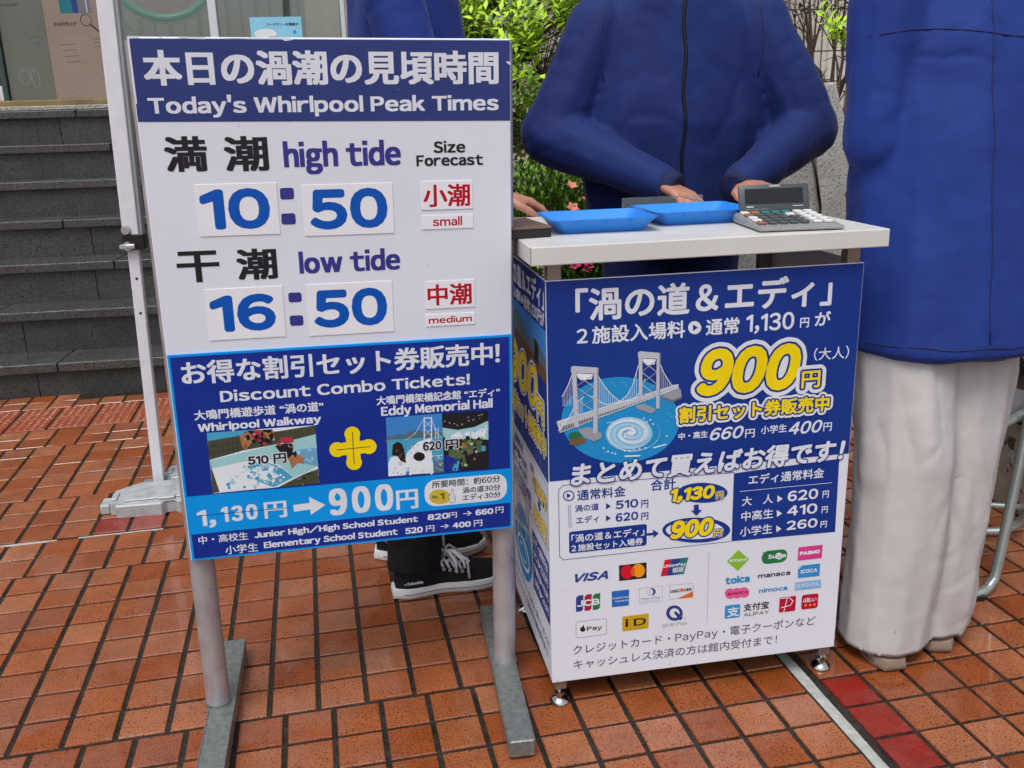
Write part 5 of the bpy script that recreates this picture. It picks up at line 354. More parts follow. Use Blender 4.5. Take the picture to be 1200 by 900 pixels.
FRONT = [
  ('navy_field',None,[('p',[(1,442.4),(617,442.4),(617,827),(1,827)],'navy2',1)]),
  ('bridge_picture','printed drawing of a white suspension bridge over a whirlpool',[('p',[(258.2,544.1),(257.7,534.4),(255.7,525),(252.2,515.9),(247.3,507.2),(241.1,499.2),(233.5,491.8),(224.8,485.3),(215,479.6),(204.2,474.9),(192.6,471.2),(180.4,468.6),(167.7,467.1),(154.6,466.7),(141.4,467.4),(128.3,469.3),(115.3,472.2),(102.7,476.2),(90.6,481.1),(79.2,487),(68.6,493.7),(59,501.1),(50.5,509.2),(43.1,517.8),(37,526.8),(32.2,536.2),(28.8,545.8),(26.8,555.4),(26.3,565),(27.1,574.4),(29.4,583.5),(33.1,592.3),(38,600.6),(44.3,608.3),(51.7,615.3),(60.3,621.5),(69.8,627),(80.2,631.5),(91.3,635.1),(103.1,637.6),(115.3,639.2),(127.9,639.7),(140.7,639.2),(153.5,637.6),(166.2,635),(178.6,631.4),(190.6,626.8),(202,621.3),(212.6,614.9),(222.5,607.8),(231.3,599.9),(239.1,591.5),(245.6,582.5),(250.8,573.2),(254.7,563.6),(257.2,553.9)],'sea',2),('l',[(119.1,630),(127.4,629.8)],0.5,'sealight',3),('l',[(146.9,621.5),(155.2,621.4)],0.5,'sealight',3),('l',[(141.3,628.1),(149.6,628)],0.5,'sealight',3),('l',[(124.7,622.6),(133,622.4)],0.5,'sealight',3),('l',[(238,552.2),(246.5,552)],0.5,'sealight',3),('l',[(229.6,544.4),(238.1,544.2)],0.5,'sealight',3),('l',[(232.1,558.4),(240.7,558.2)],0.5,'sealight',3),('l',[(79.6,503.6),(88.1,503.4)],0.5,'sealight',3),('l',[(68.3,496),(76.8,495.8)],0.5,'sealight',3),('l',[(136.1,515.6),(144.6,515.4)],0.5,'sealight',3),('l',[(237.5,572.2),(246.1,572)],0.5,'sealight',3),('l',[(107.8,492.2),(116.3,492)],0.5,'sealight',3),('p',[(204.3,522.2),(203.9,517.7),(202.6,513.3),(200.3,509.1),(197.3,505.4),(193.4,502),(188.8,499.2),(183.6,496.9),(177.9,495.2),(171.8,494.1),(165.5,493.8),(159,494),(152.5,495),(146.1,496.6),(140,498.8),(134.3,501.5),(129.1,504.8),(124.6,508.5),(120.7,512.6),(117.6,516.9),(115.3,521.4),(114,526),(113.5,530.6),(114,535.1),(115.3,539.5),(117.6,543.5),(120.7,547.2),(124.5,550.5),(129,553.3),(134.2,555.6),(139.8,557.3),(145.8,558.3),(152.1,558.7),(158.5,558.5),(164.9,557.6),(171.2,556),(177.3,553.9),(183,551.2),(188.2,548),(192.8,544.3),(196.8,540.3),(199.9,536),(202.3,531.5),(203.7,526.9)],'foamb',3),('l',[(118.2,540.7),(127.8,548.9)],1.2,'foam',5),('l',[(127.8,548.9),(141.1,553.6)],1.36,'foam',5),('l',[(141.1,553.6),(156.2,554.1)],1.52,'foam',5),('l',[(156.2,554.1),(170.7,550.9)],1.68,'foam',5),('l',[(170.7,550.9),(182.7,544.5)],1.84,'foam',5),('l',[(182.7,544.5),(190.7,536.1)],2,'foam',5),('l',[(190.7,536.1),(193.9,527)],2.16,'foam',5),('l',[(193.9,527),(192.1,518.5)],2.31,'foam',5),('l',[(192.1,518.5),(186.1,511.9)],2.47,'foam',5),('l',[(186.1,511.9),(177.1,507.9)],2.63,'foam',5),('l',[(177.1,507.9),(166.6,506.8)],2.79,'foam',5),('l',[(166.6,506.8),(156.4,508.6)],2.95,'foam',5),('l',[(156.4,508.6),(147.7,512.5)],3.11,'foam',5),('l',[(147.7,512.5),(141.9,518)],3.27,'foam',5),('l',[(141.9,518),(139.2,523.8)],3.43,'foam',5),('l',[(139.2,523.8),(139.9,529.3)],3.59,'foam',5),('l',[(139.9,529.3),(143.2,533.6)],3.75,'foam',5),('l',[(143.2,533.6),(148.4,536.2)],3.91,'foam',5),('l',[(148.4,536.2),(154.5,537)],4.07,'foam',5),('l',[(154.5,537),(160.3,536.1)],4.23,'foam',5),('l',[(160.3,536.1),(164.9,534)],4.39,'foam',5),('l',[(164.9,534),(167.9,531.2)],4.54,'foam',5),('l',[(167.9,531.2),(168.9,528.3)],4.7,'foam',5),('l',[(168.9,528.3),(168.3,525.9)],4.86,'foam',5),('l',[(168.3,525.9),(166.4,524.3)],5.02,'foam',5),('l',[(166.4,524.3),(164.1,523.7)],5.18,'foam',5),('l',[(215.3,507.4),(203.9,497.1)],0.6,'foam',5.5),('l',[(203.9,497.1),(187.9,490.9)],0.74,'foam',5.5),('l',[(187.9,490.9),(169.6,489.4)],0.89,'foam',5.5),('l',[(169.6,489.4),(151.5,492.4)],1.03,'foam',5.5),('l',[(151.5,492.4),(135.7,499.1)],1.18,'foam',5.5),('l',[(135.7,499.1),(124,508.7)],1.32,'foam',5.5),('l',[(124,508.7),(117.5,519.5)],1.47,'foam',5.5),('l',[(117.5,519.5),(116.6,530.3)],1.61,'foam',5.5),('l',[(116.6,530.3),(120.8,539.8)],1.76,'foam',5.5),('l',[(120.8,539.8),(129.4,546.8)],1.9,'foam',5.5),('l',[(129.4,546.8),(140.9,550.8)],2.04,'foam',5.5),('l',[(140.9,550.8),(153.6,551.6)],2.19,'foam',5.5),('l',[(153.6,551.6),(166,549.3)],2.33,'foam',5.5),('l',[(166,549.3),(176.4,544.4)],2.48,'foam',5.5),('l',[(176.4,544.4),(183.9,537.9)],2.62,'foam',5.5),('l',[(183.9,537.9),(187.7,530.7)],2.77,'foam',5.5),('l',[(187.7,530.7),(187.8,523.8)],2.91,'foam',5.5),('l',[(187.8,523.8),(184.5,518)],3.06,'foam',5.5),('l',[(184.5,518),(178.6,514)],3.2,'foam',5.5),('l',[(178.6,514),(171.3,512)],3.34,'foam',5.5),('l',[(171.3,512),(163.8,512.1)],3.49,'foam',5.5),('l',[(163.8,512.1),(157,514)],3.63,'foam',5.5),('l',[(157,514),(151.8,517.1)],3.78,'foam',5.5),('l',[(151.8,517.1),(148.7,520.7)],3.92,'foam',5.5),('l',[(148.7,520.7),(147.8,524.3)],4.07,'foam',5.5),('l',[(147.8,524.3),(148.8,527.4)],4.21,'foam',5.5),('l',[(145.7,500),(134.2,506.7)],1,'sea2',6),('l',[(134.2,506.7),(126.2,515.1)],1.08,'sea2',6),('l',[(126.2,515.1),(122.5,524.1)],1.16,'sea2',6),('l',[(122.5,524.1),(123.2,532.8)],1.24,'sea2',6),('l',[(123.2,532.8),(127.9,540.2)],1.33,'sea2',6),('l',[(127.9,540.2),(135.8,545.5)],1.41,'sea2',6),('l',[(135.8,545.5),(145.7,548.3)],1.49,'sea2',6),('l',[(145.7,548.3),(156.5,548.5)],1.57,'sea2',6),('l',[(156.5,548.5),(166.9,546.3)],1.65,'sea2',6),('l',[(166.9,546.3),(175.7,542)],1.73,'sea2',6),('l',[(175.7,542),(182.1,536.3)],1.81,'sea2',6),('l',[(182.1,536.3),(185.5,530.1)],1.9,'sea2',6),('l',[(185.5,530.1),(185.7,523.9)],1.98,'sea2',6),('l',[(185.7,523.9),(183.1,518.7)],2.06,'sea2',6),('l',[(183.1,518.7),(178.2,514.8)],2.14,'sea2',6),('l',[(178.2,514.8),(171.8,512.6)],2.22,'sea2',6),('l',[(171.8,512.6),(164.8,512.2)],2.3,'sea2',6),('l',[(164.8,512.2),(158.2,513.5)],2.39,'sea2',6),('l',[(158.2,513.5),(152.6,516)],2.47,'sea2',6),('l',[(152.6,516),(148.7,519.3)],2.55,'sea2',6),('l',[(148.7,519.3),(146.7,523)],2.63,'sea2',6),('l',[(146.7,523),(146.5,526.4)],2.71,'sea2',6),('l',[(146.5,526.4),(148,529.3)],2.79,'sea2',6),('l',[(148,529.3),(150.6,531.2)],2.87,'sea2',6),('l',[(150.6,531.2),(153.9,532.1)],2.96,'sea2',6),('l',[(153.9,532.1),(157.2,532.1)],3.04,'sea2',6),('l',[(176.3,555.9),(188.9,548.8)],0.8,'sea2',6.3),('l',[(188.9,548.8),(197.9,539.8)],0.88,'sea2',6.3),('l',[(197.9,539.8),(202.4,530)],0.96,'sea2',6.3),('l',[(202.4,530),(202.3,520.5)],1.04,'sea2',6.3),('l',[(202.3,520.5),(198,512.1)],1.13,'sea2',6.3),('l',[(198,512.1),(190,505.9)],1.21,'sea2',6.3),('l',[(190,505.9),(179.6,502.2)],1.29,'sea2',6.3),('l',[(179.6,502.2),(168,501.2)],1.37,'sea2',6.3),('l',[(168,501.2),(156.6,502.9)],1.45,'sea2',6.3),('l',[(156.6,502.9),(146.5,506.9)],1.53,'sea2',6.3),('l',[(146.5,506.9),(138.8,512.5)],1.61,'sea2',6.3),('l',[(138.8,512.5),(133.9,518.9)],1.7,'sea2',6.3),('l',[(133.9,518.9),(132.3,525.5)],1.78,'sea2',6.3),('l',[(132.3,525.5),(133.6,531.5)],1.86,'sea2',6.3),('l',[(133.6,531.5),(137.6,536.3)],1.94,'sea2',6.3),('l',[(137.6,536.3),(143.4,539.5)],2.02,'sea2',6.3),('l',[(143.4,539.5),(150.3,540.9)],2.1,'sea2',6.3),('l',[(150.3,540.9),(157.3,540.7)],2.19,'sea2',6.3),('l',[(157.3,540.7),(163.6,539)],2.27,'sea2',6.3),('l',[(163.6,539),(168.7,536.1)],2.35,'sea2',6.3),('l',[(168.7,536.1),(172,532.7)],2.43,'sea2',6.3),('l',[(172,532.7),(173.5,529.1)],2.51,'sea2',6.3),('l',[(173.5,529.1),(173.2,526)],2.59,'sea2',6.3),('l',[(173.2,526),(171.4,523.5)],2.67,'sea2',6.3),('l',[(171.4,523.5),(168.7,521.9)],2.76,'sea2',6.3),('l',[(168.7,521.9),(165.6,521.3)],2.84,'sea2',6.3),('l',[(212.8,542.5),(219.3,527)],0.5,'foamb',6.5),('l',[(219.3,527),(217.5,512)],0.61,'foamb',6.5),('l',[(217.5,512),(207.8,499.6)],0.73,'foamb',6.5),('l',[(207.8,499.6),(192,491.4)],0.84,'foamb',6.5),('l',[(192,491.4),(172.6,488.3)],0.95,'foamb',6.5),('l',[(172.6,488.3),(152.5,490.6)],1.07,'foamb',6.5),('l',[(152.5,490.6),(134.4,497.7)],1.18,'foamb',6.5),('l',[(134.4,497.7),(120.8,508.3)],1.29,'foamb',6.5),('l',[(120.8,508.3),(113.4,520.7)],1.41,'foamb',6.5),('l',[(113.4,520.7),(112.6,533.1)],1.52,'foamb',6.5),('l',[(112.6,533.1),(118.4,544)],1.63,'foamb',6.5),('l',[(118.4,544),(129.4,551.8)],1.75,'foamb',6.5),('l',[(129.4,551.8),(144,555.8)],1.86,'foamb',6.5),('l',[(144,555.8),(159.9,555.5)],1.97,'foamb',6.5),('p',[(165.8,525.8),(165.4,524.4),(164.2,523.3),(162.3,522.6),(160.2,522.6),(158,523.1),(156.1,524),(154.9,525.4),(154.5,526.8),(154.9,528.2),(156.1,529.3),(157.9,530),(160.1,530),(162.3,529.6),(164.1,528.6),(165.4,527.3)],'foam',8),('l',[(113.5,550.6),(130.4,551.9)],1,'foam',5),('p',[(109.8,500.7),(109.2,499.8),(107.8,499.5),(106.4,500),(105.9,501.1),(106.4,502.1),(107.8,502.4),(109.2,501.8)],'foam',8),('p',[(118.3,492.7),(117.7,491.7),(116.3,491.4),(114.9,492),(114.3,493.1),(114.9,494),(116.3,494.3),(117.7,493.8)],'foam',8),('p',[(126.8,489),(126.2,488),(124.8,487.7),(123.4,488.3),(122.9,489.4),(123.4,490.3),(124.8,490.6),(126.2,490.1)],'foam',8),('p',[(132.5,487),(131.9,486),(130.5,485.7),(129.1,486.3),(128.5,487.4),(129.1,488.3),(130.5,488.6),(131.9,488.1)],'foam',8),('p',[(151,491),(150.4,490.1),(149,489.8),(147.6,490.3),(147,491.4),(147.6,492.4),(149,492.7),(150.4,492.1)],'foam',8),('p',[(161,489.5),(160.4,488.5),(159,488.2),(157.6,488.8),(157,489.9),(157.6,490.8),(159,491.1),(160.4,490.6)],'foam',8),('p',[(169.5,492.2),(169,491.2),(167.5,490.9),(166.1,491.5),(165.5,492.6),(166.1,493.5),(167.5,493.8),(168.9,493.3)],'foam',8),('p',[(181,492.5),(180.4,491.6),(179,491.3),(177.5,491.8),(176.9,492.9),(177.5,493.9),(178.9,494.2),(180.4,493.6)],'foam',8),('p',[(192.4,493.5),(191.8,492.5),(190.4,492.2),(189,492.8),(188.4,493.9),(189,494.8),(190.4,495.1),(191.8,494.6)],'foam',8),('p',[(194.5,546.1),(194,545.1),(192.6,544.8),(191.1,545.4),(190.6,546.5),(191.1,547.4),(192.5,547.7),(193.9,547.2)],'foam',8),('p',[(188.8,553.8),(188.2,552.8),(186.8,552.5),(185.4,553),(184.8,554.1),(185.4,555.1),(186.8,555.4),(188.2,554.8)],'foam',8),('p',[(201.6,549.7),(201,548.8),(199.6,548.5),(198.2,549),(197.6,550.1),(198.2,551.1),(199.6,551.4),(201,550.8)],'foam',8),('p',[(235.1,513.6),(234.5,512.6),(233.1,512.3),(231.6,512.9),(231,514),(231.6,514.9),(233,515.2),(234.4,514.7)],'foam',8),('p',[(207.4,540.6),(206.8,539.7),(205.4,539.4),(204,539.9),(203.4,541),(204,542),(205.4,542.3),(206.8,541.7)],'foam',8),('p',[(166.3,538.7),(165.7,537.7),(164.3,537.4),(162.9,537.9),(162.3,539),(162.9,540),(164.3,540.3),(165.7,539.7)],'foam',8),('p',[(143.7,532.1),(143.1,531.2),(141.7,530.9),(140.3,531.4),(139.7,532.5),(140.3,533.5),(141.7,533.7),(143.1,533.2)],'foam',8),('p',[(150.8,520),(150.3,519),(148.8,518.7),(147.4,519.3),(146.9,520.3),(147.4,521.3),(148.8,521.6),(150.2,521.1)],'foam',8),('p',[(191.9,527.7),(191.4,526.7),(190,526.4),(188.5,527),(187.9,528.1),(188.5,529),(189.9,529.3),(191.3,528.8)],'foam',8),('p',[(204.7,493.2),(231.9,498.5),(232.8,496.4),(207.6,490.9)],'foam',7),('p',[(147.6,482),(182,479.9),(179.1,477.2),(150.5,478.8)],'foam',7),('p',[(225.5,607.1),(247.9,616.4),(259.5,604.2),(261.3,589.9),(243,583),(224.3,593.1)],'stone2',4),('p',[(224.3,593.1),(242.9,585.9),(261.2,591.4),(261.3,587.1),(243,581.1),(223.9,588.9)],'stone3',5),('p',[(16.8,560.7),(254.1,615.3),(255.1,608.8),(22.8,539)],'stone1',9),('p',[(27.1,550.8),(248.1,606.6),(248.1,607.4),(24.2,540.3)],'stone3',10),('l',[(24.5,556.3),(26.7,543.8)],0.55,'stone3',11),('l',[(26.7,543.8),(29.5,557.6)],0.55,'foam',12),('l',[(29.5,557.5),(31.8,545.1)],0.55,'stone3',11),('l',[(31.8,545.1),(34.5,558.7)],0.55,'foam',12),('l',[(34.6,558.6),(36.9,546.5)],0.55,'stone3',11),('l',[(36.9,546.5),(39.6,559.9)],0.55,'foam',12),('l',[(39.6,559.8),(42,547.9)],0.55,'stone3',11),('l',[(42,547.9),(44.6,561)],0.55,'foam',12),('l',[(44.7,561),(47,549.3)],0.55,'stone3',11),('l',[(47,549.3),(49.7,562.2)],0.55,'foam',12),('l',[(49.7,562.1),(52.1,550.6)],0.55,'stone3',11),('l',[(52.1,550.6),(54.7,563.4)],0.55,'foam',12),('l',[(54.8,563.3),(57.2,552)],0.55,'stone3',11),('l',[(57.2,552),(59.8,564.5)],0.55,'foam',12),('l',[(59.9,564.4),(62.3,553.4)],0.55,'stone3',11),('l',[(62.3,553.4),(64.9,565.7)],0.55,'foam',12),('l',[(64.9,565.6),(67.3,554.7)],0.55,'stone3',11),('l',[(67.3,554.7),(69.9,566.8)],0.55,'foam',12),('l',[(70,566.7),(72.4,556.1)],0.55,'stone3',11),('l',[(72.4,556.1),(75,568)],0.55,'foam',12),('l',[(75.1,567.9),(77.5,557.5)],0.55,'stone3',11),('l',[(77.5,557.5),(80.1,569.1)],0.55,'foam',12),('l',[(80.1,569.1),(82.6,558.8)],0.55,'stone3',11),('l',[(82.6,558.8),(85.2,570.3)],0.55,'foam',12),('l',[(85.2,570.2),(87.7,560.2)],0.55,'stone3',11),('l',[(87.7,560.2),(90.2,571.5)],0.55,'foam',12),('l',[(90.3,571.4),(92.7,561.6)],0.55,'stone3',11),('l',[(92.7,561.6),(95.3,572.6)],0.55,'foam',12),('l',[(95.4,572.5),(97.8,563)],0.55,'stone3',11),('l',[(97.8,563),(100.4,573.8)],0.55,'foam',12),('l',[(100.4,573.7),(102.9,564.3)],0.55,'stone3',11),('l',[(102.9,564.3),(105.5,574.9)],0.55,'foam',12),('l',[(105.5,574.9),(108,565.7)],0.55,'stone3',11),('l',[(108,565.7),(110.5,576.1)],0.55,'foam',12),('l',[(110.6,576),(113.1,567.1)],0.55,'stone3',11),('l',[(113.1,567.1),(115.6,577.3)],0.55,'foam',12),('l',[(115.7,577.2),(118.2,568.5)],0.55,'stone3',11),('l',[(118.2,568.5),(120.7,578.4)],0.55,'foam',12),('l',[(120.8,578.3),(123.3,569.8)],0.55,'stone3',11),('l',[(123.3,569.8),(125.8,579.6)],0.55,'foam',12),('l',[(125.8,579.5),(128.4,571.2)],0.55,'stone3',11),('l',[(128.4,571.2),(130.9,580.7)],0.55,'foam',12),('l',[(130.9,580.7),(133.5,572.6)],0.55,'stone3',11),('l',[(133.5,572.6),(136,581.9)],0.55,'foam',12),('l',[(136,581.8),(138.6,574)],0.55,'stone3',11),('l',[(138.6,574),(141,583.1)],0.55,'foam',12),('l',[(141.1,583),(143.7,575.3)],0.55,'stone3',11),('l',[(143.7,575.3),(146.1,584.2)],0.55,'foam',12),('l',[(146.2,584.2),(148.7,576.7)],0.55,'stone3',11),('l',[(148.7,576.7),(151.2,585.4)],0.55,'foam',12),('l',[(151.3,585.3),(153.8,578.1)],0.55,'stone3',11),('l',[(153.8,578.1),(156.3,586.6)],0.55,'foam',12),('l',[(156.4,586.5),(158.9,579.5)],0.55,'stone3',11),('l',[(158.9,579.5),(161.4,587.7)],0.55,'foam',12),('l',[(161.5,587.6),(164,580.8)],0.55,'stone3',11),('l',[(164,580.8),(166.5,588.9)],0.55,'foam',12),('l',[(166.6,588.8),(169.1,582.2)],0.55,'stone3',11),('l',[(169.1,582.2),(171.6,590.1)],0.55,'foam',12),('l',[(171.7,590),(174.2,583.6)],0.55,'stone3',11),('l',[(174.2,583.6),(176.7,591.2)],0.55,'foam',12),('l',[(176.8,591.1),(179.4,585)],0.55,'stone3',11),('l',[(179.4,585),(181.8,592.4)],0.55,'foam',12),('l',[(181.9,592.3),(184.5,586.4)],0.55,'stone3',11),('l',[(184.5,586.4),(186.9,593.6)],0.55,'foam',12),('l',[(187,593.5),(189.6,587.7)],0.55,'stone3',11),('l',[(189.6,587.7),(192,594.7)],0.55,'foam',12),('l',[(192.1,594.6),(194.7,589.1)],0.55,'stone3',11),('l',[(194.7,589.1),(197.1,595.9)],0.55,'foam',12),('l',[(197.2,595.8),(199.8,590.5)],0.55,'stone3',11),('l',[(199.8,590.5),(202.2,597.1)],0.55,'foam',12),('l',[(202.3,597),(204.9,591.9)],0.55,'stone3',11),('l',[(204.9,591.9),(207.3,598.2)],0.55,'foam',12),('l',[(207.4,598.1),(210,593.2)],0.55,'stone3',11),('l',[(210,593.2),(212.4,599.4)],0.55,'foam',12),('l',[(212.5,599.3),(215.1,594.6)],0.55,'stone3',11),('l',[(215.1,594.6),(217.5,600.6)],0.55,'foam',12),('l',[(217.6,600.5),(220.2,596)],0.55,'stone3',11),('l',[(220.2,596),(222.7,601.7)],0.55,'foam',12),('l',[(222.7,601.6),(225.3,597.4)],0.55,'stone3',11),('l',[(225.3,597.4),(227.8,602.9)],0.55,'foam',12),('l',[(227.8,602.8),(230.5,598.8)],0.55,'stone3',11),('l',[(230.5,598.8),(232.9,604.1)],0.55,'foam',12),('l',[(232.9,604),(235.6,600.1)],0.55,'stone3',11),('l',[(235.6,600.1),(238,605.2)],0.55,'foam',12),('l',[(238.1,605.2),(240.7,601.5)],0.55,'stone3',11),('l',[(240.7,601.5),(243.1,606.4)],0.55,'foam',12),('l',[(243.2,606.3),(245.8,602.9)],0.55,'stone3',11),('l',[(245.8,602.9),(248.2,607.6)],0.55,'foam',12),('l',[(16.8,561.6),(254.1,616.1)],1.4,'foam',13),('l',[(22.8,539.8),(255.1,609.6)],1,'foam',13),('l',[(97.1,644.2),(108,625.4),(121.9,607.5),(138.7,591.5),(152.6,602.1),(163.6,620.7),(174.4,658.4)],1.3,'foam',14),('l',[(80.3,605.5),(91.4,606),(102.4,592.5),(113.6,587.3),(141.4,591.9),(163.8,591.3),(174.9,603),(188.6,632.5)],1.3,'foam',14),('l',[(47.8,652.3),(39.4,631.1),(28.1,610)],1.3,'foam',14),('l',[(214.6,663.4),(224.8,640.6),(239.4,617.1),(248,610.8)],1.3,'foam',14),('l',[(20.1,543.5),(38.4,564.4),(55.4,596.5),(69.3,606.5)],1.3,'foam',14),('l',[(99.3,640.4),(99.1,579.6)],0.7,'foam',12),('l',[(102.8,634.3),(102.7,580.4)],0.7,'foam',12),('l',[(106.4,628.2),(106.3,581.2)],0.7,'foam',12),('l',[(110,622.9),(109.9,582.1)],0.7,'foam',12),('l',[(113.6,618.2),(113.6,582.9)],0.7,'foam',12),('l',[(117.2,613.6),(117.2,583.7)],0.7,'foam',12),('l',[(120.8,609),(120.8,584.5)],0.7,'foam',12),('l',[(124.4,605.1),(124.4,585.4)],0.7,'foam',12),('l',[(128,601.7),(128.1,586.2)],0.7,'foam',12),('l',[(131.7,598.2),(131.7,587)],0.7,'foam',12),('l',[(135.3,594.7),(135.3,587.9)],0.7,'foam',12),('l',[(138.9,591.8),(138.9,588.7)],0.7,'foam',12),('l',[(142.6,594.5),(142.6,589.5)],0.7,'foam',12),('l',[(146.2,597.2),(146.2,590.4)],0.7,'foam',12),('l',[(149.8,600),(149.8,591.2)],0.7,'foam',12),('l',[(153.4,603.5),(153.5,592)],0.7,'foam',12),('l',[(157,609.5),(157.1,592.8)],0.7,'foam',12),('l',[(160.6,615.6),(160.7,593.7)],0.7,'foam',12),('l',[(164.1,622.6),(164.4,594.5)],0.7,'foam',12),('l',[(167.7,634.9),(168,595.3)],0.7,'foam',12),('l',[(171.2,647.2),(171.7,596.2)],0.7,'foam',12),('l',[(217,658.2),(217.9,606.7)],0.7,'foam',12),('l',[(220.7,649.7),(221.5,607.6)],0.7,'foam',12),('l',[(224.5,641.2),(225.2,608.4)],0.7,'foam',12),('l',[(228.3,634.9),(228.8,609.2)],0.7,'foam',12),('l',[(232.1,628.9),(232.5,610.1)],0.7,'foam',12),('l',[(235.9,622.7),(236.1,610.9)],0.7,'foam',12),('l',[(239.7,616.9),(239.8,611.8)],0.7,'foam',12),('l',[(243.4,614.1),(243.4,612.6)],0.7,'foam',12),('l',[(247.1,611.4),(247.1,613.4)],0.7,'foam',12),('l',[(22.3,546.1),(22.6,562.1)],0.7,'foam',12),('l',[(26,550.3),(26.2,562.9)],0.7,'foam',12),('l',[(29.7,554.5),(29.8,563.7)],0.7,'foam',12),('l',[(33.3,558.6),(33.4,564.6)],0.7,'foam',12),('l',[(37,562.8),(37,565.4)],0.7,'foam',12),('l',[(40.7,568.7),(40.7,566.2)],0.7,'foam',12),('l',[(44.4,575.7),(44.3,567)],0.7,'foam',12),('l',[(48.1,582.7),(47.9,567.9)],0.7,'foam',12),('l',[(51.7,589.6),(51.5,568.7)],0.7,'foam',12),('l',[(55.4,596.5),(55.1,569.5)],0.7,'foam',12),('l',[(59,599.1),(58.7,570.3)],0.7,'foam',12),('l',[(62.6,601.7),(62.3,571.2)],0.7,'foam',12),('l',[(66.2,604.3),(65.9,572)],0.7,'foam',12),('l',[(29.8,613.2),(29.4,590.5)],0.6,'foam',12),('l',[(32.9,619),(32.5,590.8)],0.6,'foam',12),('l',[(36,624.8),(35.5,591.1)],0.6,'foam',12),('l',[(39.1,630.6),(38.5,591.5)],0.6,'foam',12),('l',[(42.2,638.2),(41.6,591.8)],0.6,'foam',12),('l',[(45.3,646),(44.6,592.2)],0.6,'foam',12),('p',[(45.3,665.4),(49.4,667.7),(97.7,660.6),(97.6,649.1),(45.1,655.3)],'stone1',18),('p',[(46.5,656.5),(55.2,655.8),(59.6,547),(50.7,547.8)],'stone1',16),('p',[(88.9,653.1),(97.6,652.4),(96.7,532.2),(87.1,533)],'stone1',17),('p',[(94.9,660.2),(97.7,660.6),(96.7,532.2),(94.4,532.4)],'stone2',19),('p',[(55.5,653.1),(87.2,649.1),(84.9,639.7),(64.6,638.6),(57.6,644.7)],'foam',17),('l',[(53.8,650.5),(88.7,624.2)],1.3,'stone1',18),('l',[(88.8,647.6),(53.5,627.2)],1.3,'stone2',19),('l',[(53.5,627.2),(88.6,600.6)],1.3,'stone1',18),('l',[(88.7,624.2),(53.3,603.7)],1.3,'stone2',19),('l',[(53.3,603.7),(88.5,576.8)],1.3,'stone1',18),('l',[(88.6,600.6),(53,580)],1.3,'stone2',19),('p',[(173.6,684.2),(177.7,686.6),(217.1,680.2),(217.3,668.7),(173.7,674.1)],'stone1',18),('p',[(175,675.3),(182.2,674.8),(183.2,592.5),(175.9,593.1)],'stone1',16),('p',[(210,672.6),(217.3,672),(218.5,571),(210.6,571.7)],'stone1',17),('p',[(214.3,679.9),(217.1,680.2),(218.5,571),(216.3,571.2)],'stone2',19),('p',[(182.5,672),(208.4,668.6),(206.3,659.2),(192.2,657.6),(184.9,663.6)],'foam',17),('l',[(180.9,669.4),(210.5,643.7)],1.3,'stone1',18),('l',[(210.1,667.1),(181.2,646.1)],1.3,'stone2',19),('l',[(181.2,646.1),(210.9,620)],1.3,'stone1',18),('l',[(210.5,643.7),(181.5,622.5)],1.3,'stone2',19),('l',[(181.5,622.5),(211.3,596.2)],1.3,'stone1',18),('l',[(210.9,620),(181.7,598.8)],1.3,'stone2',19),('p',[(56.2,543),(79.9,546),(103.7,531.5),(103.7,521.5),(88.2,516.6),(71.4,524.5)],'stone2',15),('p',[(169.6,581),(186.4,582.9),(209.2,571.8),(208.7,566.2),(200.8,562.6),(172.4,574.5)],'stone2',15),('p',[(40.5,514.5),(42,524.4),(56,528.8),(70,524.6),(74.1,515.6),(51.6,510.6)],'rock',16),('p',[(38.5,527.6),(42.2,537.2),(53.4,539),(61.7,535.4),(64.4,528),(51.8,523.5)],'leafg',17)]),
  ('lettering',None,[('t','「渦の道＆エディ」',54.9,749.53,556.2,811.67,'paper',1.77,0,2,())]),
  ('lettering',None,[('t','２施設入場料',56.8,710.5,264.9,735.5,'paper',0.75,0,2,()),('p',[(296.4,723.1),(296.4,721.1),(295.9,719.3),(295.2,717.5),(294.2,715.9),(292.9,714.5),(291.4,713.3),(289.7,712.4),(287.9,711.8),(285.9,711.5),(283.9,711.5),(281.9,711.8),(279.9,712.4),(278,713.3),(276.3,714.5),(274.7,715.9),(273.3,717.5),(272.2,719.2),(271.4,721.1),(270.9,723),(270.7,725),(270.8,726.9),(271.2,728.8),(271.9,730.5),(272.9,732.1),(274.2,733.5),(275.7,734.7),(277.4,735.6),(279.2,736.2),(281.2,736.5),(283.2,736.5),(285.2,736.2),(287.2,735.6),(289,734.7),(290.8,733.6),(292.4,732.2),(293.7,730.6),(294.9,728.8),(295.7,727),(296.2,725)],'paper',2),('p',[(279.7,730.8),(290,723.6),(280.1,717.8)],'navy2',3),('t','通常',305.5,708.32,371.7,737.48,'paper',0.75,0,2,()),('t','1,130',385.7,703.84,482.4,742.16,'paper',1.01,0,2,()),('t','円',494.7,709.4,513,728.7,'paper',0.41,0,2,()),('t','が',524.4,710.71,557.2,738.79,'paper',0.75,0,2,())]),
  ('price_numerals',None,[('t','900',290.2,587.66,501.2,680.84,'yellow',6.26,0.16,4,((10.4,'navy2'),(18.5,'paper'))),('t','円',504.4,587.74,543.3,622.46,'yellow',0.95,0,20,((5,'navy2'),(12.5,'paper')))]),
  ('lettering',None,[('t','（大人）',527.6,641.85,600.5,667.05,'paper',0.14,0,2,())]),
  ('lettering',None,[('t','割引セット券販売中',256.3,539.8,565.9,568.4,'yellow',1.16,0,36,((4.2,'navy2'),(8.6,'paper')))]),
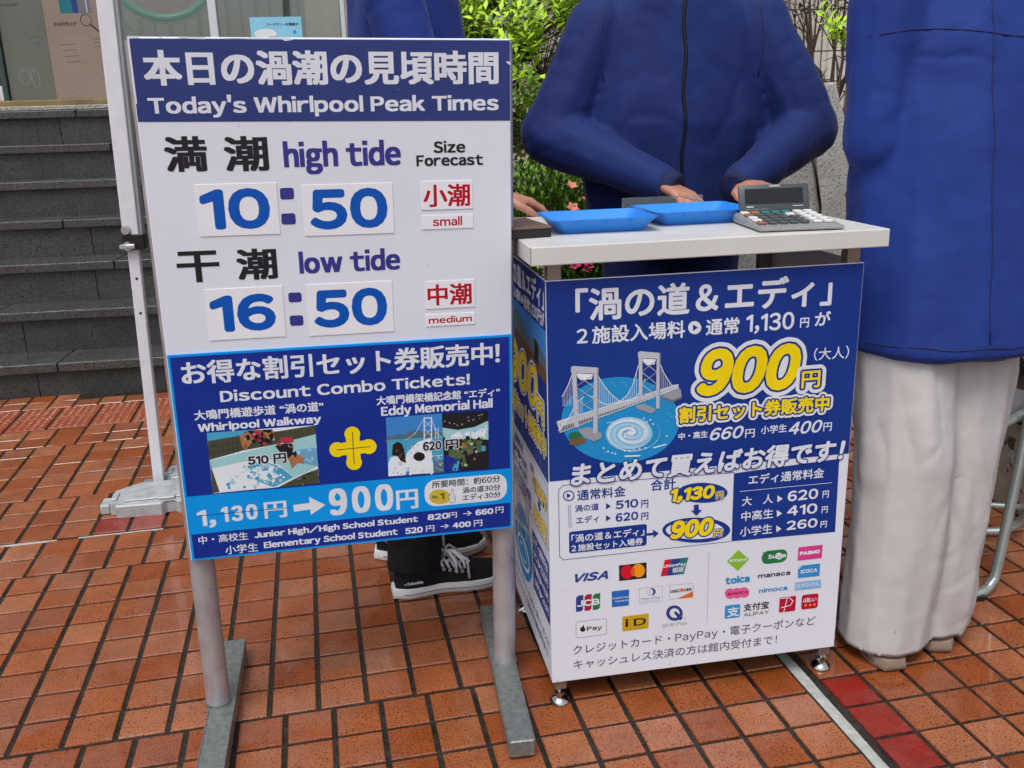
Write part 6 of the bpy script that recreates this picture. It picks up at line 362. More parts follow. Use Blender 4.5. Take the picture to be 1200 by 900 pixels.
  ('lettering',None,[('t','中・高生',256.6,504.35,316.6,516.95,'paper',0.34,0,2,()),('t','660',320.6,496.32,390.2,521.78,'paper',0.92,0.2,2,()),('t','円',393.4,495.55,413.2,513.15,'paper',0.27,0,2,()),('t','小学生',425.5,501.46,480,516.14,'paper',0.34,0,2,()),('t','400',484.1,493.42,555.2,519.78,'paper',0.92,0.2,2,()),('t','円',557.8,494.56,575.6,512.64,'paper',0.27,0,2,())]),
  ('lettering',None,[('t','まとめて買えばお得です！',42.5,429.6,607.3,474.6,'paper',1.7,0.1,30,((4,'navy2'),))]),
  ('fare_table',None,[('p',[(374.6,275.8),(600.2,271.8),(597.1,433),(373.5,423.2)],'navy2',2),('t','エディ通常料金',404.7,398.46,566.1,413.64,'paper',0.41,0,3,()),('l',[(387,383.1),(585.4,382.4)],0.9,'paper',3),('t','大\u3000人',393,353.3,459.4,368.3,'paper',0.27,0,3,()),('p',[(468.2,366.6),(479.8,357.9),(469.1,351.5)],'paper',3),('t','620',490.6,350.5,556.4,373.3,'paper',0.92,0,3,()),('t','円',566.3,350.28,580,366.02,'paper',0.27,0,3,()),('t','中高生',393.2,320.5,461.3,336.0,'paper',0.27,0,3,()),('p',[(468.8,334.5),(480.4,325.7),(469.7,319.2)],'paper',3),('t','410',491.3,319.6,556.9,339.7,'paper',0.92,0,3,()),('t','円',566.8,317.08,580,331.72,'paper',0.27,0,3,()),('t','小学生',391.5,287.5,461.3,301.6,'paper',0.27,0,3,()),('p',[(469.5,300.6),(481.2,291.6),(470.4,285.2)],'paper',3),('t','260',492,286.9,559.3,307.6,'paper',0.92,0,3,()),('t','円',566.6,284.38,580.5,299.02,'paper',0.27,0,3,())]),
  ('fare_frame',None,[('l',[(375.2,424.9),(27.5,432.3),(18.6,423.5),(18.8,283.4),(26.3,275),(373.2,275.7)],1.1,'navy2',2),('p',[(49.7,408.5),(49.5,406.8),(49.1,405.1),(48.4,403.6),(47.4,402.2),(46.3,401),(44.9,400),(43.4,399.2),(41.7,398.7),(40,398.5),(38.2,398.5),(36.5,398.9),(34.8,399.5),(33.1,400.3),(31.7,401.4),(30.3,402.6),(29.2,404.1),(28.3,405.7),(27.7,407.4),(27.3,409.1),(27.2,410.8),(27.3,412.6),(27.8,414.2),(28.5,415.7),(29.4,417.1),(30.6,418.3),(31.9,419.3),(33.4,420.1),(35.1,420.6),(36.8,420.8),(38.5,420.8),(40.3,420.5),(42,419.9),(43.6,419),(45.1,418),(46.5,416.7),(47.6,415.3),(48.5,413.7),(49.1,412),(49.5,410.3)],'navy2',2),('p',[(47.5,408.7),(47.3,407.4),(47,406.1),(46.4,404.8),(45.7,403.7),(44.7,402.8),(43.6,402),(42.4,401.4),(41.1,401),(39.7,400.8),(38.3,400.8),(36.9,401.1),(35.5,401.6),(34.2,402.2),(33,403.1),(31.9,404.1),(31,405.2),(30.3,406.5),(29.7,407.8),(29.4,409.2),(29.3,410.6),(29.5,412),(29.8,413.3),(30.4,414.5),(31.1,415.6),(32.1,416.6),(33.2,417.4),(34.4,418),(35.7,418.3),(37.1,418.5),(38.5,418.5),(39.9,418.2),(41.3,417.8),(42.6,417.1),(43.8,416.3),(44.9,415.3),(45.8,414.1),(46.5,412.8),(47.1,411.5),(47.4,410.1)],'paper',3),('p',[(34.7,415.9),(43.1,409.2),(34.6,404.2)],'navy2',4),('t','通常料金',55.2,397.95,151.9,418.55,'navy2',0.34,0,2,()),('l',[(37.5,390.7),(38.7,342.1)],0.8,'navy2',2),('l',[(41.3,390.3),(42.5,341.7)],0.8,'navy2',3),('t','渦の道',50.5,375.43,98,387.07,'navy2',0.27,0,2,()),('p',[(112.6,386.8),(122.2,379.2),(112.6,373.5)],'navy2',3),('t','510',131.7,371.43,177.6,389.37,'navy2',0.74,0,2,()),('t','円',183.6,368.68,198.2,385.22,'navy2',0.27,0,2,()),('t','エディ',52.8,349.83,97.9,362.47,'navy2',0.27,0,2,()),('p',[(112.6,361.5),(122.2,353.8),(112.6,348.1)],'navy2',3),('t','620',131.8,344.63,177.9,362.67,'navy2',0.74,0,2,()),('t','円',183.9,342.48,198.6,358.42,'navy2',0.27,0,2,()),('t','合計',202.4,402.62,253.3,425.98,'navy2',0.41,0,2,())]),
  ('price_numerals',None,[('p',[(362,382.9),(361,378.6),(357.8,374.6),(352.4,371.3),(345.2,368.7),(336.4,366.9),(326.4,366.2),(315.6,366.3),(304.7,367.5),(293.9,369.5),(283.9,372.4),(275,376),(267.6,380.1),(262,384.5),(258.6,389.1),(257.3,393.7),(258.4,398),(261.6,401.9),(266.9,405.2),(274.1,407.8),(282.8,409.5),(292.7,410.3),(303.3,410.2),(314.2,409.1),(324.9,407),(335,404.2),(343.9,400.7),(351.4,396.6),(357.1,392.2),(360.7,387.5)],'navy2',3),('t','1,130',243.6,371.66,335,403.24,'yellow',2.12,0.12,5,((4.6,'navy2'),)),('t','円',338.1,372.58,352,387.32,'yellow',0.41,0,25,((2,'navy2'),(2.7,'paper')))]),
  ('price_numerals',None,[('p',[(370.8,301),(369.9,296.3),(366.8,291.9),(361.7,288.1),(354.6,285),(345.8,282.5),(335.6,280.9),(324.3,280.1),(312.2,280.2),(299.7,281.2),(287.3,283),(275.2,285.6),(263.8,288.9),(253.6,292.8),(244.8,297.2),(237.6,301.9),(232.3,306.8),(229,311.8),(227.8,316.7),(228.8,321.3),(231.9,325.5),(237,329.3),(244,332.4),(252.6,334.8),(262.7,336.4),(273.8,337.2),(285.7,337.2),(298,336.3),(310.4,334.5),(322.5,332),(333.8,328.8),(344.2,324.9),(353.2,320.6),(360.5,315.9),(366,310.9),(369.5,305.9)],'navy2',3),('p',[(356.7,302.5),(356,299.1),(353.3,296),(348.9,293.4),(342.9,291.2),(335.4,289.5),(326.7,288.5),(317.1,288.1),(306.8,288.3),(296.2,289.2),(285.6,290.7),(275.3,292.7),(265.7,295.3),(256.9,298.2),(249.4,301.5),(243.3,305),(238.8,308.7),(236,312.3),(235,315.9),(235.9,319.2),(238.5,322.2),(242.9,324.9),(248.8,327.1),(256.2,328.7),(264.8,329.7),(274.3,330.2),(284.4,330),(295,329.1),(305.5,327.7),(315.8,325.7),(325.5,323.2),(334.3,320.2),(341.9,317),(348.1,313.4),(352.8,309.8),(355.7,306.1)],'paper',4),('t','900',244,294.16,335,333.84,'yellow',2.94,0.15,6,((5.6,'navy2'),)),('t','円',335.9,290.98,351.9,306.52,'yellow',0.48,0,26,((2.2,'navy2'),(3.3,'paper')))]),
  ('arrow_print',None,[('p',[(291.9,364.7),(301.7,364.3),(302.8,352.7),(309.3,352),(297.9,340.4),(286.4,353.1),(292.3,352.5)],'navy2',12)]),
  ('ticket_name_box',None,[('r',38,287.4,195.7,333.7,5,'navy2',2),('t','「渦の道＆エディ」',42.8,310.38,190.6,325.72,'paper',0.34,0,3,()),('t','２施設セット入場券',42.5,290.08,188.3,304.82,'paper',0.34,0,3,()),('p',[(196,313.3),(209,313.3),(207.6,320.2),(220.8,310.6),(210.5,301.5),(209.7,307.7),(196,307.9)],'navy2',2)]),
  ('divider_line',None,[('l',[(327.2,255.1),(328.1,95.5)],0.7,'greyp',1)]),
  ('card_logo',None,[('t','VISA',49,222.8,116.9,241.1,'logoblue',1.29,0.25,2,())]),
  ('card_logo',None,[('p',[(139.2,249.5),(196.2,249.7),(196.7,214.9),(139.8,215)],'dark',1),('p',[(169,231.7),(168.8,229.3),(168.4,227),(167.6,224.8),(166.6,222.9),(165.3,221.2),(163.7,219.8),(162,218.7),(160.1,218),(158.2,217.7),(156.1,217.7),(154.1,218.2),(152.1,219),(150.2,220.1),(148.5,221.6),(147,223.4),(145.6,225.4),(144.6,227.6),(143.8,229.9),(143.3,232.3),(143.1,234.7),(143.3,237.1),(143.7,239.4),(144.5,241.6),(145.5,243.5),(146.8,245.2),(148.4,246.6),(150.1,247.6),(152,248.3),(153.9,248.7),(155.9,248.6),(157.9,248.2),(159.9,247.4),(161.8,246.3),(163.5,244.8),(165.1,243),(166.4,241.1),(167.5,238.9),(168.3,236.5),(168.8,234.1)],'mcred',2),('p',[(193.1,231.9),(192.9,229.6),(192.5,227.4),(191.7,225.3),(190.6,223.4),(189.2,221.8),(187.6,220.5),(185.8,219.4),(183.9,218.8),(181.8,218.5),(179.7,218.5),(177.6,219),(175.5,219.8),(173.6,220.9),(171.8,222.3),(170.1,224),(168.7,226),(167.6,228.1),(166.8,230.4),(166.3,232.7),(166.1,235.1),(166.2,237.4),(166.7,239.6),(167.5,241.6),(168.6,243.5),(169.9,245.1),(171.5,246.4),(173.3,247.4),(175.3,248.1),(177.3,248.4),(179.4,248.4),(181.5,247.9),(183.6,247.1),(185.5,246),(187.4,244.6),(189,242.9),(190.4,241),(191.5,238.8),(192.3,236.6),(192.9,234.2)],'mcor',3),('p',[(167.3,244),(171,238.6),(172.6,231.5),(171.1,225.6),(167.5,221.4),(164.3,227.3),(163.5,233.4),(164.8,239.3)],'mcmid',4)]),
  ('card_logo',None,[('p',[(234.3,250.8),(283.9,250.6),(275.2,214.7),(225.9,215)],'mcred',1),('p',[(246.6,250.5),(283.9,250.6),(275.2,214.7),(239,214.8)],'logoblue',2),('p',[(266.9,250.3),(283.9,250.6),(275.2,214.7),(258.6,214.7)],'teal',3),('t','UnionPay',231.6,231.5,280.3,240.5,'paper',0.28,0.1,4,()),('t','银联',250.6,221.3,275.3,229.2,'paper',0.2,0.1,4,())]),
  ('card_logo',None,[('p',[(50.9,188.8),(56.3,193.1),(66.1,193),(65,160.5),(59.8,156.9),(50.6,157.5)],'logoblue',1),('p',[(68.4,188.9),(73.6,193.3),(83.1,193.2),(82.4,160.3),(77.9,156.9),(68.1,157.3)],'jred',1),('p',[(85.4,188.7),(91.1,193.1),(100.9,193),(100,160.3),(94.8,156.7),(85.2,157.1)],'green',1),('t','JCB',52.8,169.6,99.3,180.1,'paper',0.83,0,2,())]),
  ('card_logo',None,[('p',[(124.6,193.7),(160.4,193.9),(160.4,157.9),(124.9,158.1)],'amex',1),('t','AMERICAN',125.7,176,159.5,178.9,'paper',0.09,0,2,()),('t','EXPRESS',132,168.2,159.6,171.8,'paper',0.09,0,2,())]),
  ('card_logo',None,[('l',[(182.3,192.9),(230.2,192.7),(230.4,158.3),(182.2,158.6),(182.3,192.9)],0.5,'greyp',1),('p',[(216.3,181.8),(216.2,180.5),(215.9,179.3),(215.5,178.2),(214.9,177.1),(214.1,176.3),(213.2,175.5),(212.2,175),(211.1,174.6),(209.9,174.5),(208.8,174.5),(207.6,174.8),(206.4,175.2),(205.3,175.8),(204.2,176.6),(203.3,177.6),(202.5,178.6),(201.9,179.8),(201.4,181.1),(201.1,182.3),(201,183.6),(201.1,184.9),(201.4,186.1),(201.8,187.2),(202.4,188.2),(203.2,189.1),(204.1,189.8),(205.1,190.4),(206.2,190.7),(207.3,190.9),(208.5,190.8),(209.7,190.6),(210.9,190.2),(212,189.5),(213,188.8),(213.9,187.8),(214.7,186.7),(215.4,185.6),(215.8,184.3),(216.1,183.1)],'logoblue',1),('p',[(211.3,181.5),(211.2,180.4),(211,179.2),(210.5,178.2),(210,177.2),(209.3,176.4),(208.4,175.7),(207.5,175.2),(206.5,174.9),(205.4,174.7),(204.3,174.8),(203.2,175),(202.1,175.4),(201.1,176),(200.1,176.8),(199.2,177.6),(198.5,178.6),(197.9,179.7),(197.5,180.9),(197.2,182.1),(197.1,183.3),(197.2,184.4),(197.4,185.6),(197.8,186.6),(198.4,187.5),(199.1,188.4),(199.9,189),(200.9,189.5),(201.9,189.9),(203,190),(204.1,190),(205.2,189.8),(206.3,189.3),(207.3,188.8),(208.3,188),(209.1,187.2),(209.8,186.2),(210.4,185.1),(210.9,183.9),(211.2,182.7)],'greyl',2),('p',[(209.7,181.7),(209.6,180.7),(209.5,179.8),(209.1,178.9),(208.7,178),(208.1,177.3),(207.5,176.8),(206.8,176.3),(206,176),(205.1,175.9),(204.3,175.9),(203.4,176.1),(202.6,176.4),(201.8,176.9),(201,177.5),(200.3,178.3),(199.8,179.1),(199.3,180.1),(199,181),(198.7,182),(198.7,183.1),(198.7,184.1),(198.9,185),(199.2,185.9),(199.7,186.7),(200.2,187.4),(200.9,188),(201.6,188.5),(202.4,188.7),(203.2,188.9),(204.1,188.9),(204.9,188.7),(205.8,188.3),(206.6,187.9),(207.3,187.2),(208,186.5),(208.6,185.7),(209,184.7),(209.4,183.8),(209.6,182.7)],'paper',3),('l',[(204.1,187.5),(204.2,177.3)],0.7,'logoblue',4),('t','Diners Club',186,167.2,225.4,170.2,'ink',0,0,1,()),('t','INTERNATIONAL',186.1,162.9,225.5,161.7,'greyp',0,0,1,())]),
  ('card_logo',None,[('l',[(245.5,192.6),(295.7,191.3),(296.1,159.6),(245.9,160.1),(245.5,192.6)],0.5,'greyp',1),('p',[(261.8,160.1),(295.4,173),(296.1,159.6)],'orange',2),('t','DISC',247.7,174.6,268.2,181.4,'ink',0.37,0,1,()),('t','VER',276.3,174.5,293,181.2,'ink',0.37,0,1,()),('p',[(276.2,178.2),(276.1,177.6),(276,177),(275.8,176.4),(275.5,175.9),(275.1,175.5),(274.6,175.2),(274.1,174.9),(273.5,174.7),(272.9,174.7),(272.3,174.7),(271.7,174.8),(271.1,175),(270.5,175.3),(269.9,175.7),(269.4,176.2),(269,176.7),(268.7,177.3),(268.4,177.9),(268.3,178.5),(268.2,179.1),(268.2,179.7),(268.4,180.3),(268.6,180.9),(268.9,181.4),(269.3,181.8),(269.8,182.1),(270.3,182.4),(270.9,182.6),(271.5,182.6),(272.1,182.6),(272.7,182.5),(273.3,182.3),(273.9,182),(274.4,181.6),(274.9,181.1),(275.4,180.6),(275.7,180),(275.9,179.4),(276.1,178.8)],'orange',2)]),
  ('card_logo',None,[('lr',50.4,97.9,113.7,134.6,4,0.6,'ink',1),('p',[(69.6,115.4),(69.5,114.5),(69.3,113.7),(69,112.9),(68.5,112.2),(68,111.6),(67.3,111.1),(66.6,110.7),(65.8,110.5),(64.9,110.4),(64.1,110.4),(63.2,110.6),(62.4,110.9),(61.6,111.3),(60.9,111.9),(60.2,112.6),(59.7,113.3),(59.3,114.1),(58.9,115),(58.7,115.9),(58.7,116.8),(58.8,117.7),(59,118.5),(59.3,119.3),(59.8,120),(60.3,120.6),(61,121.1),(61.7,121.5),(62.5,121.7),(63.3,121.8),(64.2,121.8),(65,121.6),(65.9,121.3),(66.7,120.9),(67.4,120.3),(68,119.6),(68.6,118.9),(69,118.1),(69.3,117.2),(69.5,116.3)],'ink',1),('p',[(67.1,123.1),(66.6,121.6),(65.5,121.1),(64.4,121.9),(63.9,123.5),(64.4,125.1),(65.5,125.6),(66.6,124.8)],'ink',1),('p',[(73,116.7),(72.6,115.2),(71.5,114.4),(70.3,114.6),(69.2,115.7),(68.8,117.2),(69.2,118.7),(70.3,119.5),(71.6,119.3),(72.6,118.2)],'paper',2),('t','Pay',72.9,108.4,104.3,120.7,'ink',0.37,0,1,())]),
  ('card_logo',None,[('r',146.9,100.3,202.5,133.9,2,'idgold',1),('t','i',153.2,109,159.4,127.4,'ink',1.1,0,2,()),('t','D',170.8,109.3,197.1,126,'ink',0.64,0,2,()),('l',[(151.1,102.6),(200,102.1)],0.4,'ink',2)]),
  ('card_logo',None,[('p',[(274.9,125.7),(274.8,122.9),(274.2,120.3),(273.2,117.8),(271.8,115.6),(270,113.7),(268,112.1),(265.6,111),(263.1,110.2),(260.4,109.9),(257.7,110),(254.9,110.6),(252.2,111.6),(249.6,113),(247.2,114.8),(245.1,116.8),(243.2,119.2),(241.7,121.8),(240.6,124.5),(239.9,127.3),(239.6,130.1),(239.8,132.9),(240.4,135.5),(241.4,137.9),(242.8,140.1),(244.5,142),(246.6,143.6),(248.9,144.7),(251.4,145.5),(254.1,145.8),(256.8,145.7),(259.6,145.1),(262.3,144.1),(264.9,142.7),(267.3,141),(269.4,138.9),(271.3,136.6),(272.8,134),(273.9,131.3),(274.6,128.5)],'logoblue',1),('p',[(268.2,126.5),(268.1,124.8),(267.8,123.2),(267.2,121.7),(266.3,120.3),(265.3,119.2),(264,118.2),(262.6,117.5),(261.1,117),(259.4,116.8),(257.8,116.9),(256.1,117.3),(254.4,117.9),(252.9,118.7),(251.4,119.8),(250.1,121.1),(249,122.5),(248.1,124.1),(247.4,125.8),(247,127.5),(246.8,129.2),(246.9,130.9),(247.3,132.5),(247.9,134),(248.7,135.4),(249.8,136.5),(251,137.5),(252.4,138.2),(254,138.6),(255.6,138.8),(257.3,138.8),(258.9,138.4),(260.6,137.8),(262.1,137),(263.6,135.9),(264.9,134.6),(266,133.2),(266.9,131.6),(267.6,130),(268,128.2)],'paper',2),('p',[(255.3,129.6),(260.6,131.8),(275.7,114.1),(269.2,109.1)],'logoblue',3),('l',[(271.5,124.7),(267.7,115.1)],0.6,'red',4),('l',[(276.8,122.6),(273.1,112.4)],0.6,'red',4),('l',[(282.9,117.5),(279.1,109.9)],0.6,'red',4),('t','QUICPay',230.7,100.2,287.6,101.9,'greyp',0,0.25,1,())]),
  ('transit_logo',None,[('p',[(390.3,254.7),(414.3,230.9),(390.8,207.8),(366.3,231.9)],'lime',1),('t','Kitaca',372.3,229.9,409.3,234.8,'paper',0.37,0,2,())]),
  ('transit_logo',None,[('r',441.9,215.9,497.3,245.4,13,'green',1),('t','Suica',455.3,226.7,494.6,236.7,'paper',0.55,0,3,()),('p',[(487.2,229.8),(487.2,228.6),(487,227.4),(486.6,226.4),(486,225.4),(485.2,224.6),(484.3,224),(483.3,223.5),(482.2,223.1),(481,223),(479.8,223),(478.6,223.3),(477.3,223.7),(476.2,224.3),(475.1,225),(474.1,225.9),(473.2,226.9),(472.5,228),(472,229.2),(471.6,230.4),(471.5,231.6),(471.5,232.7),(471.7,233.9),(472.1,234.9),(472.7,235.9),(473.4,236.7),(474.3,237.3),(475.4,237.8),(476.5,238.2),(477.6,238.3),(478.9,238.3),(480.1,238),(481.3,237.6),(482.5,237),(483.6,236.3),(484.6,235.4),(485.4,234.4),(486.1,233.3),(486.7,232.2),(487,231)],'paper',2),('t','i c',475.6,225.5,484.4,235.7,'green',0.28,0,4,()),('p',[(445.6,242.9),(445,241.8),(443.6,241.9),(442.9,243.2),(443.5,244.3),(444.8,244.2)],'dark',2),('p',[(451.5,242.2),(450.9,241.1),(449.5,241.2),(448.8,242.5),(449.4,243.7),(450.8,243.5)],'dark',2),('p',[(457.4,241.5),(456.8,240.4),(455.5,240.6),(454.7,241.8),(455.3,243),(456.7,242.8)],'dark',2),('p',[(463.4,240.9),(462.8,239.7),(461.4,239.9),(460.7,241.2),(461.3,242.3),(462.6,242.2)],'dark',2),('p',[(446,235.6),(445.4,234.5),(444,234.6),(443.3,235.9),(443.9,237),(445.2,236.9)],'dark',2),('p',[(451.9,234.9),(451.3,233.8),(450,233.9),(449.2,235.2),(449.8,236.4),(451.2,236.2)],'dark',2),('p',[(457.9,234.2),(457.3,233.1),(455.9,233.3),(455.2,234.5),(455.8,235.7),(457.1,235.5)],'dark',2),('p',[(463.8,233.6),(463.2,232.4),(461.9,232.6),(461.1,233.9),(461.7,235),(463.1,234.9)],'dark',2),('p',[(446.4,228.3),(445.8,227.1),(444.4,227.3),(443.7,228.6),(444.3,229.7),(445.6,229.6)],'dark',2),('p',[(452.3,227.6),(451.7,226.5),(450.4,226.6),(449.6,227.9),(450.2,229.1),(451.6,228.9)],'dark',2),('p',[(458.3,226.9),(457.7,225.8),(456.3,225.9),(455.6,227.2),(456.2,228.4),(457.5,228.2)],'dark',2),('p',[(464.2,226.2),(463.6,225.1),(462.3,225.2),(461.5,226.5),(462.1,227.7),(463.5,227.5)],'dark',2),('p',[(446.8,221),(446.2,219.8),(444.8,220),(444.1,221.3),(444.7,222.4),(446,222.3)],'dark',2),('p',[(452.7,220.3),(452.1,219.1),(450.8,219.3),(450,220.6),(450.6,221.7),(452,221.6)],'dark',2),('p',[(458.7,219.6),(458.1,218.4),(456.7,218.6),(456,219.9),(456.6,221),(458,220.9)],'dark',2),('p',[(464.7,218.9),(464.1,217.7),(462.7,217.9),(462,219.2),(462.6,220.3),(463.9,220.2)],'dark',2)]),
  ('transit_logo',None,[('r',520.9,215.2,574.8,245.6,2,'pasmo',1),('t','PASMO',525,226.8,569.8,235.2,'paper',0.92,0,2,())]),
  ('transit_logo',None,[('t','toica',364.2,179.4,418,196.5,'toica',1.29,0,1,())]),
  ('transit_logo',None,[('t','manaca',435.5,185,506.6,193.1,'ink',0.55,0,1,())]),
  ('transit_logo',None,[('p',[(522.6,203.1),(571.8,203.1),(572.6,174.5),(524.2,174.8)],'icoca',1),('p',[(522.6,203.1),(532.7,203.1),(523.2,194)],'greyl',2),('t','ICOCA',529.8,184.7,566.7,193.2,'paper',0.55,0,2,())]),
  ('transit_logo',None,[('p',[(388.6,155.9),(388.6,154.1),(388.2,152.3),(387.6,150.6),(386.7,149.1),(385.5,147.8),(384.2,146.8),(382.6,146),(380.9,145.5),(379.1,145.2),(377.2,145.3),(375.4,145.7),(373.5,146.4),(371.8,147.3),(370.1,148.5),(368.7,149.9),(367.4,151.5),(366.4,153.2),(365.6,155),(365.1,156.9),(364.8,158.8),(364.9,160.7),(365.3,162.5),(365.9,164.1),(366.8,165.6),(368,166.9),(369.3,168),(370.9,168.8),(372.6,169.3),(374.4,169.5),(376.2,169.4),(378.1,169.1),(379.9,168.4),(381.7,167.5),(383.3,166.3),(384.8,164.9),(386.1,163.3),(387.1,161.6),(387.9,159.7),(388.4,157.8)],'sugoca',1),('p',[(403.5,155.3),(403.5,153.4),(403.1,151.6),(402.5,149.9),(401.6,148.4),(400.4,147.1),(399.1,146.1),(397.5,145.3),(395.8,144.8),(394,144.6),(392.1,144.6),(390.3,145),(388.4,145.7),(386.6,146.6),(385,147.8),(383.5,149.2),(382.2,150.8),(381.2,152.5),(380.4,154.4),(379.9,156.3),(379.7,158.2),(379.7,160),(380.1,161.8),(380.7,163.5),(381.6,165),(382.8,166.3),(384.1,167.3),(385.7,168.1),(387.4,168.6),(389.2,168.8),(391,168.8),(392.9,168.4),(394.7,167.7),(396.5,166.8),(398.1,165.6),(399.6,164.2),(400.9,162.6),(402,160.9),(402.8,159.1),(403.3,157.2)],'sugoca',2),('p',[(418.4,155.2),(418.4,153.3),(418,151.5),(417.4,149.8),(416.5,148.3),(415.3,147),(414,146),(412.4,145.2),(410.7,144.7),(408.9,144.5),(407,144.5),(405.1,144.9),(403.3,145.6),(401.5,146.5),(399.9,147.7),(398.4,149.1),(397.1,150.7),(396,152.4),(395.2,154.3),(394.7,156.2),(394.5,158.1),(394.5,160),(394.9,161.7),(395.5,163.4),(396.4,164.9),(397.6,166.2),(398.9,167.2),(400.5,168),(402.2,168.5),(404,168.8),(405.9,168.7),(407.7,168.3),(409.6,167.7),(411.3,166.7),(413,165.5),(414.5,164.1),(415.8,162.6),(416.8,160.8),(417.6,159),(418.2,157.1)],'sugoca',3),('t','SUGOCA',370.1,154.2,414.4,159.7,'jred',0.55,0,4,())]),
  ('transit_logo',None,[('t','nimoca',439.5,150.9,502.2,160.8,'icoca',0.64,0,1,())]),
  ('transit_logo',None,[('p',[(518.8,166),(576.6,165.4),(577.5,146.3),(519.3,146.4)],'haya',1),('t','はやかけん',522.4,153.5,573.7,160,'paper',0.14,0,2,()),('t','HAYAKAKEN',535.1,148.2,561.2,148.8,'icoca',0,0,2,())]),
  ('payment_logo',None,[('r',366.4,100.2,399.8,130.7,3,'icoca',1),('t','支',371.7,103.3,398.4,126,'paper',0.54,0,2,())]),
  ('payment_logo',None,[('t','支付宝',407.2,113.4,463.1,128.7,'ink',0.48,0,1,()),('t','ALIPAY',408.3,101.6,463.6,106.3,'ink',0.09,0,1,())]),
  ('payment_logo',None,[('r',486.3,99.1,523.1,134.4,3,'jred2',1),('l',[(489.5,132.1),(507.3,132.2),(516.7,123),(511.3,113.5),(490.8,110.2)],1.8,'paper',2),('l',[(503.3,130.4),(497.1,98.6)],1.8,'paper',3)]),
  ('payment_logo',None,[('r',536,99.6,573.4,134,5,'jred2',1),('t','d払い',539.2,116.7,569.9,125.7,'paper',0.27,0,2,()),('p',[(549,108.5),(548.7,107.1),(547.7,106.1),(546.4,105.9),(544.9,106.5),(543.8,107.7),(543.4,109.2),(543.6,110.6),(544.6,111.6),(545.9,111.8),(547.4,111.2),(548.5,110)],'mcor',2),('p',[(559,108.1),(558.7,106.7),(557.8,105.7),(556.4,105.5),(555,106.1),(553.9,107.3),(553.4,108.8),(553.6,110.2),(554.6,111.2),(556,111.4),(557.4,110.9),(558.5,109.6)],'mcor',2),('p',[(569,107.8),(568.7,106.3),(567.8,105.4),(566.4,105.2),(565,105.7),(563.9,106.9),(563.4,108.5),(563.7,109.9),(564.6,110.8),(566,111.1),(567.4,110.5),(568.5,109.3)],'mcor',2)]),
  ('lettering',None,[('t','クレジットカード・PayPay・電子クーポンなど',43.6,58.81,571,78.79,'ink2',0.07,0,1,())]),
  ('lettering',None,[('t','キャッシュレス決済の方は館内受付まで！',44.5,29.24,485.7,43.76,'ink2',0.07,0,1,())]),
]

# ------------------------------------------------------------------ materials with more structure
def speckle(name, base, dark, light, rough, rvar, sc=260, bump=.25, coat=0, objrnd=0, thr=.60, streak=0, wetsc=6, spec_=.5, film=(.40, .60)):
    m = bpy.data.materials.new(name); m.use_nodes = True; n = m.node_tree; b = n.nodes['Principled BSDF']; N = n.nodes.new; Lk = n.links.new
    g = N('ShaderNodeNewGeometry'); pos = g.outputs['Position']
    def noi(s, d=2, ro=.5):
        t = N('ShaderNodeTexNoise'); t.inputs['Scale'].default_value = s; t.inputs['Detail'].default_value = d; t.inputs['Roughness'].default_value = ro; Lk(pos, t.inputs['Vector']); return t.outputs['Fac']
    def rng(v, a, c, lo, hi):
        q = N('ShaderNodeMapRange'); q.inputs[1].default_value = a; q.inputs[2].default_value = c; q.inputs[3].default_value = lo; q.inputs[4].default_value = hi; Lk(v, q.inputs[0]); return q.outputs[0]
    def mix(f, a, c):
        q = N('ShaderNodeMix'); q.data_type = 'RGBA'; Lk(f, q.inputs[0])
        for i, v in ((6, a), (7, c)):
            if isinstance(v, tuple): q.inputs[i].default_value = (*v, 1)
            else: Lk(v, q.inputs[i])
        return q.outputs[2]
    big = noi(14, 4)
    c = mix(rng(big, .3, .7, 0, 1), tuple(x * .86 for x in base), tuple(min(1, x * 1.14) for x in base))
    fine = noi(sc, 2, .6); 
    c = mix(rng(fine, thr, thr + .06, 0, 1), c, dark)
    f2 = noi(sc * 1.3, 1); c = mix(rng(f2, .68, .74, 0, .6), c, light)
    if objrnd:
        oi = N('ShaderNodeObjectInfo'); ad = N('ShaderNodeMath'); ad.operation = 'ADD'; Lk(oi.outputs['Random'], ad.inputs[0]); Lk(g.outputs['Random Per Island'], ad.inputs[1])
        fr = N('ShaderNodeMath'); fr.operation = 'FRACT'; Lk(ad.outputs[0], fr.inputs[0])
        hv = N('ShaderNodeHueSaturation'); Lk(rng(fr.outputs[0], 0, 1, 1 - objrnd, 1 + objrnd), hv.inputs['Value']); Lk(c, hv.inputs['Color'])
        Lk(rng(fr.outputs[0], 0, 1, 1.05, .93), hv.inputs['Saturation']); Lk(rng(fr.outputs[0], 0, 1, .497, .505), hv.inputs['Hue']); c = hv.outputs[0]
    if streak:
        s = noi(3.1, 5, .65); c = mix(rng(s, .52, .75, 0, streak), c, tuple(x * .35 for x in base))
    Lk(c, b.inputs['Base Color'])
    wet = noi(wetsc, 5, .6)
    Lk(rng(wet, .38, .62, max(.03, rough - rvar), rough + rvar), b.inputs['Roughness']); b.inputs['Specular IOR Level'].default_value = spec_
    if coat:
        b.inputs['Coat Roughness'].default_value = .06; Lk(rng(wet, film[0], film[1], coat, 0), b.inputs['Coat Weight'])
    if bump:
        bp = N('ShaderNodeBump'); bp.inputs['Strength'].default_value = bump; bp.inputs['Distance'].default_value = .002
        Lk(fine, bp.inputs['Height']); Lk(bp.outputs[0], b.inputs['Normal'])
    _m[name] = m; return m
TILE = speckle('terracotta_tile', hx('98532e'), hx('3a2014'), hx('b98662'), .50, .14, 270, .4, 1.0, .16, .57, wetsc=5, spec_=.28, film=(.45, .56))
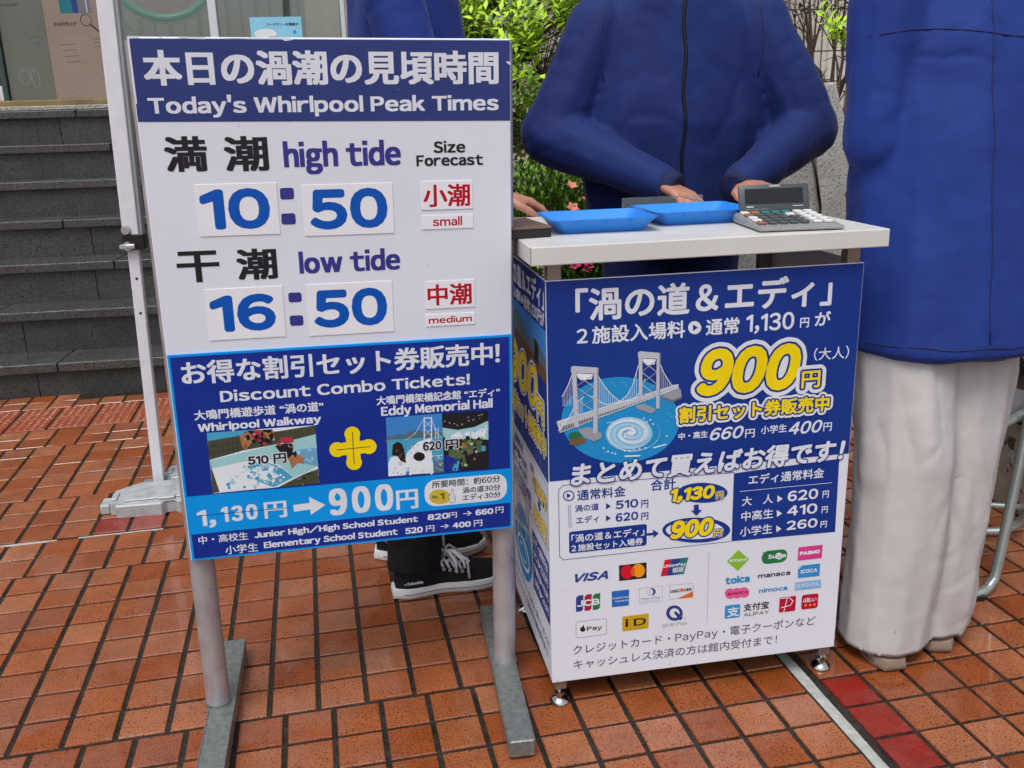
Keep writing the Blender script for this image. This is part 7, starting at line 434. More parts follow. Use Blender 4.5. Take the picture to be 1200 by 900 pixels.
TILER = speckle('red_tile_glaze', hx('8c2e22'), hx('5a2018'), hx('b0604e'), .38, .14, 160, .2, .8, .10, .60, .4, spec_=.3, film=(.45, .56))
TACT = speckle('tactile_tile', hx('944a2c'), hx('5c3020'), hx('a8705a'), .55, .12, 300, .3, .15, .08, .62)
MORT = mat('wet_mortar', hx('26211b'), .45, var=.4, scale=30, bump=.5, bscale=120, rvar=.2)
CAULK = mat('caulk', hx('a9aca6'), .6, var=.15, scale=40, bump=.4, bscale=90)
GRAN = speckle('dark_granite', hx('4c4e4d'), hx('272929'), hx('858785'), .26, .14, 170, .12, .45, .12, .50, .55, 5)
GRANR = speckle('dark_granite_riser', hx('414342'), hx('242626'), hx('757775'), .5, .14, 150, .3, 0, .12, .50, .75, 5)
GRANL = speckle('pale_granite', hx('b4b2ac'), hx('6f6e6c'), hx('d6d4ce'), .6, .1, 220, .4, 0, .04, .55, .15)
ALU = mat('aluminium', hx('c2c4c8'), .36, .75, var=.06, scale=60, rvar=.12, bump=.03, bscale=300)
PIPE = mat('satin_steel_pipe', hx('b9b7bb'), .38, .55, var=.08, scale=25, rvar=.12, bump=.08, bscale=220)
BARM = mat('galvanised_bar', hx('7d8280'), .34, .45, var=.16, scale=70, rvar=.18, bump=.15, bscale=160)
CHROME = mat('chrome', hx('c4c2be'), .12, 1)
PANELW = mat('white_board', hx('dfe2ec'), .42, var=.02, scale=5, rvar=.08)
CARDW = mat('white_card', hx('ececf1'), .35, var=.01, rvar=.05)
CREAM = mat('counter_laminate', hx('d6d4d0'), .4, var=.03, scale=8, rvar=.08)
NAVYC = mat('navy_nylon', hx('182a64'), .72, var=.10, scale=6, bump=.5, bscale=7, sheen=.08, aniso=(1, 1, .45))
NAVYD = mat('dark_navy_nylon', hx('182a60'), .7, var=.12, scale=6, bump=.5, bscale=9, sheen=.08, aniso=(1, 1, .45))
BLACKC = mat('black_cotton', hx('1d1c20'), .85, var=.15, scale=30, bump=.2, bscale=240)
NAVYE = mat('blue_nylon', hx('1d3580'), .72, var=.10, scale=6, bump=.5, bscale=7, sheen=.08, aniso=(1, 1, .45))
PANTS = mat('pale_grey_cotton', hx('bab5b4'), .8, var=.05, scale=7, bump=.3, bscale=10, aniso=(1.6, 1.6, .35))
SKIN = mat('skin', hx('b9826a'), .5, var=.08, scale=18, bump=.1, bscale=150)
HAIR = mat('black_hair', hx('1c1716'), .5, bump=.5, bscale=90, aniso=(1, 1, .2))
WHITER = mat('white_rubber', hx('e2e2e4'), .5, var=.04, scale=30)
LACE = mat('white_lace', hx('d9d8dc'), .8, bump=.3, bscale=300)
BLACKP = mat('black_plastic', hx('17171a'), .35)
TRAYB = mat('blue_plastic', hx('2f8be8'), .32, var=.03, scale=10)

for m_ in (NAVYC, NAVYE, NAVYD, PANTS, BLACKC): m_.node_tree.nodes['Principled BSDF'].inputs['Specular IOR Level'].default_value = .25

# ------------------------------------------------------------------ paved ground
TY = .2056; tc_, ts_ = math.cos(TY), math.sin(TY)
def tw(X, Y): return Vector((tc_ * X - ts_ * Y, ts_ * X + tc_ * Y, 0)) * .1       # tile frame (10 cm units) to world
def pix(P):
    d = P - CAM_POS; z = d.dot(CF)
    return (600 + FPX * d.dot(CR) / z, 450 - FPX * d.dot(CU) / z, z) if z > .05 else (0, 9999, z)
ST_O = Vector((-2.04, 4.0506, 0)); ST_A = R(7.5); ST_E = Vector((math.cos(ST_A), math.sin(ST_A), 0)); ST_N = Vector((-math.sin(ST_A), math.cos(ST_A), 0))
ST_END = 1.5
BED = (-1.5, 17, 27.9)
bm = BM()
S = 400
for a, b_, c, d in ((-S, -3, -S, S), (4, S, -S, S), (-3, 4, 6, S), (-3, 4, -S, -2)):
    bm.faces.new([bm.verts.new(v) for v in ((a, c, -.0045), (b_, c, -.0045), (b_, d, -.0045), (a, d, -.0045))])
# finer sheet near the camera
nx = 14
g = [[bm.verts.new((-3 + 7 * i / nx, -2 + 8 * j / nx, -.0045)) for i in range(nx + 1)] for j in range(nx + 1)]
for j in range(nx):
    for i in range(nx): bm.faces.new((g[j][i], g[j][i + 1], g[j + 1][i + 1], g[j + 1][i]))
mg = bpy.data.materials.new('far_paving'); mg.use_nodes = True; n = mg.node_tree
bt = n.nodes.new('ShaderNodeTexBrick'); bt.offset = 0; bt.inputs['Scale'].default_value = 1; bt.inputs['Brick Width'].default_value = .1; bt.inputs['Row Height'].default_value = .1
bt.inputs['Mortar Size'].default_value = .004; bt.inputs['Color1'].default_value = (*hx('a05430'), 1); bt.inputs['Color2'].default_value = (*hx('8f4a2c'), 1); bt.inputs['Mortar'].default_value = (*hx('38312a'), 1)
tcn = n.nodes.new('ShaderNodeTexCoord'); mpn = n.nodes.new('ShaderNodeMapping'); mpn.inputs['Rotation'].default_value = (0, 0, -TY)
n.links.new(tcn.outputs['Object'], mpn.inputs[0]); n.links.new(mpn.outputs[0], bt.inputs['Vector']); n.links.new(bt.outputs[0], n.nodes['Principled BSDF'].inputs['Base Color']); n.nodes['Principled BSDF'].inputs['Roughness'].default_value = .4
for f in bm.faces:
    c = f.calc_center_median(); f.material_index = 0 if (-3 < c.x < 4 and -2 < c.y < 6) else 1
ground = obj('pavement', bm, [MORT, mg]); setp(ground, kind='structure')

def tile_geo(bm, cx, cy, sx, sy, M, tz=0, tilt=(0, 0), dots=False):
    b = .0016; q = []
    for (hx_, hy_, z) in ((sx / 2, sy / 2, -.012), (sx / 2, sy / 2, -.0022), (sx / 2 - b, sy / 2 - b, 0)):
        ring = []
        for ux, uy in ((-1, -1), (1, -1), (1, 1), (-1, 1)):
            x, y = ux * hx_, uy * hy_
            ring.append(bm.verts.new(M(cx + x, cy + y, z + (tz + tilt[0] * x + tilt[1] * y if z > -.01 else 0))))
        q.append(ring)
    for A, B in zip(q, q[1:]):
        for i in range(4): bm.faces.new((A[i], A[(i + 1) % 4], B[(i + 1) % 4], B[i]))
    bm.faces.new(q[2])
    if dots:
        for i in range(5):
            for j in range(5):
                x = cx + sx * (i - 2) * .19; y = cy + sy * (j - 2) * .19
                r0 = [bm.verts.new(M(x + .0115 * math.cos(k * math.pi / 3), y + .0115 * math.sin(k * math.pi / 3), -.001)) for k in range(6)]
                r1 = [bm.verts.new(M(x + .007 * math.cos(k * math.pi / 3), y + .007 * math.sin(k * math.pi / 3), .0045)) for k in range(6)]
                for k in range(6): bm.faces.new((r0[k], r0[(k + 1) % 6], r1[(k + 1) % 6], r1[k]))
                bm.faces.new(r1)
blocks = [(-6.258, .9726, -30, 9.28, 17.088 - .979 * 9, .979, 9, 't'), (-6.727, 1.0, -30, 9.28, 17.114, 1.0, 8, 't'), (-6.45, 1.02, -30, 9.28, 25.13, 1.13, 2, 't'),
          (-8.30, 1.03, -40, 9.28, 27.52, 1.115, 3, 't'), (-7.85, 1.06, -40, 9.28, 30.88, 1.115, 5, 't'), (-8.57, 1.08, -40, 9.28, 36.47, 1.11, 2, 't'),
          (-9.62, 1.62, -40, 9.28, 38.72, 1.55, 2, 'd'), (-10.92, 1.04, -40, 9.28, 41.85, 1.05, 9, 't'), (9.70, .951, 9.6, 34, 15.479 - 1.0046 * 8, 1.0046, 32, 't')]
cand = []
for x0, px, xa, xb, y0, py, nr, kd in blocks:
    i0 = math.ceil((xa - x0) / px); i1 = int((xb - x0) / px + .08)
    for j in range(nr):
        for i in range(i0, i1 + (0 if x0 < 9 else 1)):
            cx = x0 + (i + .5) * px; cy = y0 + (j + .5) * py
            if cx + px / 2 > xb + .06 and x0 < 9: continue
            P = tw(cx, cy)
            if BED[0] - .3 < cx < BED[1] + .3 and cy > BED[2] - .4: continue
            s_ = (P - ST_O).dot(ST_E); t_ = (P - ST_O).dot(ST_N)
            if t_ > -.035 and s_ < ST_END + .05: continue
            u, v, z = pix(P)
            if not (-260 < u < 1460 and v < 1120 and v > 330): continue
            red = (kd == 't' and ((x0 == 9.70 and i == 0 and 12.3 < cy < 15.6) or (abs(cy - 28.07) < .3 and -7.3 < cx < -5.2)))
            inb = -20 < u < 1220 and v < 930
            hid = (660 < u < 965 and 300 < v < 745) or (250 < u < 590 and v < 630) or (990 < u < 1120 and v < 760)
            cand.append((z + (0 if inb else 50) + (20 if hid else 0) - (30 if red else 0), cx, cy, px, py, kd, red))
cand.sort(key=lambda q: q[0])
meshes = {}
stuff = BM(); stuffd = BM()
rt = random.Random(3)
for k, (z, cx, cy, px, py, kd, red) in enumerate(cand):
    sx, sy = px * .1 - .0104, py * .1 - .0094
    if kd == 'd' or k >= 298:
        tz = rt.uniform(-.0012, .0008); tl = (rt.uniform(-.008, .008), rt.uniform(-.008, .008))
        tile_geo(stuffd if kd == 'd' else stuff, cx * .1, cy * .1, sx, sy, lambda x, y, zz: tw(x * 10, y * 10) + Vector((0, 0, zz)), tz, tl, kd == 'd')
    else:
        key = (round(px, 4), round(py, 4), red)
        if key not in meshes:
            b2 = BM(); tile_geo(b2, 0, 0, sx, sy, lambda x, y, zz: Vector((x, y, zz)))
            me = bpy.data.meshes.new('tile'); b2.to_mesh(me); b2.free(); me.materials.append(TILER if red else TILE); meshes[key] = me
        o = bpy.data.objects.new('red_tile' if red else 'tile', meshes[key]); COL.objects.link(o); o.parent = ground
        o.location = tw(cx, cy) + Vector((0, 0, rt.uniform(-.0012, .0008))); o.rotation_euler = (rt.uniform(-.009, .009), rt.uniform(-.009, .009), TY + rt.uniform(-.006, .006))
o = obj('tiles_beyond', stuff, TILE, ground); o['kind'] = 'stuff'
o = obj('tactile_tiles', stuffd, TACT, ground); o['kind'] = 'stuff'; o['label'] = 'strip of raised-dot tactile tiles in front of the steps'
# pale caulked expansion joints
def joint(pts, wd, rough_, seed):
    bm = BM(); r = random.Random(seed); prev = None
    a, b_ = pts; L = (Vector(b_) - Vector(a)).length; n_ = int(L / .6); d = (Vector(b_) - Vector(a)).normalized(); q = Vector((-d.y, d.x))
    for i in range(n_ + 1):
        c = Vector(a) + d * (L * i / n_); l = wd * .5 * (1 + r.uniform(-rough_, rough_)); rr = wd * .5 * (1 + r.uniform(-rough_, rough_))
        p1, p2 = c + q * l, c - q * rr
        cur = [bm.verts.new(tw(*p1) + Vector((0, 0, -.0042))), bm.verts.new(tw(*c) + Vector((0, 0, -.0022 + r.uniform(-.0008, .0006)))), bm.verts.new(tw(*p2) + Vector((0, 0, -.0042)))]
        if prev and r.random() > (.04 if rough_ < .3 else .12):
            bm.faces.new((prev[0], prev[1], cur[1], cur[0])); bm.faces.new((prev[1], prev[2], cur[2], cur[1]))
        prev = cur
    o = obj('expansion_joint', bm, CAULK, ground); return o
joint(((9.44, 6), (9.44, 30)), .25, .12, 4)
joint(((-22, 27.46), (9.2, 27.46)), .12, .6, 9)

# ------------------------------------------------------------------ stone steps and the entrance above them
steps = empty('stone_steps', ST_O, ST_A, kind='structure')
ZS = [.155, .35, .54, .724, .903, 1.08, 1.26]
rs = random.Random(5)
jt = [-.0, -.33, .18, -.1, .33, .06, -.16]
def joints_px(): pass
for k, z in enumerate(ZS):
    y0 = .23 * k; zb = ZS[k - 1] if k else -.012
    dep = .27 if k < 6 else 1.0
    s = jt[k] - 3.6
    while s < ST_END - .02:
        e_ = min(s + .9, ST_END)
        if e_ - s > .05 and s > -3.5:
            bm = BM(); box(bm, s + .0025, e_ - .0025, y0 - .022, y0 + dep, z - .042, z, .005, seg=2); obj('tread_slab', bm, GRAN, steps, smooth=False)
            bm = BM(); sh = (.12 if k % 2 else -.1)
            a, b_ = max(-3.5, s + sh), min(ST_END - .004, e_ + sh)
            if b_ - a > .05: box(bm, a + .002, b_ - .002, y0, y0 + .05, zb - (.0 if k else 0) + .0005, z - .0425); obj('riser_slab', bm, GRANR, steps)
        s += .9
bm = BM(); box(bm, -3.5, ST_END - .005, .052, 4, -.1, .10); 
for k in range(1, 7): box(bm, -3.5, ST_END - .005, .23 * k + .052, 4, ZS[k - 1] - .05, ZS[k] - .05)
obj('step_core', bm, GRANR, steps)
bm = BM(); r = random.Random(2)
box(bm, -3.4, ST_END - .1, 1.375, 1.55, 1.2605, 1.285, .004)
obj('anti_slip_strip', bm, mat('anti_slip', hx('a7a59c'), .8, var=.5, scale=120, bump=1, bscale=140), steps)

ent = empty('entrance_front', ST_O + ST_N * 1.75, ST_A, 'glazed entrance front with paper posters and white mullions above the dark stone steps', 'building')
ent.location.z = 1.26
GLASS = bpy.data.materials.new('window_glass'); GLASS.use_nodes = True; n = GLASS.node_tree
tr = n.nodes.new('ShaderNodeBsdfTransparent'); tr.inputs[0].default_value = (.86, .9, .89, 1); gl = n.nodes.new('ShaderNodeBsdfGlossy'); gl.inputs['Roughness'].default_value = .03
mxs = n.nodes.new('ShaderNodeMixShader'); mxs.inputs[0].default_value = .16; n.links.new(tr.outputs[0], mxs.inputs[1]); n.links.new(gl.outputs[0], mxs.inputs[2]); n.links.new(mxs.outputs[0], n.nodes['Material Output'].inputs[0])
WF = mat('white_frame', hx('d4d8de'), .4, .2); DG = mat('dark_green_frame', hx('2c4640'), .4)
def ebox(name, x0, x1, y0, y1, z0, z1, m, parent=ent, bev=0, **kw):
    bm = BM(); box(bm, x0, x1, y0, y1, z0, z1, bev); return obj(name, bm, m, parent, **kw)
ebox('threshold', -3.4, 1.6, -.12, .02, .0, .062, mat('ochre_sill', hx('86704a'), .6, var=.25, scale=14), bev=.004)
ebox('mullion', -.645, -.622, -.03, .05, .063, 2.6, DG)
ebox('mullion', .556, .603, -.04, .05, .063, 2.6, WF, bev=.003)
ebox('mullion', 1.318, 1.345, -.04, .05, .063, 2.6, WF, bev=.003)
ebox('mullion', -2.1, -2.06, -.04, .05, .063, 2.6, WF)
for a, b_ in ((-2.058, -.647), (-.62, .554), (.605, 1.316)): ebox('pane', a, b_, 0.0, .008, .063, 2.5, GLASS)
ebox('lintel', -3.4, 1.9, -.06, .2, 2.62, 3.6, mat('render_wall', hx('a9a79f'), .8, var=.08))
ebox('wall', 1.347, 1.9, -.05, .3, -.2, 2.618, GRANL)
ebox('door_strip', -.80, -.665, -.02, -.004, .15, .36, mat('pale_blue_panel', hx('9db6c2'), .4, var=.1)); 
o = ebox('lock_plate', -.80, -.65, -.028, -.006, .064, .145, WF, bev=.003)
bm = BM(); tube(bm, [(-.70, -.028, .1), (-.70, -.045, .1)], .022, 16); tube(bm, [(-.70, -.045, .1), (-.70, -.052, .1)], .011, 12); obj('knob', bm, mat('grey_metal', hx('5b5f62'), .3, .8), o)
# room behind the glass
bm = BM(); box(bm, -3.4, 1.9, 1.6, 1.7, -.2, 2.7); box(bm, -3.4, 1.9, .05, 1.6, -.15, -.1)
for k in range(26): box(bm, -1.2 + k * .1, -1.12 + k * .1, 1.2 + (k % 2) * .03, 1.22 + (k % 2) * .03, .05, 2.6)
obj('interior', bm, mat('interior_curtain', hx('77796f'), .8, var=.12, scale=3), ent)
EM = lambda x, y, h: (x, -.014 - h, y)
def poster(label, rows, x0, x1, z0, z1, m, y=-.012, rot=0, name='poster', cat='poster'):
    bm = BM(); box(bm, 0, x1 - x0, -.0015, 0, 0, z1 - z0); o = obj(name, bm, m, None)
    wm = ent.matrix_basis
    M = Matrix.Translation(ST_O + ST_N * 1.75 + Vector((0, 0, 1.26))) @ Matrix.Rotation(ST_A, 4, 'Z') @ Matrix.Translation((x0, y, z0)) @ Matrix.Rotation(rot, 4, 'Y')
    o.matrix_world = M; setp(o, label, cat)
    do_prints(rows, o, lambda u, v, h: (u, -.0018 - h, v)); return o
OLV = mat('olive_paper', hx('65675f'), .7, var=.10, scale=4, det=6); BEI = mat('beige_paper', hx('8d7f72'), .7, var=.10, scale=4, det=6)
def ring(cx, cy, rx, ry, w_, col, z, n_=28): 
    q = [(cx + rx * math.cos(2 * math.pi * i / n_), cy + ry * math.sin(2 * math.pi * i / n_)) for i in range(n_ + 1)]; return ('l', q, w_, col, z)
poster('tall grey-green paper poster with a small cup drawing behind the entrance glass', [
    ('drawing', None, [ring(185, 330, 38, 19, 3, 'ink2', 1)] + [('l', [(150 + 3 * i, 318 - 9 * i), (185, 304 - 9 * i), (220 - 3 * i, 318 - 9 * i)], 2.5, 'stone3', 1) for i in range(4)]),
    ('lettering', None, [('t', 'かわったもようばけ', 8, 512, 118, 530, 'ink2', .4, 0, 1, ())]),
    ('drawing', None, [('l', [(10, 395), (60, 388)], 3, 'stone3', 1), ('l', [(15, 420), (50, 424)], 3, 'stone3', 1), ('l', [(40, 200), (90, 190)], 3, 'stone3', 1), ring(150, 120, 22, 50, 2, 'stone2', 1), ring(90, 130, 30, 40, 2, 'stone2', 1)])],
    -.612, -.352, .066, .95, OLV)
poster('tall beige paper poster with a magnifying glass drawing behind the entrance glass', [
    ('drawing', 'magnifying glass drawing', [ring(225, 432, 30, 31, 3.5, 'ink', 1), ('l', [(246, 410), (292, 366)], 8, 'hair', 1)]),
    ('picture', None, [('p', [(92, 470), (262, 470), (255, 900), (80, 900)], 'teal', 1), ('p', [(160, 472), (190, 472), (186, 900), (156, 900)], 'header', 2), ('p', [(192, 472), (262, 472), (255, 900), (188, 900)], 'stone3', 2), ('p', [(236, 474), (242, 474), (238, 900), (232, 900)], 'stone1', 3)]),
    ('lettering', None, [('t', 'おもかげをさが', 45, 402, 170, 424, 'hair', .5, 0, 1, ())]),
    ('drawing', None, [('l', [(60 + 8 * i, 300 - 32 * i), (150 + 6 * i, 304 - 32 * i)], 3, 'discbrown', 1) for i in range(4)] + [('l', [(250, 330 - 22 * i), (310, 333 - 22 * i)], 3, 'discbrown', 1) for i in range(3)] + [ring(190, 110, 50, 26, 2, 'stone2', 1), ring(130, 60, 30, 20, 2, 'stone2', 1)])],
    -.36, .05, .066, .95, BEI, y=-.018)
# round teal-rimmed board and blue flyer
bm = BM(); M = Matrix.Translation((0, 0, 0))
c = (.31, .82)
def arcpts(r, n_=48): return [(c[0] + r * math.cos(2 * math.pi * i / n_), c[1] + r * math.sin(2 * math.pi * i / n_)) for i in range(n_)]
F = Matrix(((1, 0, 0, 0), (0, 0, 1, 0), (0, 1, 0, 0), (0, 0, 0, 1)))
rb = empty('round_board', ST_O + ST_N * 1.75 + Vector((0, 0, 1.26)), ST_A, 'big round brown board with a thick teal rim behind the entrance glass', 'round board')
bm = BM(); prism(bm, arcpts(.30), .03, .06, F); obj('disc', bm, ink('discbrown'), rb)
bm = BM(); tube(bm, [(x, .03, z) for x, z in arcpts(.318)], .030, 8, close=True); obj('rim', bm, ink('tealring'), rb)
bm = BM(); tube(bm, [(-.02, .05, .62), (.16, .05, .36)], .014, 8); obj('stay', bm, ink('tealring'), rb)
bm = BM(); box(bm, .40, .60, .02, .028, .2, 1.2); 
poster('pale blue flyer taped inside the entrance glass above the board', [
    ('lettering', None, [('t', 'フードラリーを開催中！', 95, 74, 285, 92, 'header', .6, 0, 1, ())]), ('picture', None, [('e', 20, 4, 150, 60, 'foam', 1), ('l', [(170, 8), (290, 8)], 3, 'header', 1), ('e', 245, 30, 265, 50, 'cyan', 1), ('l', [(105, 14), (150, 16)], 5, 'stone2', 2)])],
    .785, 1.085, .375, .50, ink('pblue'), y=-.012, name='flyer', cat='flyer')
bm.free()
poster('grey handwritten notice sheet inside the entrance glass beside the blue jacket', [
    ('lettering', None, [('t', '渦潮', 40, 60, 200, 130, 'stone3', 2, 0, 1, ()), ('l', [(20, 40), (220, 30)], 3, 'stone3', 1)])], 1.11, 1.31, .08, .62, mat('grey_paper', hx('8d9188'), .7, var=.1, scale=5), y=-.010, name='notice', cat='notice')

# ------------------------------------------------------------------ information board on its steel stand
BROOT = Vector((-.32, 1.66, 0)); BY = .2086
board = empty('info_board', BROOT, BY, 'tall white and navy tide times board on two steel pipe legs', 'sign board')
e2 = Vector((.9780866, .20751575, -.01684687)); u2 = Vector((.02233789, -.0241458, .99945885)); nb = e2.cross(u2)
BL = Vector((-.61535, 1.59164, .37969))
BMAT = Matrix(((e2.x, -nb.x, u2.x, BL.x), (e2.y, -nb.y, u2.y, BL.y), (e2.z, -nb.z, u2.z, BL.z), (0, 0, 0, 1)))   # local x right, y away, z up
inv = (Matrix.Translation(BROOT) @ Matrix.Rotation(BY, 4, 'Z')).inverted()
def bpart(name, bm, m, **kw):
    o = obj(name, bm, m, board, **kw); o.matrix_local = inv @ BMAT; return o
bm = BM(); box(bm, 0, .623, 0, .012, 0, .930, .002); pan = bpart('info_panel', bm, PANELW)
bmap = lambda u, v, h: (u, -.0004 - h, v)
do_prints(BOARD, pan, bmap, True)
for i, ((x0, y0, x1, y1), items) in enumerate(CARDS):
    bm = BM(); t = [-.012, .006, -.016, .006, 0, .004, .01, 0][i]
    box(bm, 0, (x1 - x0) / 1000, -.0013, -.0004, 0, (y1 - y0) / 1000, .0003)
    o = bpart('number_card' if i < 4 else 'size_card', bm, CARDW); o.matrix_local = inv @ BMAT @ Matrix.Translation((x0 / 1000, 0, y0 / 1000))
    o['label'] = ['white card reading 10', 'white card reading 50 in the high tide row', 'white card reading 16', 'white card reading 50 in the low tide row', 'small card with red 小潮', 'small card reading small', 'small card with red 中潮', 'small card reading medium'][i]
    do_prints([('lettering', None, items)], o, lambda u, v, h, x0=x0, y0=y0: (u - x0 / 1000, -.0014 - h, v - y0 / 1000), i not in (0, 1, 2, 3))
x0, y0, x1, y1 = TICKET_BOX
bm = BM(); box(bm, x0 / 1000, x1 / 1000, -.0032, -.0005, y0 / 1000, y1 / 1000, .0004); tk = bpart('ticket_sheet', bm, ink('cyan')); tk['label'] = 'navy discount combo ticket sheet with cyan edge'
do_prints(TICKET, tk, lambda u, v, h: (u, -.0034 - h, v), True)
WEAR = mat('scuff_grey', hx('a9abb4'), .6); WEAR2 = mat('dirt_film', hx('bfc1c8'), .6)
def scuffs(parent, mp, W, H, n_, seed, m_=None):
    r = random.Random(seed); P = Print(); P.sq = False
    for k in range(n_):
        x, y = r.uniform(4, W - 4), (r.uniform(4, H - 4) if k % 3 else r.uniform(2, 40)); a = r.uniform(0, 3.14); l = r.uniform(1.5, 7)
        P.line([(x, y), (x + l * math.cos(a), y + l * math.sin(a))], r.uniform(.25, .6), 'stone2', 1.2)
        if k % 4 == 0: P.item(('e', x, y, x + r.uniform(.8, 1.8), y + r.uniform(.8, 1.6), 'stone3', 1.2))
    o = P.build('scuff_marks', parent, mp); o['kind'] = 'stuff'
scuffs(pan, bmap, 620, 920, 46, 3)
for x, zb in ((.0135, -.338), (.6105, -.334)):
    bm = BM(); tube(bm, [(x, .0365, zb), (x, .0365, .925)], .0235, 28)
    leg = bpart('leg', bm, PIPE, recalc=True, auto=40)
    bm = BM(); tube(bm, [(x, .0365, zb + .0), (x, .0365, zb + .004)], .0265, 28); o = obj('weld_collar', bm, BARM, leg, auto=40)
    bm = BM(); tube(bm, [(x + .012, .0135, -.07), (x + .012, .0115, -.07)], .002, 8); obj('rivet', bm, BARM, leg)
bm = BM(); box(bm, .044, .58, .025, .05, .02, .05, .002); bpart('crossbar', bm, PIPE)
bm = BM(); box(bm, .044, .58, .025, .05, .86, .89, .002); bpart('crossbar', bm, PIPE)
def wpart(name, bm, m, parent, **kw):     # geometry given in world metres
    o = obj(name, bm, m, parent, **kw)
    o.matrix_local = (Matrix.Translation(parent.location) @ Matrix.Rotation(parent.rotation_euler.z, 4, 'Z')).inverted(); return o
def footbar(a, b_):
    a, b_ = Vector(a), Vector(b_); d = (b_ - a).normalized(); L = (b_ - a).length; ang = math.atan2(d.y, d.x)
    M = Matrix.Translation((a.x, a.y, 0)) @ Matrix.Rotation(ang, 4, 'Z')
    bm = BM(); box(bm, 0, L, -.0255, .0255, .006, .042, .0025, M=M)
    for sy in (-1, 1): box(bm, 0, L, sy * .0245 - .001, sy * .0245 + .001, .041, .0435, M=M)
    o = wpart('foot_bar', bm, BARM, board)
    for t in (.03, L - .03):
        bm = BM(); box(bm, t - .012, t + .012, -.012, .012, 0, .0061, .001, M=M); obj('rubber_pad', bm, BLACKP, o)
    return o
footbar((-.001, 1.484), (-.068, 1.992)); footbar((-.566, 1.40), (-.650, 1.869))

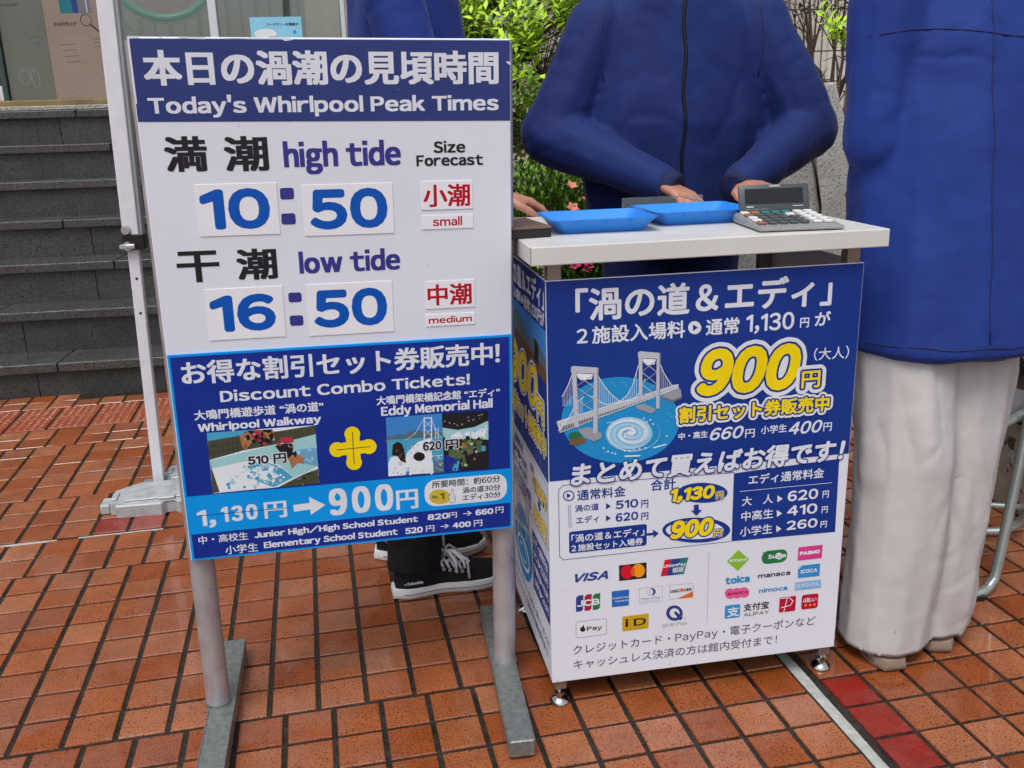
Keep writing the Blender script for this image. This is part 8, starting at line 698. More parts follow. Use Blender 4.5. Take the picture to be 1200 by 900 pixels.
# ------------------------------------------------------------------ ticket counter kiosk
KO = Vector((.06475, 1.64267, 0)); KY = .167
kiosk = empty('ticket_counter', KO, KY, 'white topped ticket counter wrapped in navy and white fare panels', 'counter')
def kpart(name, bm, m, parent=None, **kw): return obj(name, bm, m, parent or kiosk, **kw)
KW, KD = .6186, .4164
bm = BM(); box(bm, 0, KW, 0, .004, .0572, .8856, .0012); fp = kpart('front_panel', bm, PANELW)
do_prints(FRONT, fp, lambda u, v, h: (u, -.0004 - h, .0572 + v))
scuffs(fp, lambda u, v, h: (u, -.0004 - h, .0572 + v), 615, 420, 40, 5)
bm = BM(); box(bm, 0, .004, .0045, KD, .0572, .8856, .0012); sp = kpart('side_panel', bm, PANELW)
SIDE = [
 ('navy_field', None, [('p', [(1, 437), (415, 437), (415, 827), (1, 827)], 'navy2', 1)]),
 ('lettering', None, [('t', '「渦の道＆エディ」', 8, 772, 404, 818, 'paper', 1.9, 0, 2, ())]),
 ('lettering', None, [('t', '２施設入場料', 10, 742, 170, 762, 'paper', .9, 0, 2, ()), ('e', 176, 743, 194, 761, 'paper', 2), ('t', '通常1,130円が', 200, 740, 404, 764, 'paper', .9, 0, 2, ())]),
 ('photo_print', 'printed photo of a harbour hill', [('p', [(1, 634), (415, 634), (415, 734), (1, 734)], 'sky1', 2), ('p', [(1, 660), (60, 700), (130, 722), (200, 700), (260, 690), (330, 700), (415, 680), (415, 640), (1, 640)], 'hill', 3), ('p', [(1, 634), (415, 634), (415, 660), (300, 664), (1, 676)], 'discbrown', 4), ('p', [(300, 655), (340, 650), (345, 690), (310, 700)], 'dark', 5)]),
 ('price_numerals', None, [('t', '900', 20, 548, 325, 640, 'yellow', 5, .15, 6, ((8, 'navy2'), (13, 'paper'))), ('t', '円', 322, 540, 392, 590, 'yellow', 2, 0, 20, ((5, 'navy2'), (9, 'paper')))]),
 ('lettering', None, [('t', '割引セット券販売中', 10, 482, 406, 528, 'yellow', 1.8, 0, 30, ((4, 'navy2'), (7.5, 'paper')))]),
 ('fare_frame', None, [('lr', 14, 290, 402, 428, 6, 1.4, 'navy2', 2), ('t', '▶通常料金', 22, 400, 150, 420, 'navy2', .5, 0, 2, ()), ('t', '渦の道▶510円', 26, 372, 190, 392, 'navy2', .5, 0, 2, ()), ('t', 'エディ▶620円', 26, 346, 190, 366, 'navy2', .5, 0, 2, ()), ('t', '合計', 230, 398, 270, 416, 'navy2', .5, 0, 2, ()),
   ('e', 250, 362, 395, 400, 'navy2', 3), ('t', '1,130円', 256, 368, 388, 396, 'yellow', 2, .1, 4, ((3.5, 'navy2'), (4.5, 'paper'))), ('p', [(310, 360), (330, 360), (330, 350), (338, 350), (320, 338), (302, 350), (310, 350)], 'navy2', 4), ('t', '900円', 256, 296, 388, 334, 'yellow', 2.2, .1, 4, ((4, 'navy2'), (6, 'paper')))]),
 ('ticket_name_box', None, [('r', 26, 298, 225, 338, 5, 'navy2', 2), ('t', '「渦の道＆エディ」', 32, 320, 218, 334, 'paper', .4, 0, 3, ()), ('t', '２施設セット入場券', 32, 302, 218, 316, 'paper', .4, 0, 3, ())]),
 ('bridge_picture', None, [('e', 16, 90, 226, 262, 'sea', 2), ring(120, 150, 70, 34, 9, 'foam', 3), ring(120, 150, 40, 18, 7, 'foamb', 4), ('p', [(10, 186), (228, 236), (228, 246), (10, 200)], 'stone1', 5), ('p', [(50, 170), (64, 170), (64, 284), (50, 284)], 'stone1', 6), ('p', [(84, 170), (98, 170), (98, 284), (84, 284)], 'stone2', 6), ('p', [(50, 272), (98, 272), (98, 284), (50, 284)], 'stone1', 7), ('p', [(160, 200), (170, 200), (170, 286), (160, 286)], 'stone1', 6), ('p', [(186, 200), (196, 200), (196, 286), (186, 286)], 'stone2', 6), ('l', [(98, 280), (128, 226), (160, 284)], 2, 'foam', 8), ('l', [(10, 210), (50, 280)], 2, 'foam', 8)]),
 ('fare_table', None, [('r', 236, 124, 404, 262, 3, 'navy2', 2), ('t', 'エディ通常料金', 246, 236, 394, 254, 'paper', .6, 0, 3, ()), ('l', [(244, 230), (396, 230)], 1.2, 'paper', 3), ('t', '大人▶620円', 248, 202, 392, 222, 'paper', .7, 0, 3, ()), ('t', '中高生▶410円', 248, 170, 392, 190, 'paper', .7, 0, 3, ()), ('t', '小学生▶260円', 248, 138, 392, 158, 'paper', .7, 0, 3, ())]),
 ('lettering', None, [('t', 'クレジットカード・PayPay・電子クーポンなど', 20, 62, 398, 82, 'ink2', .2, 0, 1, ()), ('t', 'キャッシュレス決済の方は館内受付まで！', 20, 34, 380, 54, 'ink2', .2, 0, 1, ())]),
]
do_prints(SIDE, sp, lambda u, v, h: (-.0004 - h, KD - u, .0572 + v))
bm = BM(); box(bm, KW - .004, KW, .0045, KD, .0572, .8856, .0012); kpart('side_panel', bm, PANELW)
# frame posts, rails, levelling feet
FR = mat('steel_frame', hx('a19a92'), .34, .8, var=.08, scale=30, rvar=.1)
for ix, x in enumerate((.0055, KW - .0315)):
    for iy, y in enumerate((.0055, KD - .0315)):
        bm = BM(); box(bm, x, x + .026, y, y + .026, .036, .9165, .0015); o = kpart('post', bm, FR)
        bm = BM(); cx, cy = x + .013, y + .013
        lathe(bm, [(.0205, 0), (.0215, .002), (.0205, .006), (.015, .011), (.0075, .015), (.0075, .0185), (.0105, .019), (.0105, .025), (.004, .0255), (.004, .037)], (cx, cy, 0), 24)
        kpart('levelling_foot', bm, CHROME, auto=35)
for a in ((.032, KW - .032, .008, .030), (.032, KW - .032, KD - .030, KD - .008)):
    bm = BM(); box(bm, a[0], a[1], a[2], a[3], .10, .122, .001); kpart('rail', bm, FR)
bm = BM(); box(bm, .0315, KW - .0315, .030, KD - .03, .05, .054); kpart('base_board', bm, BLACKP)
bm = BM(); box(bm, -.0307, .6494, -.0272, .455, .9170, .9505, .002, seg=2); ct = kpart('counter_top', bm, CREAM)
bm = BM(); box(bm, -.0312, -.0302, -.0277, -.0265, .9175, .950); obj('edge_seam', bm, mat('seam', hx('77756f'), .6), ct)

# things on the counter
kM = Matrix.Translation(KO) @ Matrix.Rotation(KY, 4, 'Z')
def on_counter(name, x, y, rz, label, cat, group=None, z=.9508):
    p = kM @ Vector((x, y, z)); return empty(name, p, KY + rz, label, cat, group)
def tray_bm(W, D, H):
    bm = BM()
    def rrect(w_, d_, z, r, n_=4):
        o = []
        for cx, cy, a in ((w_ / 2 - r, d_ / 2 - r, 0), (-w_ / 2 + r, d_ / 2 - r, 90), (-w_ / 2 + r, -d_ / 2 + r, 180), (w_ / 2 - r, -d_ / 2 + r, 270)):
            for i in range(n_ + 1): o.append(bm.verts.new((cx + r * math.cos(R(a + 90 * i / n_)), cy + r * math.sin(R(a + 90 * i / n_)), z)))
        return o
    L = [rrect(W - .052, D - .052, 0, .012), rrect(W - .050, D - .050, .0008, .013), rrect(W - .008, D - .008, H - .002, .014), rrect(W, D, H - .001, .016), rrect(W, D, H, .016), rrect(W - .010, D - .010, H, .014), rrect(W - .054, D - .054, .003, .012)]
    bm.faces.new(L[0][::-1])
    for A, B in zip(L, L[1:]):
        for i in range(len(A)): bm.faces.new((A[i], A[(i + 1) % len(A)], B[(i + 1) % len(A)], B[i]))
    bm.faces.new(L[-1]); return bm
tt = empty('coin_tray', kM @ Vector((.1435, .190, .951)), KY - .03, 'bright blue plastic coin tray at the left end of the counter', 'tray', 'blue trays on the counter')
obj('tray_body', tray_bm(.212, .180, .028), TRAYB, tt, auto=30)
bm = BM()
for i in range(3): box(bm, -.05 + i * .05, -.0495 + i * .05, -.0855, -.083, .014, .0262)
obj('rib', bm, TRAYB, tt)
t2 = tt.copy(); COL.objects.link(t2)
t2.location = kM @ Vector((.364, .245, .951)); t2.rotation_euler.z = KY + .02; t2['label'] = 'bright blue plastic coin tray in the middle of the counter beside the calculator'
for ch in list(tt.children):
    c2 = ch.copy(); COL.objects.link(c2); c2.parent = t2
# calculator
calc = on_counter('desk_calculator', .487, -.004, -.10, 'grey desktop calculator with tilted black display on the counter', 'calculator')
GC = mat('calculator_silver', hx('a6a8a6'), .42, .2, var=.03); GD = mat('calculator_dark', hx('4b5256'), .35, .2)
bm = BM(); W2 = .0815
def wedge(bm, x0, x1, y0, y1, za, zb, z0=.0):
    v = [bm.verts.new(p) for p in ((x0, y0, z0), (x1, y0, z0), (x1, y1, z0), (x0, y1, z0), (x0, y0, za), (x1, y0, za), (x1, y1, zb), (x0, y1, zb))]
    for f in ((3, 2, 1, 0), (4, 5, 6, 7), (0, 1, 5, 4), (1, 2, 6, 5), (2, 3, 7, 6), (3, 0, 4, 7)): bm.faces.new([v[i] for i in f])
    return v
v = wedge(bm, -W2, W2, 0, .165, .008, .021, .002); bmesh.ops.bevel(bm, geom=bm.edges[:], offset=.0025, segments=2, affect='EDGES')
obj('body', bm, GC, calc, auto=30)
bm = BM(); wedge(bm, -W2 + .006, W2 - .006, .010, .160, .0093, .0208, .006); obj('key_plate', bm, mat('key_plate', hx('8d918f'), .45), calc)
KYM = {'w': mat('key_white', hx('dcdcd8'), .45), 'g': mat('key_grey', hx('4f5457'), .4), 't': mat('key_teal', hx('2f7a78'), .4), 'o': mat('key_orange', hx('a8703c'), .4), 'r': mat('key_red', hx('9c5a54'), .4)}
lay = ['wotttww', 'rgggwww', 'wggggww', 'wggggww', 'rggggww']
keys_root = calc
for r_, row in enumerate(lay):
    for c_, ch in enumerate(row):
        x = -.066 + c_ * .0205 + (0.004 if c_ > 4 else 0); y = .138 - r_ * .0255; z = .0080 + y * .080
        bm = BM(); box(bm, x - .0078, x + .0078, y - .0085, y + .0085, z, z + .0055, .0015); obj('key', bm, KYM[ch], calc)
dsp = empty('display', (0, .150, .024), 0); dsp.parent = calc; dsp.rotation_euler = (R(62), 0, 0)
bpy.data.objects.remove(dsp)
DM = Matrix.Translation((0, .150, .022)) @ Matrix.Rotation(R(-18), 4, 'X')
bm = BM(); box(bm, -.072, .072, 0, .008, 0, .055, .003, M=DM, seg=2); dp = obj('display_housing', bm, GD, calc, auto=30)
bm = BM(); box(bm, -.060, .058, -.0012, 0.001, .016, .046, M=DM); obj('screen', bm, mat('black_screen', hx('0b0e12'), .3), dp)
bm = BM(); box(bm, -.010, .012, -.0010, 0.001, .049, .053, M=DM); obj('solar_cell', bm, GC, dp)
Pq = Print(); Pq.line([(-58, 10), (-44, 10)], 2.2, 'greyl', 1); Pq.line([(36, 10), (58, 10)], 1.2, 'greyl', 1); Pq.line([(-60, 5), (-12, 5)], 1, 'greyp', 1)
Pq.build('lettering', dp, lambda u, v, h: tuple(DM @ Vector((u, -.0006 - h, v))))
# dark tablet under the visitor's hand
tb = on_counter('tablet', -.06, .085, .12, 'black flat tablet with brown cover under a hand at the left counter end', 'tablet')
bm = BM(); box(bm, -.11, .095, 0, .16, 0, .016, .002); obj('tablet_body', bm, BLACKP, tb)
bm = BM(); box(bm, -.11, .095, 0, .16, .0163, .021, .001); obj('cover', bm, mat('brown_cover', hx('6b554c'), .6, var=.1), tb)
# clear acrylic stand lying at the back of the counter
ACR = bpy.data.materials.new('clear_acrylic'); ACR.use_nodes = True; b_ = ACR.node_tree.nodes['Principled BSDF']; b_.inputs['Transmission Weight'].default_value = .9; b_.inputs['Roughness'].default_value = .1; b_.inputs['Base Color'].default_value = (.75, .82, .85, 1); b_.inputs['IOR'].default_value = 1.3
bm = BM(); box(bm, .27, .46, .36, .43, .951, .9535, .0005); box(bm, .27, .46, .4305, .433, .951, .985, .0005)
for v in bm.verts: v.co = kM @ v.co
o = obj('card_stand', bm, ACR); setp(o, 'low clear acrylic card stand behind the blue trays', 'card stand')

# ------------------------------------------------------------------ tent pole with clamp, and its weights
pole = empty('tent_pole', (-1.193, 2.905, 0), R(10), 'white square aluminium tent pole with black clamp left of the board', 'tent pole')
PW = mat('white_powder_coat', hx('dcdde4'), .4, var=.04, scale=30, rvar=.1, bump=.05, bscale=200); PG_ = mat('grey_anodised', hx('9da2a6'), .4, .5)
lean = Matrix(((1, 0, .030, 0), (0, 1, 0, 0), (0, 0, 1, 0), (0, 0, 0, 1)))
bm = BM(); box(bm, -.0165, .0165, -.0165, .0165, .012, 1.0, .002, M=lean); o = obj('inner_leg', bm, PW, pole)
bm = BM()
for z in (.60, .71): tube(bm, [lean @ Vector((.002, -.0162, z)), lean @ Vector((.002, -.0178, z))], .0042, 10)
obj('adjusting_hole', bm, BLACKP, o)
bm = BM(); box(bm, -.024, .024, -.024, .024, .845, 2.3, .003, M=lean)
obj('outer_leg', bm, PW, pole)
bm = BM(); box(bm, .0245, .036, -.02, .02, .80, 2.3, .002, M=lean); obj('rail', bm, PG_, pole)
bm = BM(); box(bm, -.027, .040, -.027, .027, .80, .85, .004, M=lean); cl = obj('clamp', bm, BLACKP, pole)
bm = BM()
tube(bm, [lean @ Vector((-.012, -.027, .862)), lean @ Vector((-.012, -.036, .862))], [.015, .012], 14); obj('bolt_head', bm, ALU, cl, auto=35)
bm = BM(); tube(bm, [lean @ Vector((-.012, -.027, .812)), lean @ Vector((-.012, -.0365, .812))], [.015, .012], 14)
box(bm, -.034, .012, -.040, -.030, .805, .82, .003, M=lean); obj('wing_bolt', bm, ALU, cl, auto=35)
bm = BM(); box(bm, -.06, .06, -.06, .06, 0, .012, .003); obj('foot_plate', bm, PG_, pole)
WM = mat('grey_weight_plastic', hx('a9adaf'), .38, var=.14, scale=25, rvar=.15, bump=.15, bscale=80)
def weight(loc, rz, label):
    o = empty('leg_weight', loc, rz, label, 'weight', 'weights round the tent pole foot')
    out = [(-.13, -.045), (-.105, -.06), (-.105, -.085), (.03, -.095), (.045, -.08), (.07, -.08), (.085, -.095), (.125, -.08), (.125, .05), (.09, .105), (-.06, .105), (-.105, .060), (-.13, .05)]
    bm = BM(); prism(bm, out, .0, .040); bmesh.ops.bevel(bm, geom=[e for e in bm.edges if min(v.co.z for v in e.verts) > .03], offset=.004, segments=1, affect='EDGES')
    obj('slab', bm, WM, o)
    bm = BM(); box(bm, -.085, .105, -.06, .06, .040, .046, .003); box(bm, .02, .07, -.075, -.05, .0401, .050, .003); box(bm, -.128, -.108, -.04, .02, .0401, .046, .003); obj('raised_deck', bm, WM, o)
    bm = BM(); box(bm, -.160, -.131, -.045, .020, .0, .030, .003); obj('lug', bm, WM, o); return o
weight(Vector((-1.155, 2.765, 0)), R(12) , 'grey plastic tent weight nearest the camera at the pole foot')
w2 = weight(Vector((-1.06, 2.975, 0)), R(10), 'grey plastic tent weight behind the pole foot'); w2.scale = (.95, .8, 1)

# ------------------------------------------------------------------ figures
def sph(p, r, n_=2):
    rx, ry, rz = r if isinstance(r, (tuple, list)) else (r, r, r)
    bm = BM(); bmesh.ops.create_icosphere(bm, subdivisions=n_, radius=1); o = [Vector((v.co.x * rx + p[0], v.co.y * ry + p[1], v.co.z * rz + p[2])) for v in bm.verts]; bm.free(); return o
_ico = sph((0, 0, 0), 1, 2)
def spts(p, r, M=None):
    rx, ry, rz = r if isinstance(r, (tuple, list)) else (r, r, r)
    return [Vector((v.x * rx + p[0], v.y * ry + p[1], v.z * rz + p[2])) for v in _ico]
def folds(me, amp, seed, vert=1.0):
    """cloth folds: soft swells cut by creases that run mostly down and across"""
    nn_ = [v.normal.copy() for v in me.vertices]; off = Vector((seed * 3.1, seed * 1.7, seed * .9))
    for v, n_ in zip(me.vertices, nn_):
        p = v.co; w_ = noise.noise_vector(p * 3.0 + off) * .10; q = p + w_
        a = noise.noise(Vector((q.x * 9 + q.z * 3.5, q.y * 9, q.z * 4.0 * vert - q.x * 2)) + off)
        c = noise.noise(Vector((q.x * 5 - q.z * 6, q.y * 5, q.z * 7 * vert)) + off * 2)
        r1 = max(0, 1 - abs(a) * 5.0) ** 2; r2 = max(0, 1 - abs(c) * 6.0) ** 2
        v.co = p + n_ * (amp * (.9 * a - .45 * r1 * max(0, .4 + c) - .3 * r2 * max(0, .3 + a)))
def organic(name, hulls, voxel, m, parent, smooth=4, disp=0, dsc=.1, M=None, fold=0, hem=None):
    bm = BM()
    for h in hulls:
        pts = []
        for p, r in h: pts += spts(p, r)
        vs_ = [bm.verts.new(p) for p in pts]
        q = bmesh.ops.convex_hull(bm, input=vs_)
        bmesh.ops.delete(bm, geom=list({g for g in q['geom_interior'] + q['geom_unused'] if isinstance(g, bmesh.types.BMVert)}), context='VERTS')
    if M is not None: bmesh.ops.transform(bm, matrix=M, verts=bm.verts)
    me = bpy.data.meshes.new(name); bm.to_mesh(me); bm.free()
    o = bpy.data.objects.new(name, me); COL.objects.link(o)
    md = o.modifiers.new('r', 'REMESH'); md.mode = 'VOXEL'; md.voxel_size = voxel; md.use_smooth_shade = True
    if smooth: s = o.modifiers.new('s', 'SMOOTH'); s.iterations = smooth; s.factor = .5
    if disp:
        for k, (d_, sc) in enumerate(((disp, dsc), (disp * .4, dsc * .35))):
            tx = bpy.data.textures.new('c', 'CLOUDS'); tx.noise_scale = sc; tx.noise_depth = 2
            dm = o.modifiers.new('d', 'DISPLACE'); dm.texture = tx; dm.strength = d_; dm.mid_level = .5; dm.texture_coords = 'LOCAL'
    me2 = bpy.data.meshes.new_from_object(o.evaluated_get(bpy.context.evaluated_depsgraph_get()))
    bpy.data.objects.remove(o); bpy.data.meshes.remove(me)
    me2.name = name; me2.materials.clear()
    if fold: folds(me2, abs(fold), len(hulls) + voxel * 1000, .35 if fold < 0 else 1.0)
    if hem is not None:
        bm = BM(); bm.from_mesh(me2); bmesh.ops.bisect_plane(bm, geom=bm.verts[:] + bm.edges[:] + bm.faces[:], plane_co=(0, 0, hem), plane_no=(0, 0, 1), clear_inner=True)
        e_ = [e for e in bm.edges if e.is_boundary]; r_ = bmesh.ops.extrude_edge_only(bm, edges=e_)['geom']; vv_ = [g for g in r_ if isinstance(g, bmesh.types.BMVert)]
        c_ = Vector((0, 0, 0)); 
        for v in vv_:
            n2 = v.co - v.link_edges[0].other_vert(v).co
        bmesh.ops.scale(bm, vec=(.93, .93, 1), space=Matrix.Translation(-sum((v.co for v in vv_), Vector()) / max(1, len(vv_))), verts=vv_)
        for v in vv_: v.co.z = hem + .004
        bm.to_mesh(me2); bm.free()
    return link(name, me2, parent, m, True)
def chain(pts, rad): return [[(pts[i], rad[i]), (pts[i + 1], rad[i + 1])] for i in range(len(pts) - 1)]
def hand(wrist, fwd, down, side, curl=.5, spread=1.0):
    """hulls of a hand: palm, four unequal bent fingers, thumb from the side of the palm. side=+1 thumb towards +right"""
    w_ = Vector(wrist); f = Vector(fwd).normalized(); dn = (Vector(down) - f * Vector(down).dot(f)).normalized(); rt_ = f.cross(dn) * side
    H = [[(w_, (.022, .022, .018)), (w_ + f * .03, .018)]]
    H.append([(w_ + f * .02 + rt_ * .018, .013), (w_ + f * .02 - rt_ * .018, .012), (w_ + f * .085 + rt_ * .028, .0115), (w_ + f * .078 - rt_ * .028, .0105)])
    for k, (L, off) in enumerate(((.072, .029), (.080, .0105), (.075, -.0085), (.058, -.0265))):
        b0 = w_ + f * (.086 - .003 * abs(k - 1)) + rt_ * off; d = (f + rt_ * (.05 * (1.5 - k)) * spread).normalized()
        a = curl * (1 + .12 * k); q = [b0]; ang = a * .5
        for seg in (.44, .31, .25):
            d2 = (d * math.cos(ang) + dn * math.sin(ang)); q.append(q[-1] + d2 * L * seg); ang += a
        H += chain(q, [.0095, .0088, .008, .0068])
    b0 = w_ + f * .03 + rt_ * .024 + dn * .006; q = [b0, b0 + (f * .6 + rt_ * .7 + dn * .3).normalized() * .034, b0 + (f * .6 + rt_ * .7 + dn * .3).normalized() * .034 + (f * .9 + rt_ * .15 + dn * .2).normalized() * .028, b0 + (f * .6 + rt_ * .7 + dn * .3).normalized() * .034 + (f * .95 + rt_ * .0 + dn * .25).normalized() * .05]
    H += chain(q, [.0125, .0105, .0095, .0075]); return H
def head_parts(c, M, parent):
    """c: centre of head, M: rotation so that local -Y is the face direction"""
    T = Matrix.Translation(c) @ M
    tr_ = lambda p: T @ Vector(p)
    H = [[(tr_((0, .01, .03)), (.074, .074, .085)), (tr_((0, .02, .02)), (.072, .08, .08))], [(tr_((0, -.02, -.02)), .062), (tr_((0, -.05, -.085)), .026), (tr_((0, .0, -.04)), .06)],
         [(tr_((0, -.082, -.005)), .008), (tr_((0, -.098, -.028)), .012), (tr_((0, -.080, -.032)), .012)], [(tr_((-.02, -.080, -.058)), .008), (tr_((.02, -.080, -.058)), .008)]]
    for s in (-1, 1): H.append([(tr_((s * .074, .012, .01)), .012), (tr_((s * .076, .014, -.02)), .009)])
    H += [[(tr_((0, .02, -.05)), .055), (tr_((0, .035, -.15)), .058)]]
    hair = [[(tr_((0, .022, .045)), (.082, .084, .083)), (tr_((0, .04, .0)), (.08, .07, .08))]]
    return H, hair, tr_
def face_bits(tr_, parent):
    for s in (-1, 1):
        bm = BM(); bmesh.ops.create_uvsphere(bm, u_segments=10, v_segments=8, radius=.012)
        for v in bm.verts: v.co = Vector((v.co.x, v.co.y, v.co.z * .6)) + tr_((s * .03, -.072, .004))
        o = obj('eye', bm, WHITER, parent, smooth=True)
        bm = BM(); bmesh.ops.create_uvsphere(bm, u_segments=8, v_segments=6, radius=.006)
        for v in bm.verts: v.co += tr_((s * .03, -.0805, .004))
        obj('iris', bm, HAIR, o, smooth=True)
    bm = BM(); tube(bm, [tr_((-.022, -.087, -.058)), tr_((0, -.090, -.056)), tr_((.022, -.087, -.058))], [.002, .004, .002], 6); obj('lips', bm, mat('lips', hx('9c5a50'), .5), parent, smooth=True)
def shoe(parent, heel, ang, L, mats, laces=True, text=False):
    """canvas sneaker built in its own frame: x forward, heel at origin"""
    M = Matrix.Translation(heel) @ Matrix.Rotation(ang, 4, 'Z')
    out = []
    for t in [i / 28 for i in range(29)]:
        wd = .036 * (math.sin(min(1, t * 5 + .35) * math.pi / 2)) * (1 - .18 * math.exp(-((t - .38) / .14) ** 2) + .22 * math.exp(-((t - .70) / .2) ** 2)) * math.sqrt(max(0, 1 - max(0, (t - .78) / .22) ** 2.2))
        out.append((t * L, wd, .004 * math.sin((t - .3) * 2)))
    sole = BM(); prev = None
    def ringq(bm, prof):   # prof: list of (scale, z)
        rings = []
        for sc, z in prof:
            r_ = [(x, (w_ + sc) if w_ > .004 else max(w_, 0), c) for x, w_, c in out]
            pts = [(x if 0 < x < L else x + (sc if x >= L else -sc), c + w_) for x, w_, c in r_] + [(x if 0 < x < L else x + (sc if x >= L else -sc), c - w_) for x, w_, c in r_[::-1]]
            rings.append([bm.verts.new(M @ Vector((x, y, (z if not callable(z) else z(x / L))))) for x, y in pts])
        for A, B in zip(rings, rings[1:]):
            for i in range(len(A)): f = bm.faces.new((A[i], A[(i + 1) % len(A)], B[(i + 1) % len(A)], B[i])); f.smooth = True
        bm.faces.new(rings[0][::-1]); bm.faces.new(rings[-1])
    lift = lambda t: .010 * max(0, (t - .72) / .28) ** 2
    ringq(sole, [(-.002, lambda t: lift(t)), (.0035, lambda t: .004 + lift(t)), (.0045, lambda t: .014 + lift(t)), (.002, lambda t: .0265 + lift(t) * .8), (-.003, lambda t: .028 + lift(t) * .8)])
    so = obj('sole', sole, mats['sole'], parent, auto=50)
    bm = BM(); q = []
    for x, w_, c in out[2:]: q.append(M @ Vector((x, c - w_ - .0046, .015 + lift(x / L))))
    tube(bm, q, .0009, 5); q = [M @ Vector((x, c + w_ + .0046, .015 + lift(x / L))) for x, w_, c in out[2:]]; tube(bm, q, .0009, 5); obj('sole_line', bm, BLACKC, so)
    # upper: loft of half-superellipse sections
    bm = BM(); rings = []
    N = 13
    for t in [i / 22 for i in range(23)]:
        k = min(28, int(t * 28)); x, w_, c = out[k]; x = .004 + t * (L - .010); w_ = max(w_ - .0015, .003)
        h = .062 + .018 * math.exp(-((t - .05) / .12) ** 2) + .012 * math.exp(-((t - .34) / .12) ** 2)
        if t > .38: h = .074 - .046 * min(1, ((t - .38) / .62)) ** .8
        if t > .93: h = .028 * math.sqrt(max(0, 1 - ((t - .93) / .075) ** 2)) + .004
        r_ = []
        for a in range(N):
            th = math.pi * a / (N - 1); cy = math.copysign(abs(math.cos(th)) ** .75, math.cos(th)); cz = abs(math.sin(th)) ** .8
            nar = 1 - .45 * cz * (1 if t < .6 else .6)
            r_.append(bm.verts.new(M @ Vector((x, c + cy * w_ * nar, .022 + lift(t) * .7 + cz * h))))
        rings.append(r_)
    for A, B in zip(rings, rings[1:]):
        for i in range(N - 1): f = bm.faces.new((A[i], A[i + 1], B[i + 1], B[i])); f.smooth = True
    bm.faces.new(rings[0]); bm.faces.new(rings[-1][::-1])
    up = obj('upper', bm, mats['upper'], parent, auto=60)
    if laces:
        def ztop(x):
            t = x / L; return .024 + (.074 - .046 * min(1, max(0, (t - .38) / .62)) ** .8 if t > .38 else .078)
        r_ = random.Random(4); bm = BM()
        for i in range(6):
            x = L * (.42 + .052 * i); z = ztop(x)
            for s in (-1, 1):
                a = M @ Vector((x, s * -.022, z - .022)); b_ = M @ Vector((x - .012, s * -.006, z - .001)); c = M @ Vector((x - .020, s * .016, z - .006))
                tube(bm, [a, b_, c], .0038, 6)
        for k in range(4):   # bow loops and ends
            x = L * .42; z = ztop(x) + .006; s = (-1, -1, 1, -1)[k]; ll = (.05, .03, .045, .06)[k]
            tube(bm, [M @ Vector((x, 0, z)), M @ Vector((x + ll * .5, s * .018, z + .012)), M @ Vector((x + ll, s * .034, z - .012)), M @ Vector((x + ll * 1.05, s * .042, z - .030 - .01 * k))], .0036, 6)
        obj('lace', bm, LACE, parent, smooth=True)
        bm = BM()
        for i in range(6):
            x = L * (.42 + .052 * i); z = ztop(x) - .026
            for s in (-1, 1): tube(bm, [M @ Vector((x + .0036 * math.cos(a), s * .0275, z + .0036 * math.sin(a))) for a in [k * math.pi / 4 for k in range(8)]], .0012, 4, close=True)
        obj('eyelet', bm, LACE, up)
        bm = BM(); box(bm, L * .34, L * .43, -.016, .016, .085, .100, .004, M=M); obj('tongue', bm, mat('grey_lining', hx('77767c'), .8), parent)
    if text:
        Pq = Print(); Pq.text('Columbia', 0, 0, 40, 8.5, 'foam', .5); Pq.poly([(-7, 0), (-4.5, 2), (-2, 0), (-3.5, 2.8), (-1, 5), (-3.8, 4.2), (-4.5, 6.5), (-5.2, 4.2), (-8, 5), (-5.5, 2.8)], 'foam', 1)
        Pq.build('lettering', up, lambda u, v, h: tuple(M @ Vector((.032 + u, -.0362 - h, .040 + v))))
    return up

# --- visitor behind the board, facing right
pA = empty('person', (-.20, 2.24, 0), 0, 'person in navy jacket, black trousers and black sneakers standing behind the tide board', 'person')
def L_(o): return -o.location
def world_child(o): o.matrix_local = Matrix.Translation(-o.parent.location) if o.parent.parent is None else o.matrix_local; return o
face = Matrix.Rotation(R(98), 4, 'Z')
H, hairH, trh = head_parts(Vector((-.18, 2.25, 1.70)), face, pA)
armn = [(-.22, 2.08, 1.45), (-.13, 2.04, 1.10), (-.03, 2.125, 1.005)]
Hb = H + [[((-.2, 2.25, 1.46), (.09, .15, .06)), ((-.2, 2.25, .95), (.10, .14, .1))]] + chain(armn, [.045, .038, .026]) + hand(armn[-1], (.085, .035, -.03), (.1, 0, -1), -1, .42) \
   + chain([(-.20, 2.41, 1.37), (-.17, 2.45, 1.10), (-.05, 2.42, .93)], [.045, .038, .026]) + hand((-.05, 2.42, .93), (.06, 0, -.06), (-.5, 0, -1), -1, .6) \
   + chain([(-.21, 2.17, .93), (-.24, 2.14, .5), (-.265, 2.155, .07)], [.075, .05, .035]) + chain([(-.21, 2.33, .93), (-.27, 2.34, .5), (-.34, 2.345, .07)], [.075, .05, .035])
world_child(organic('body', Hb, .006, SKIN, pA, 2))
world_child(organic('hair', hairH, .008, HAIR, pA, 2, .01, .03))
for o in list(pA.children): pass
fb = pA.children[0]; face_bits(trh, fb)
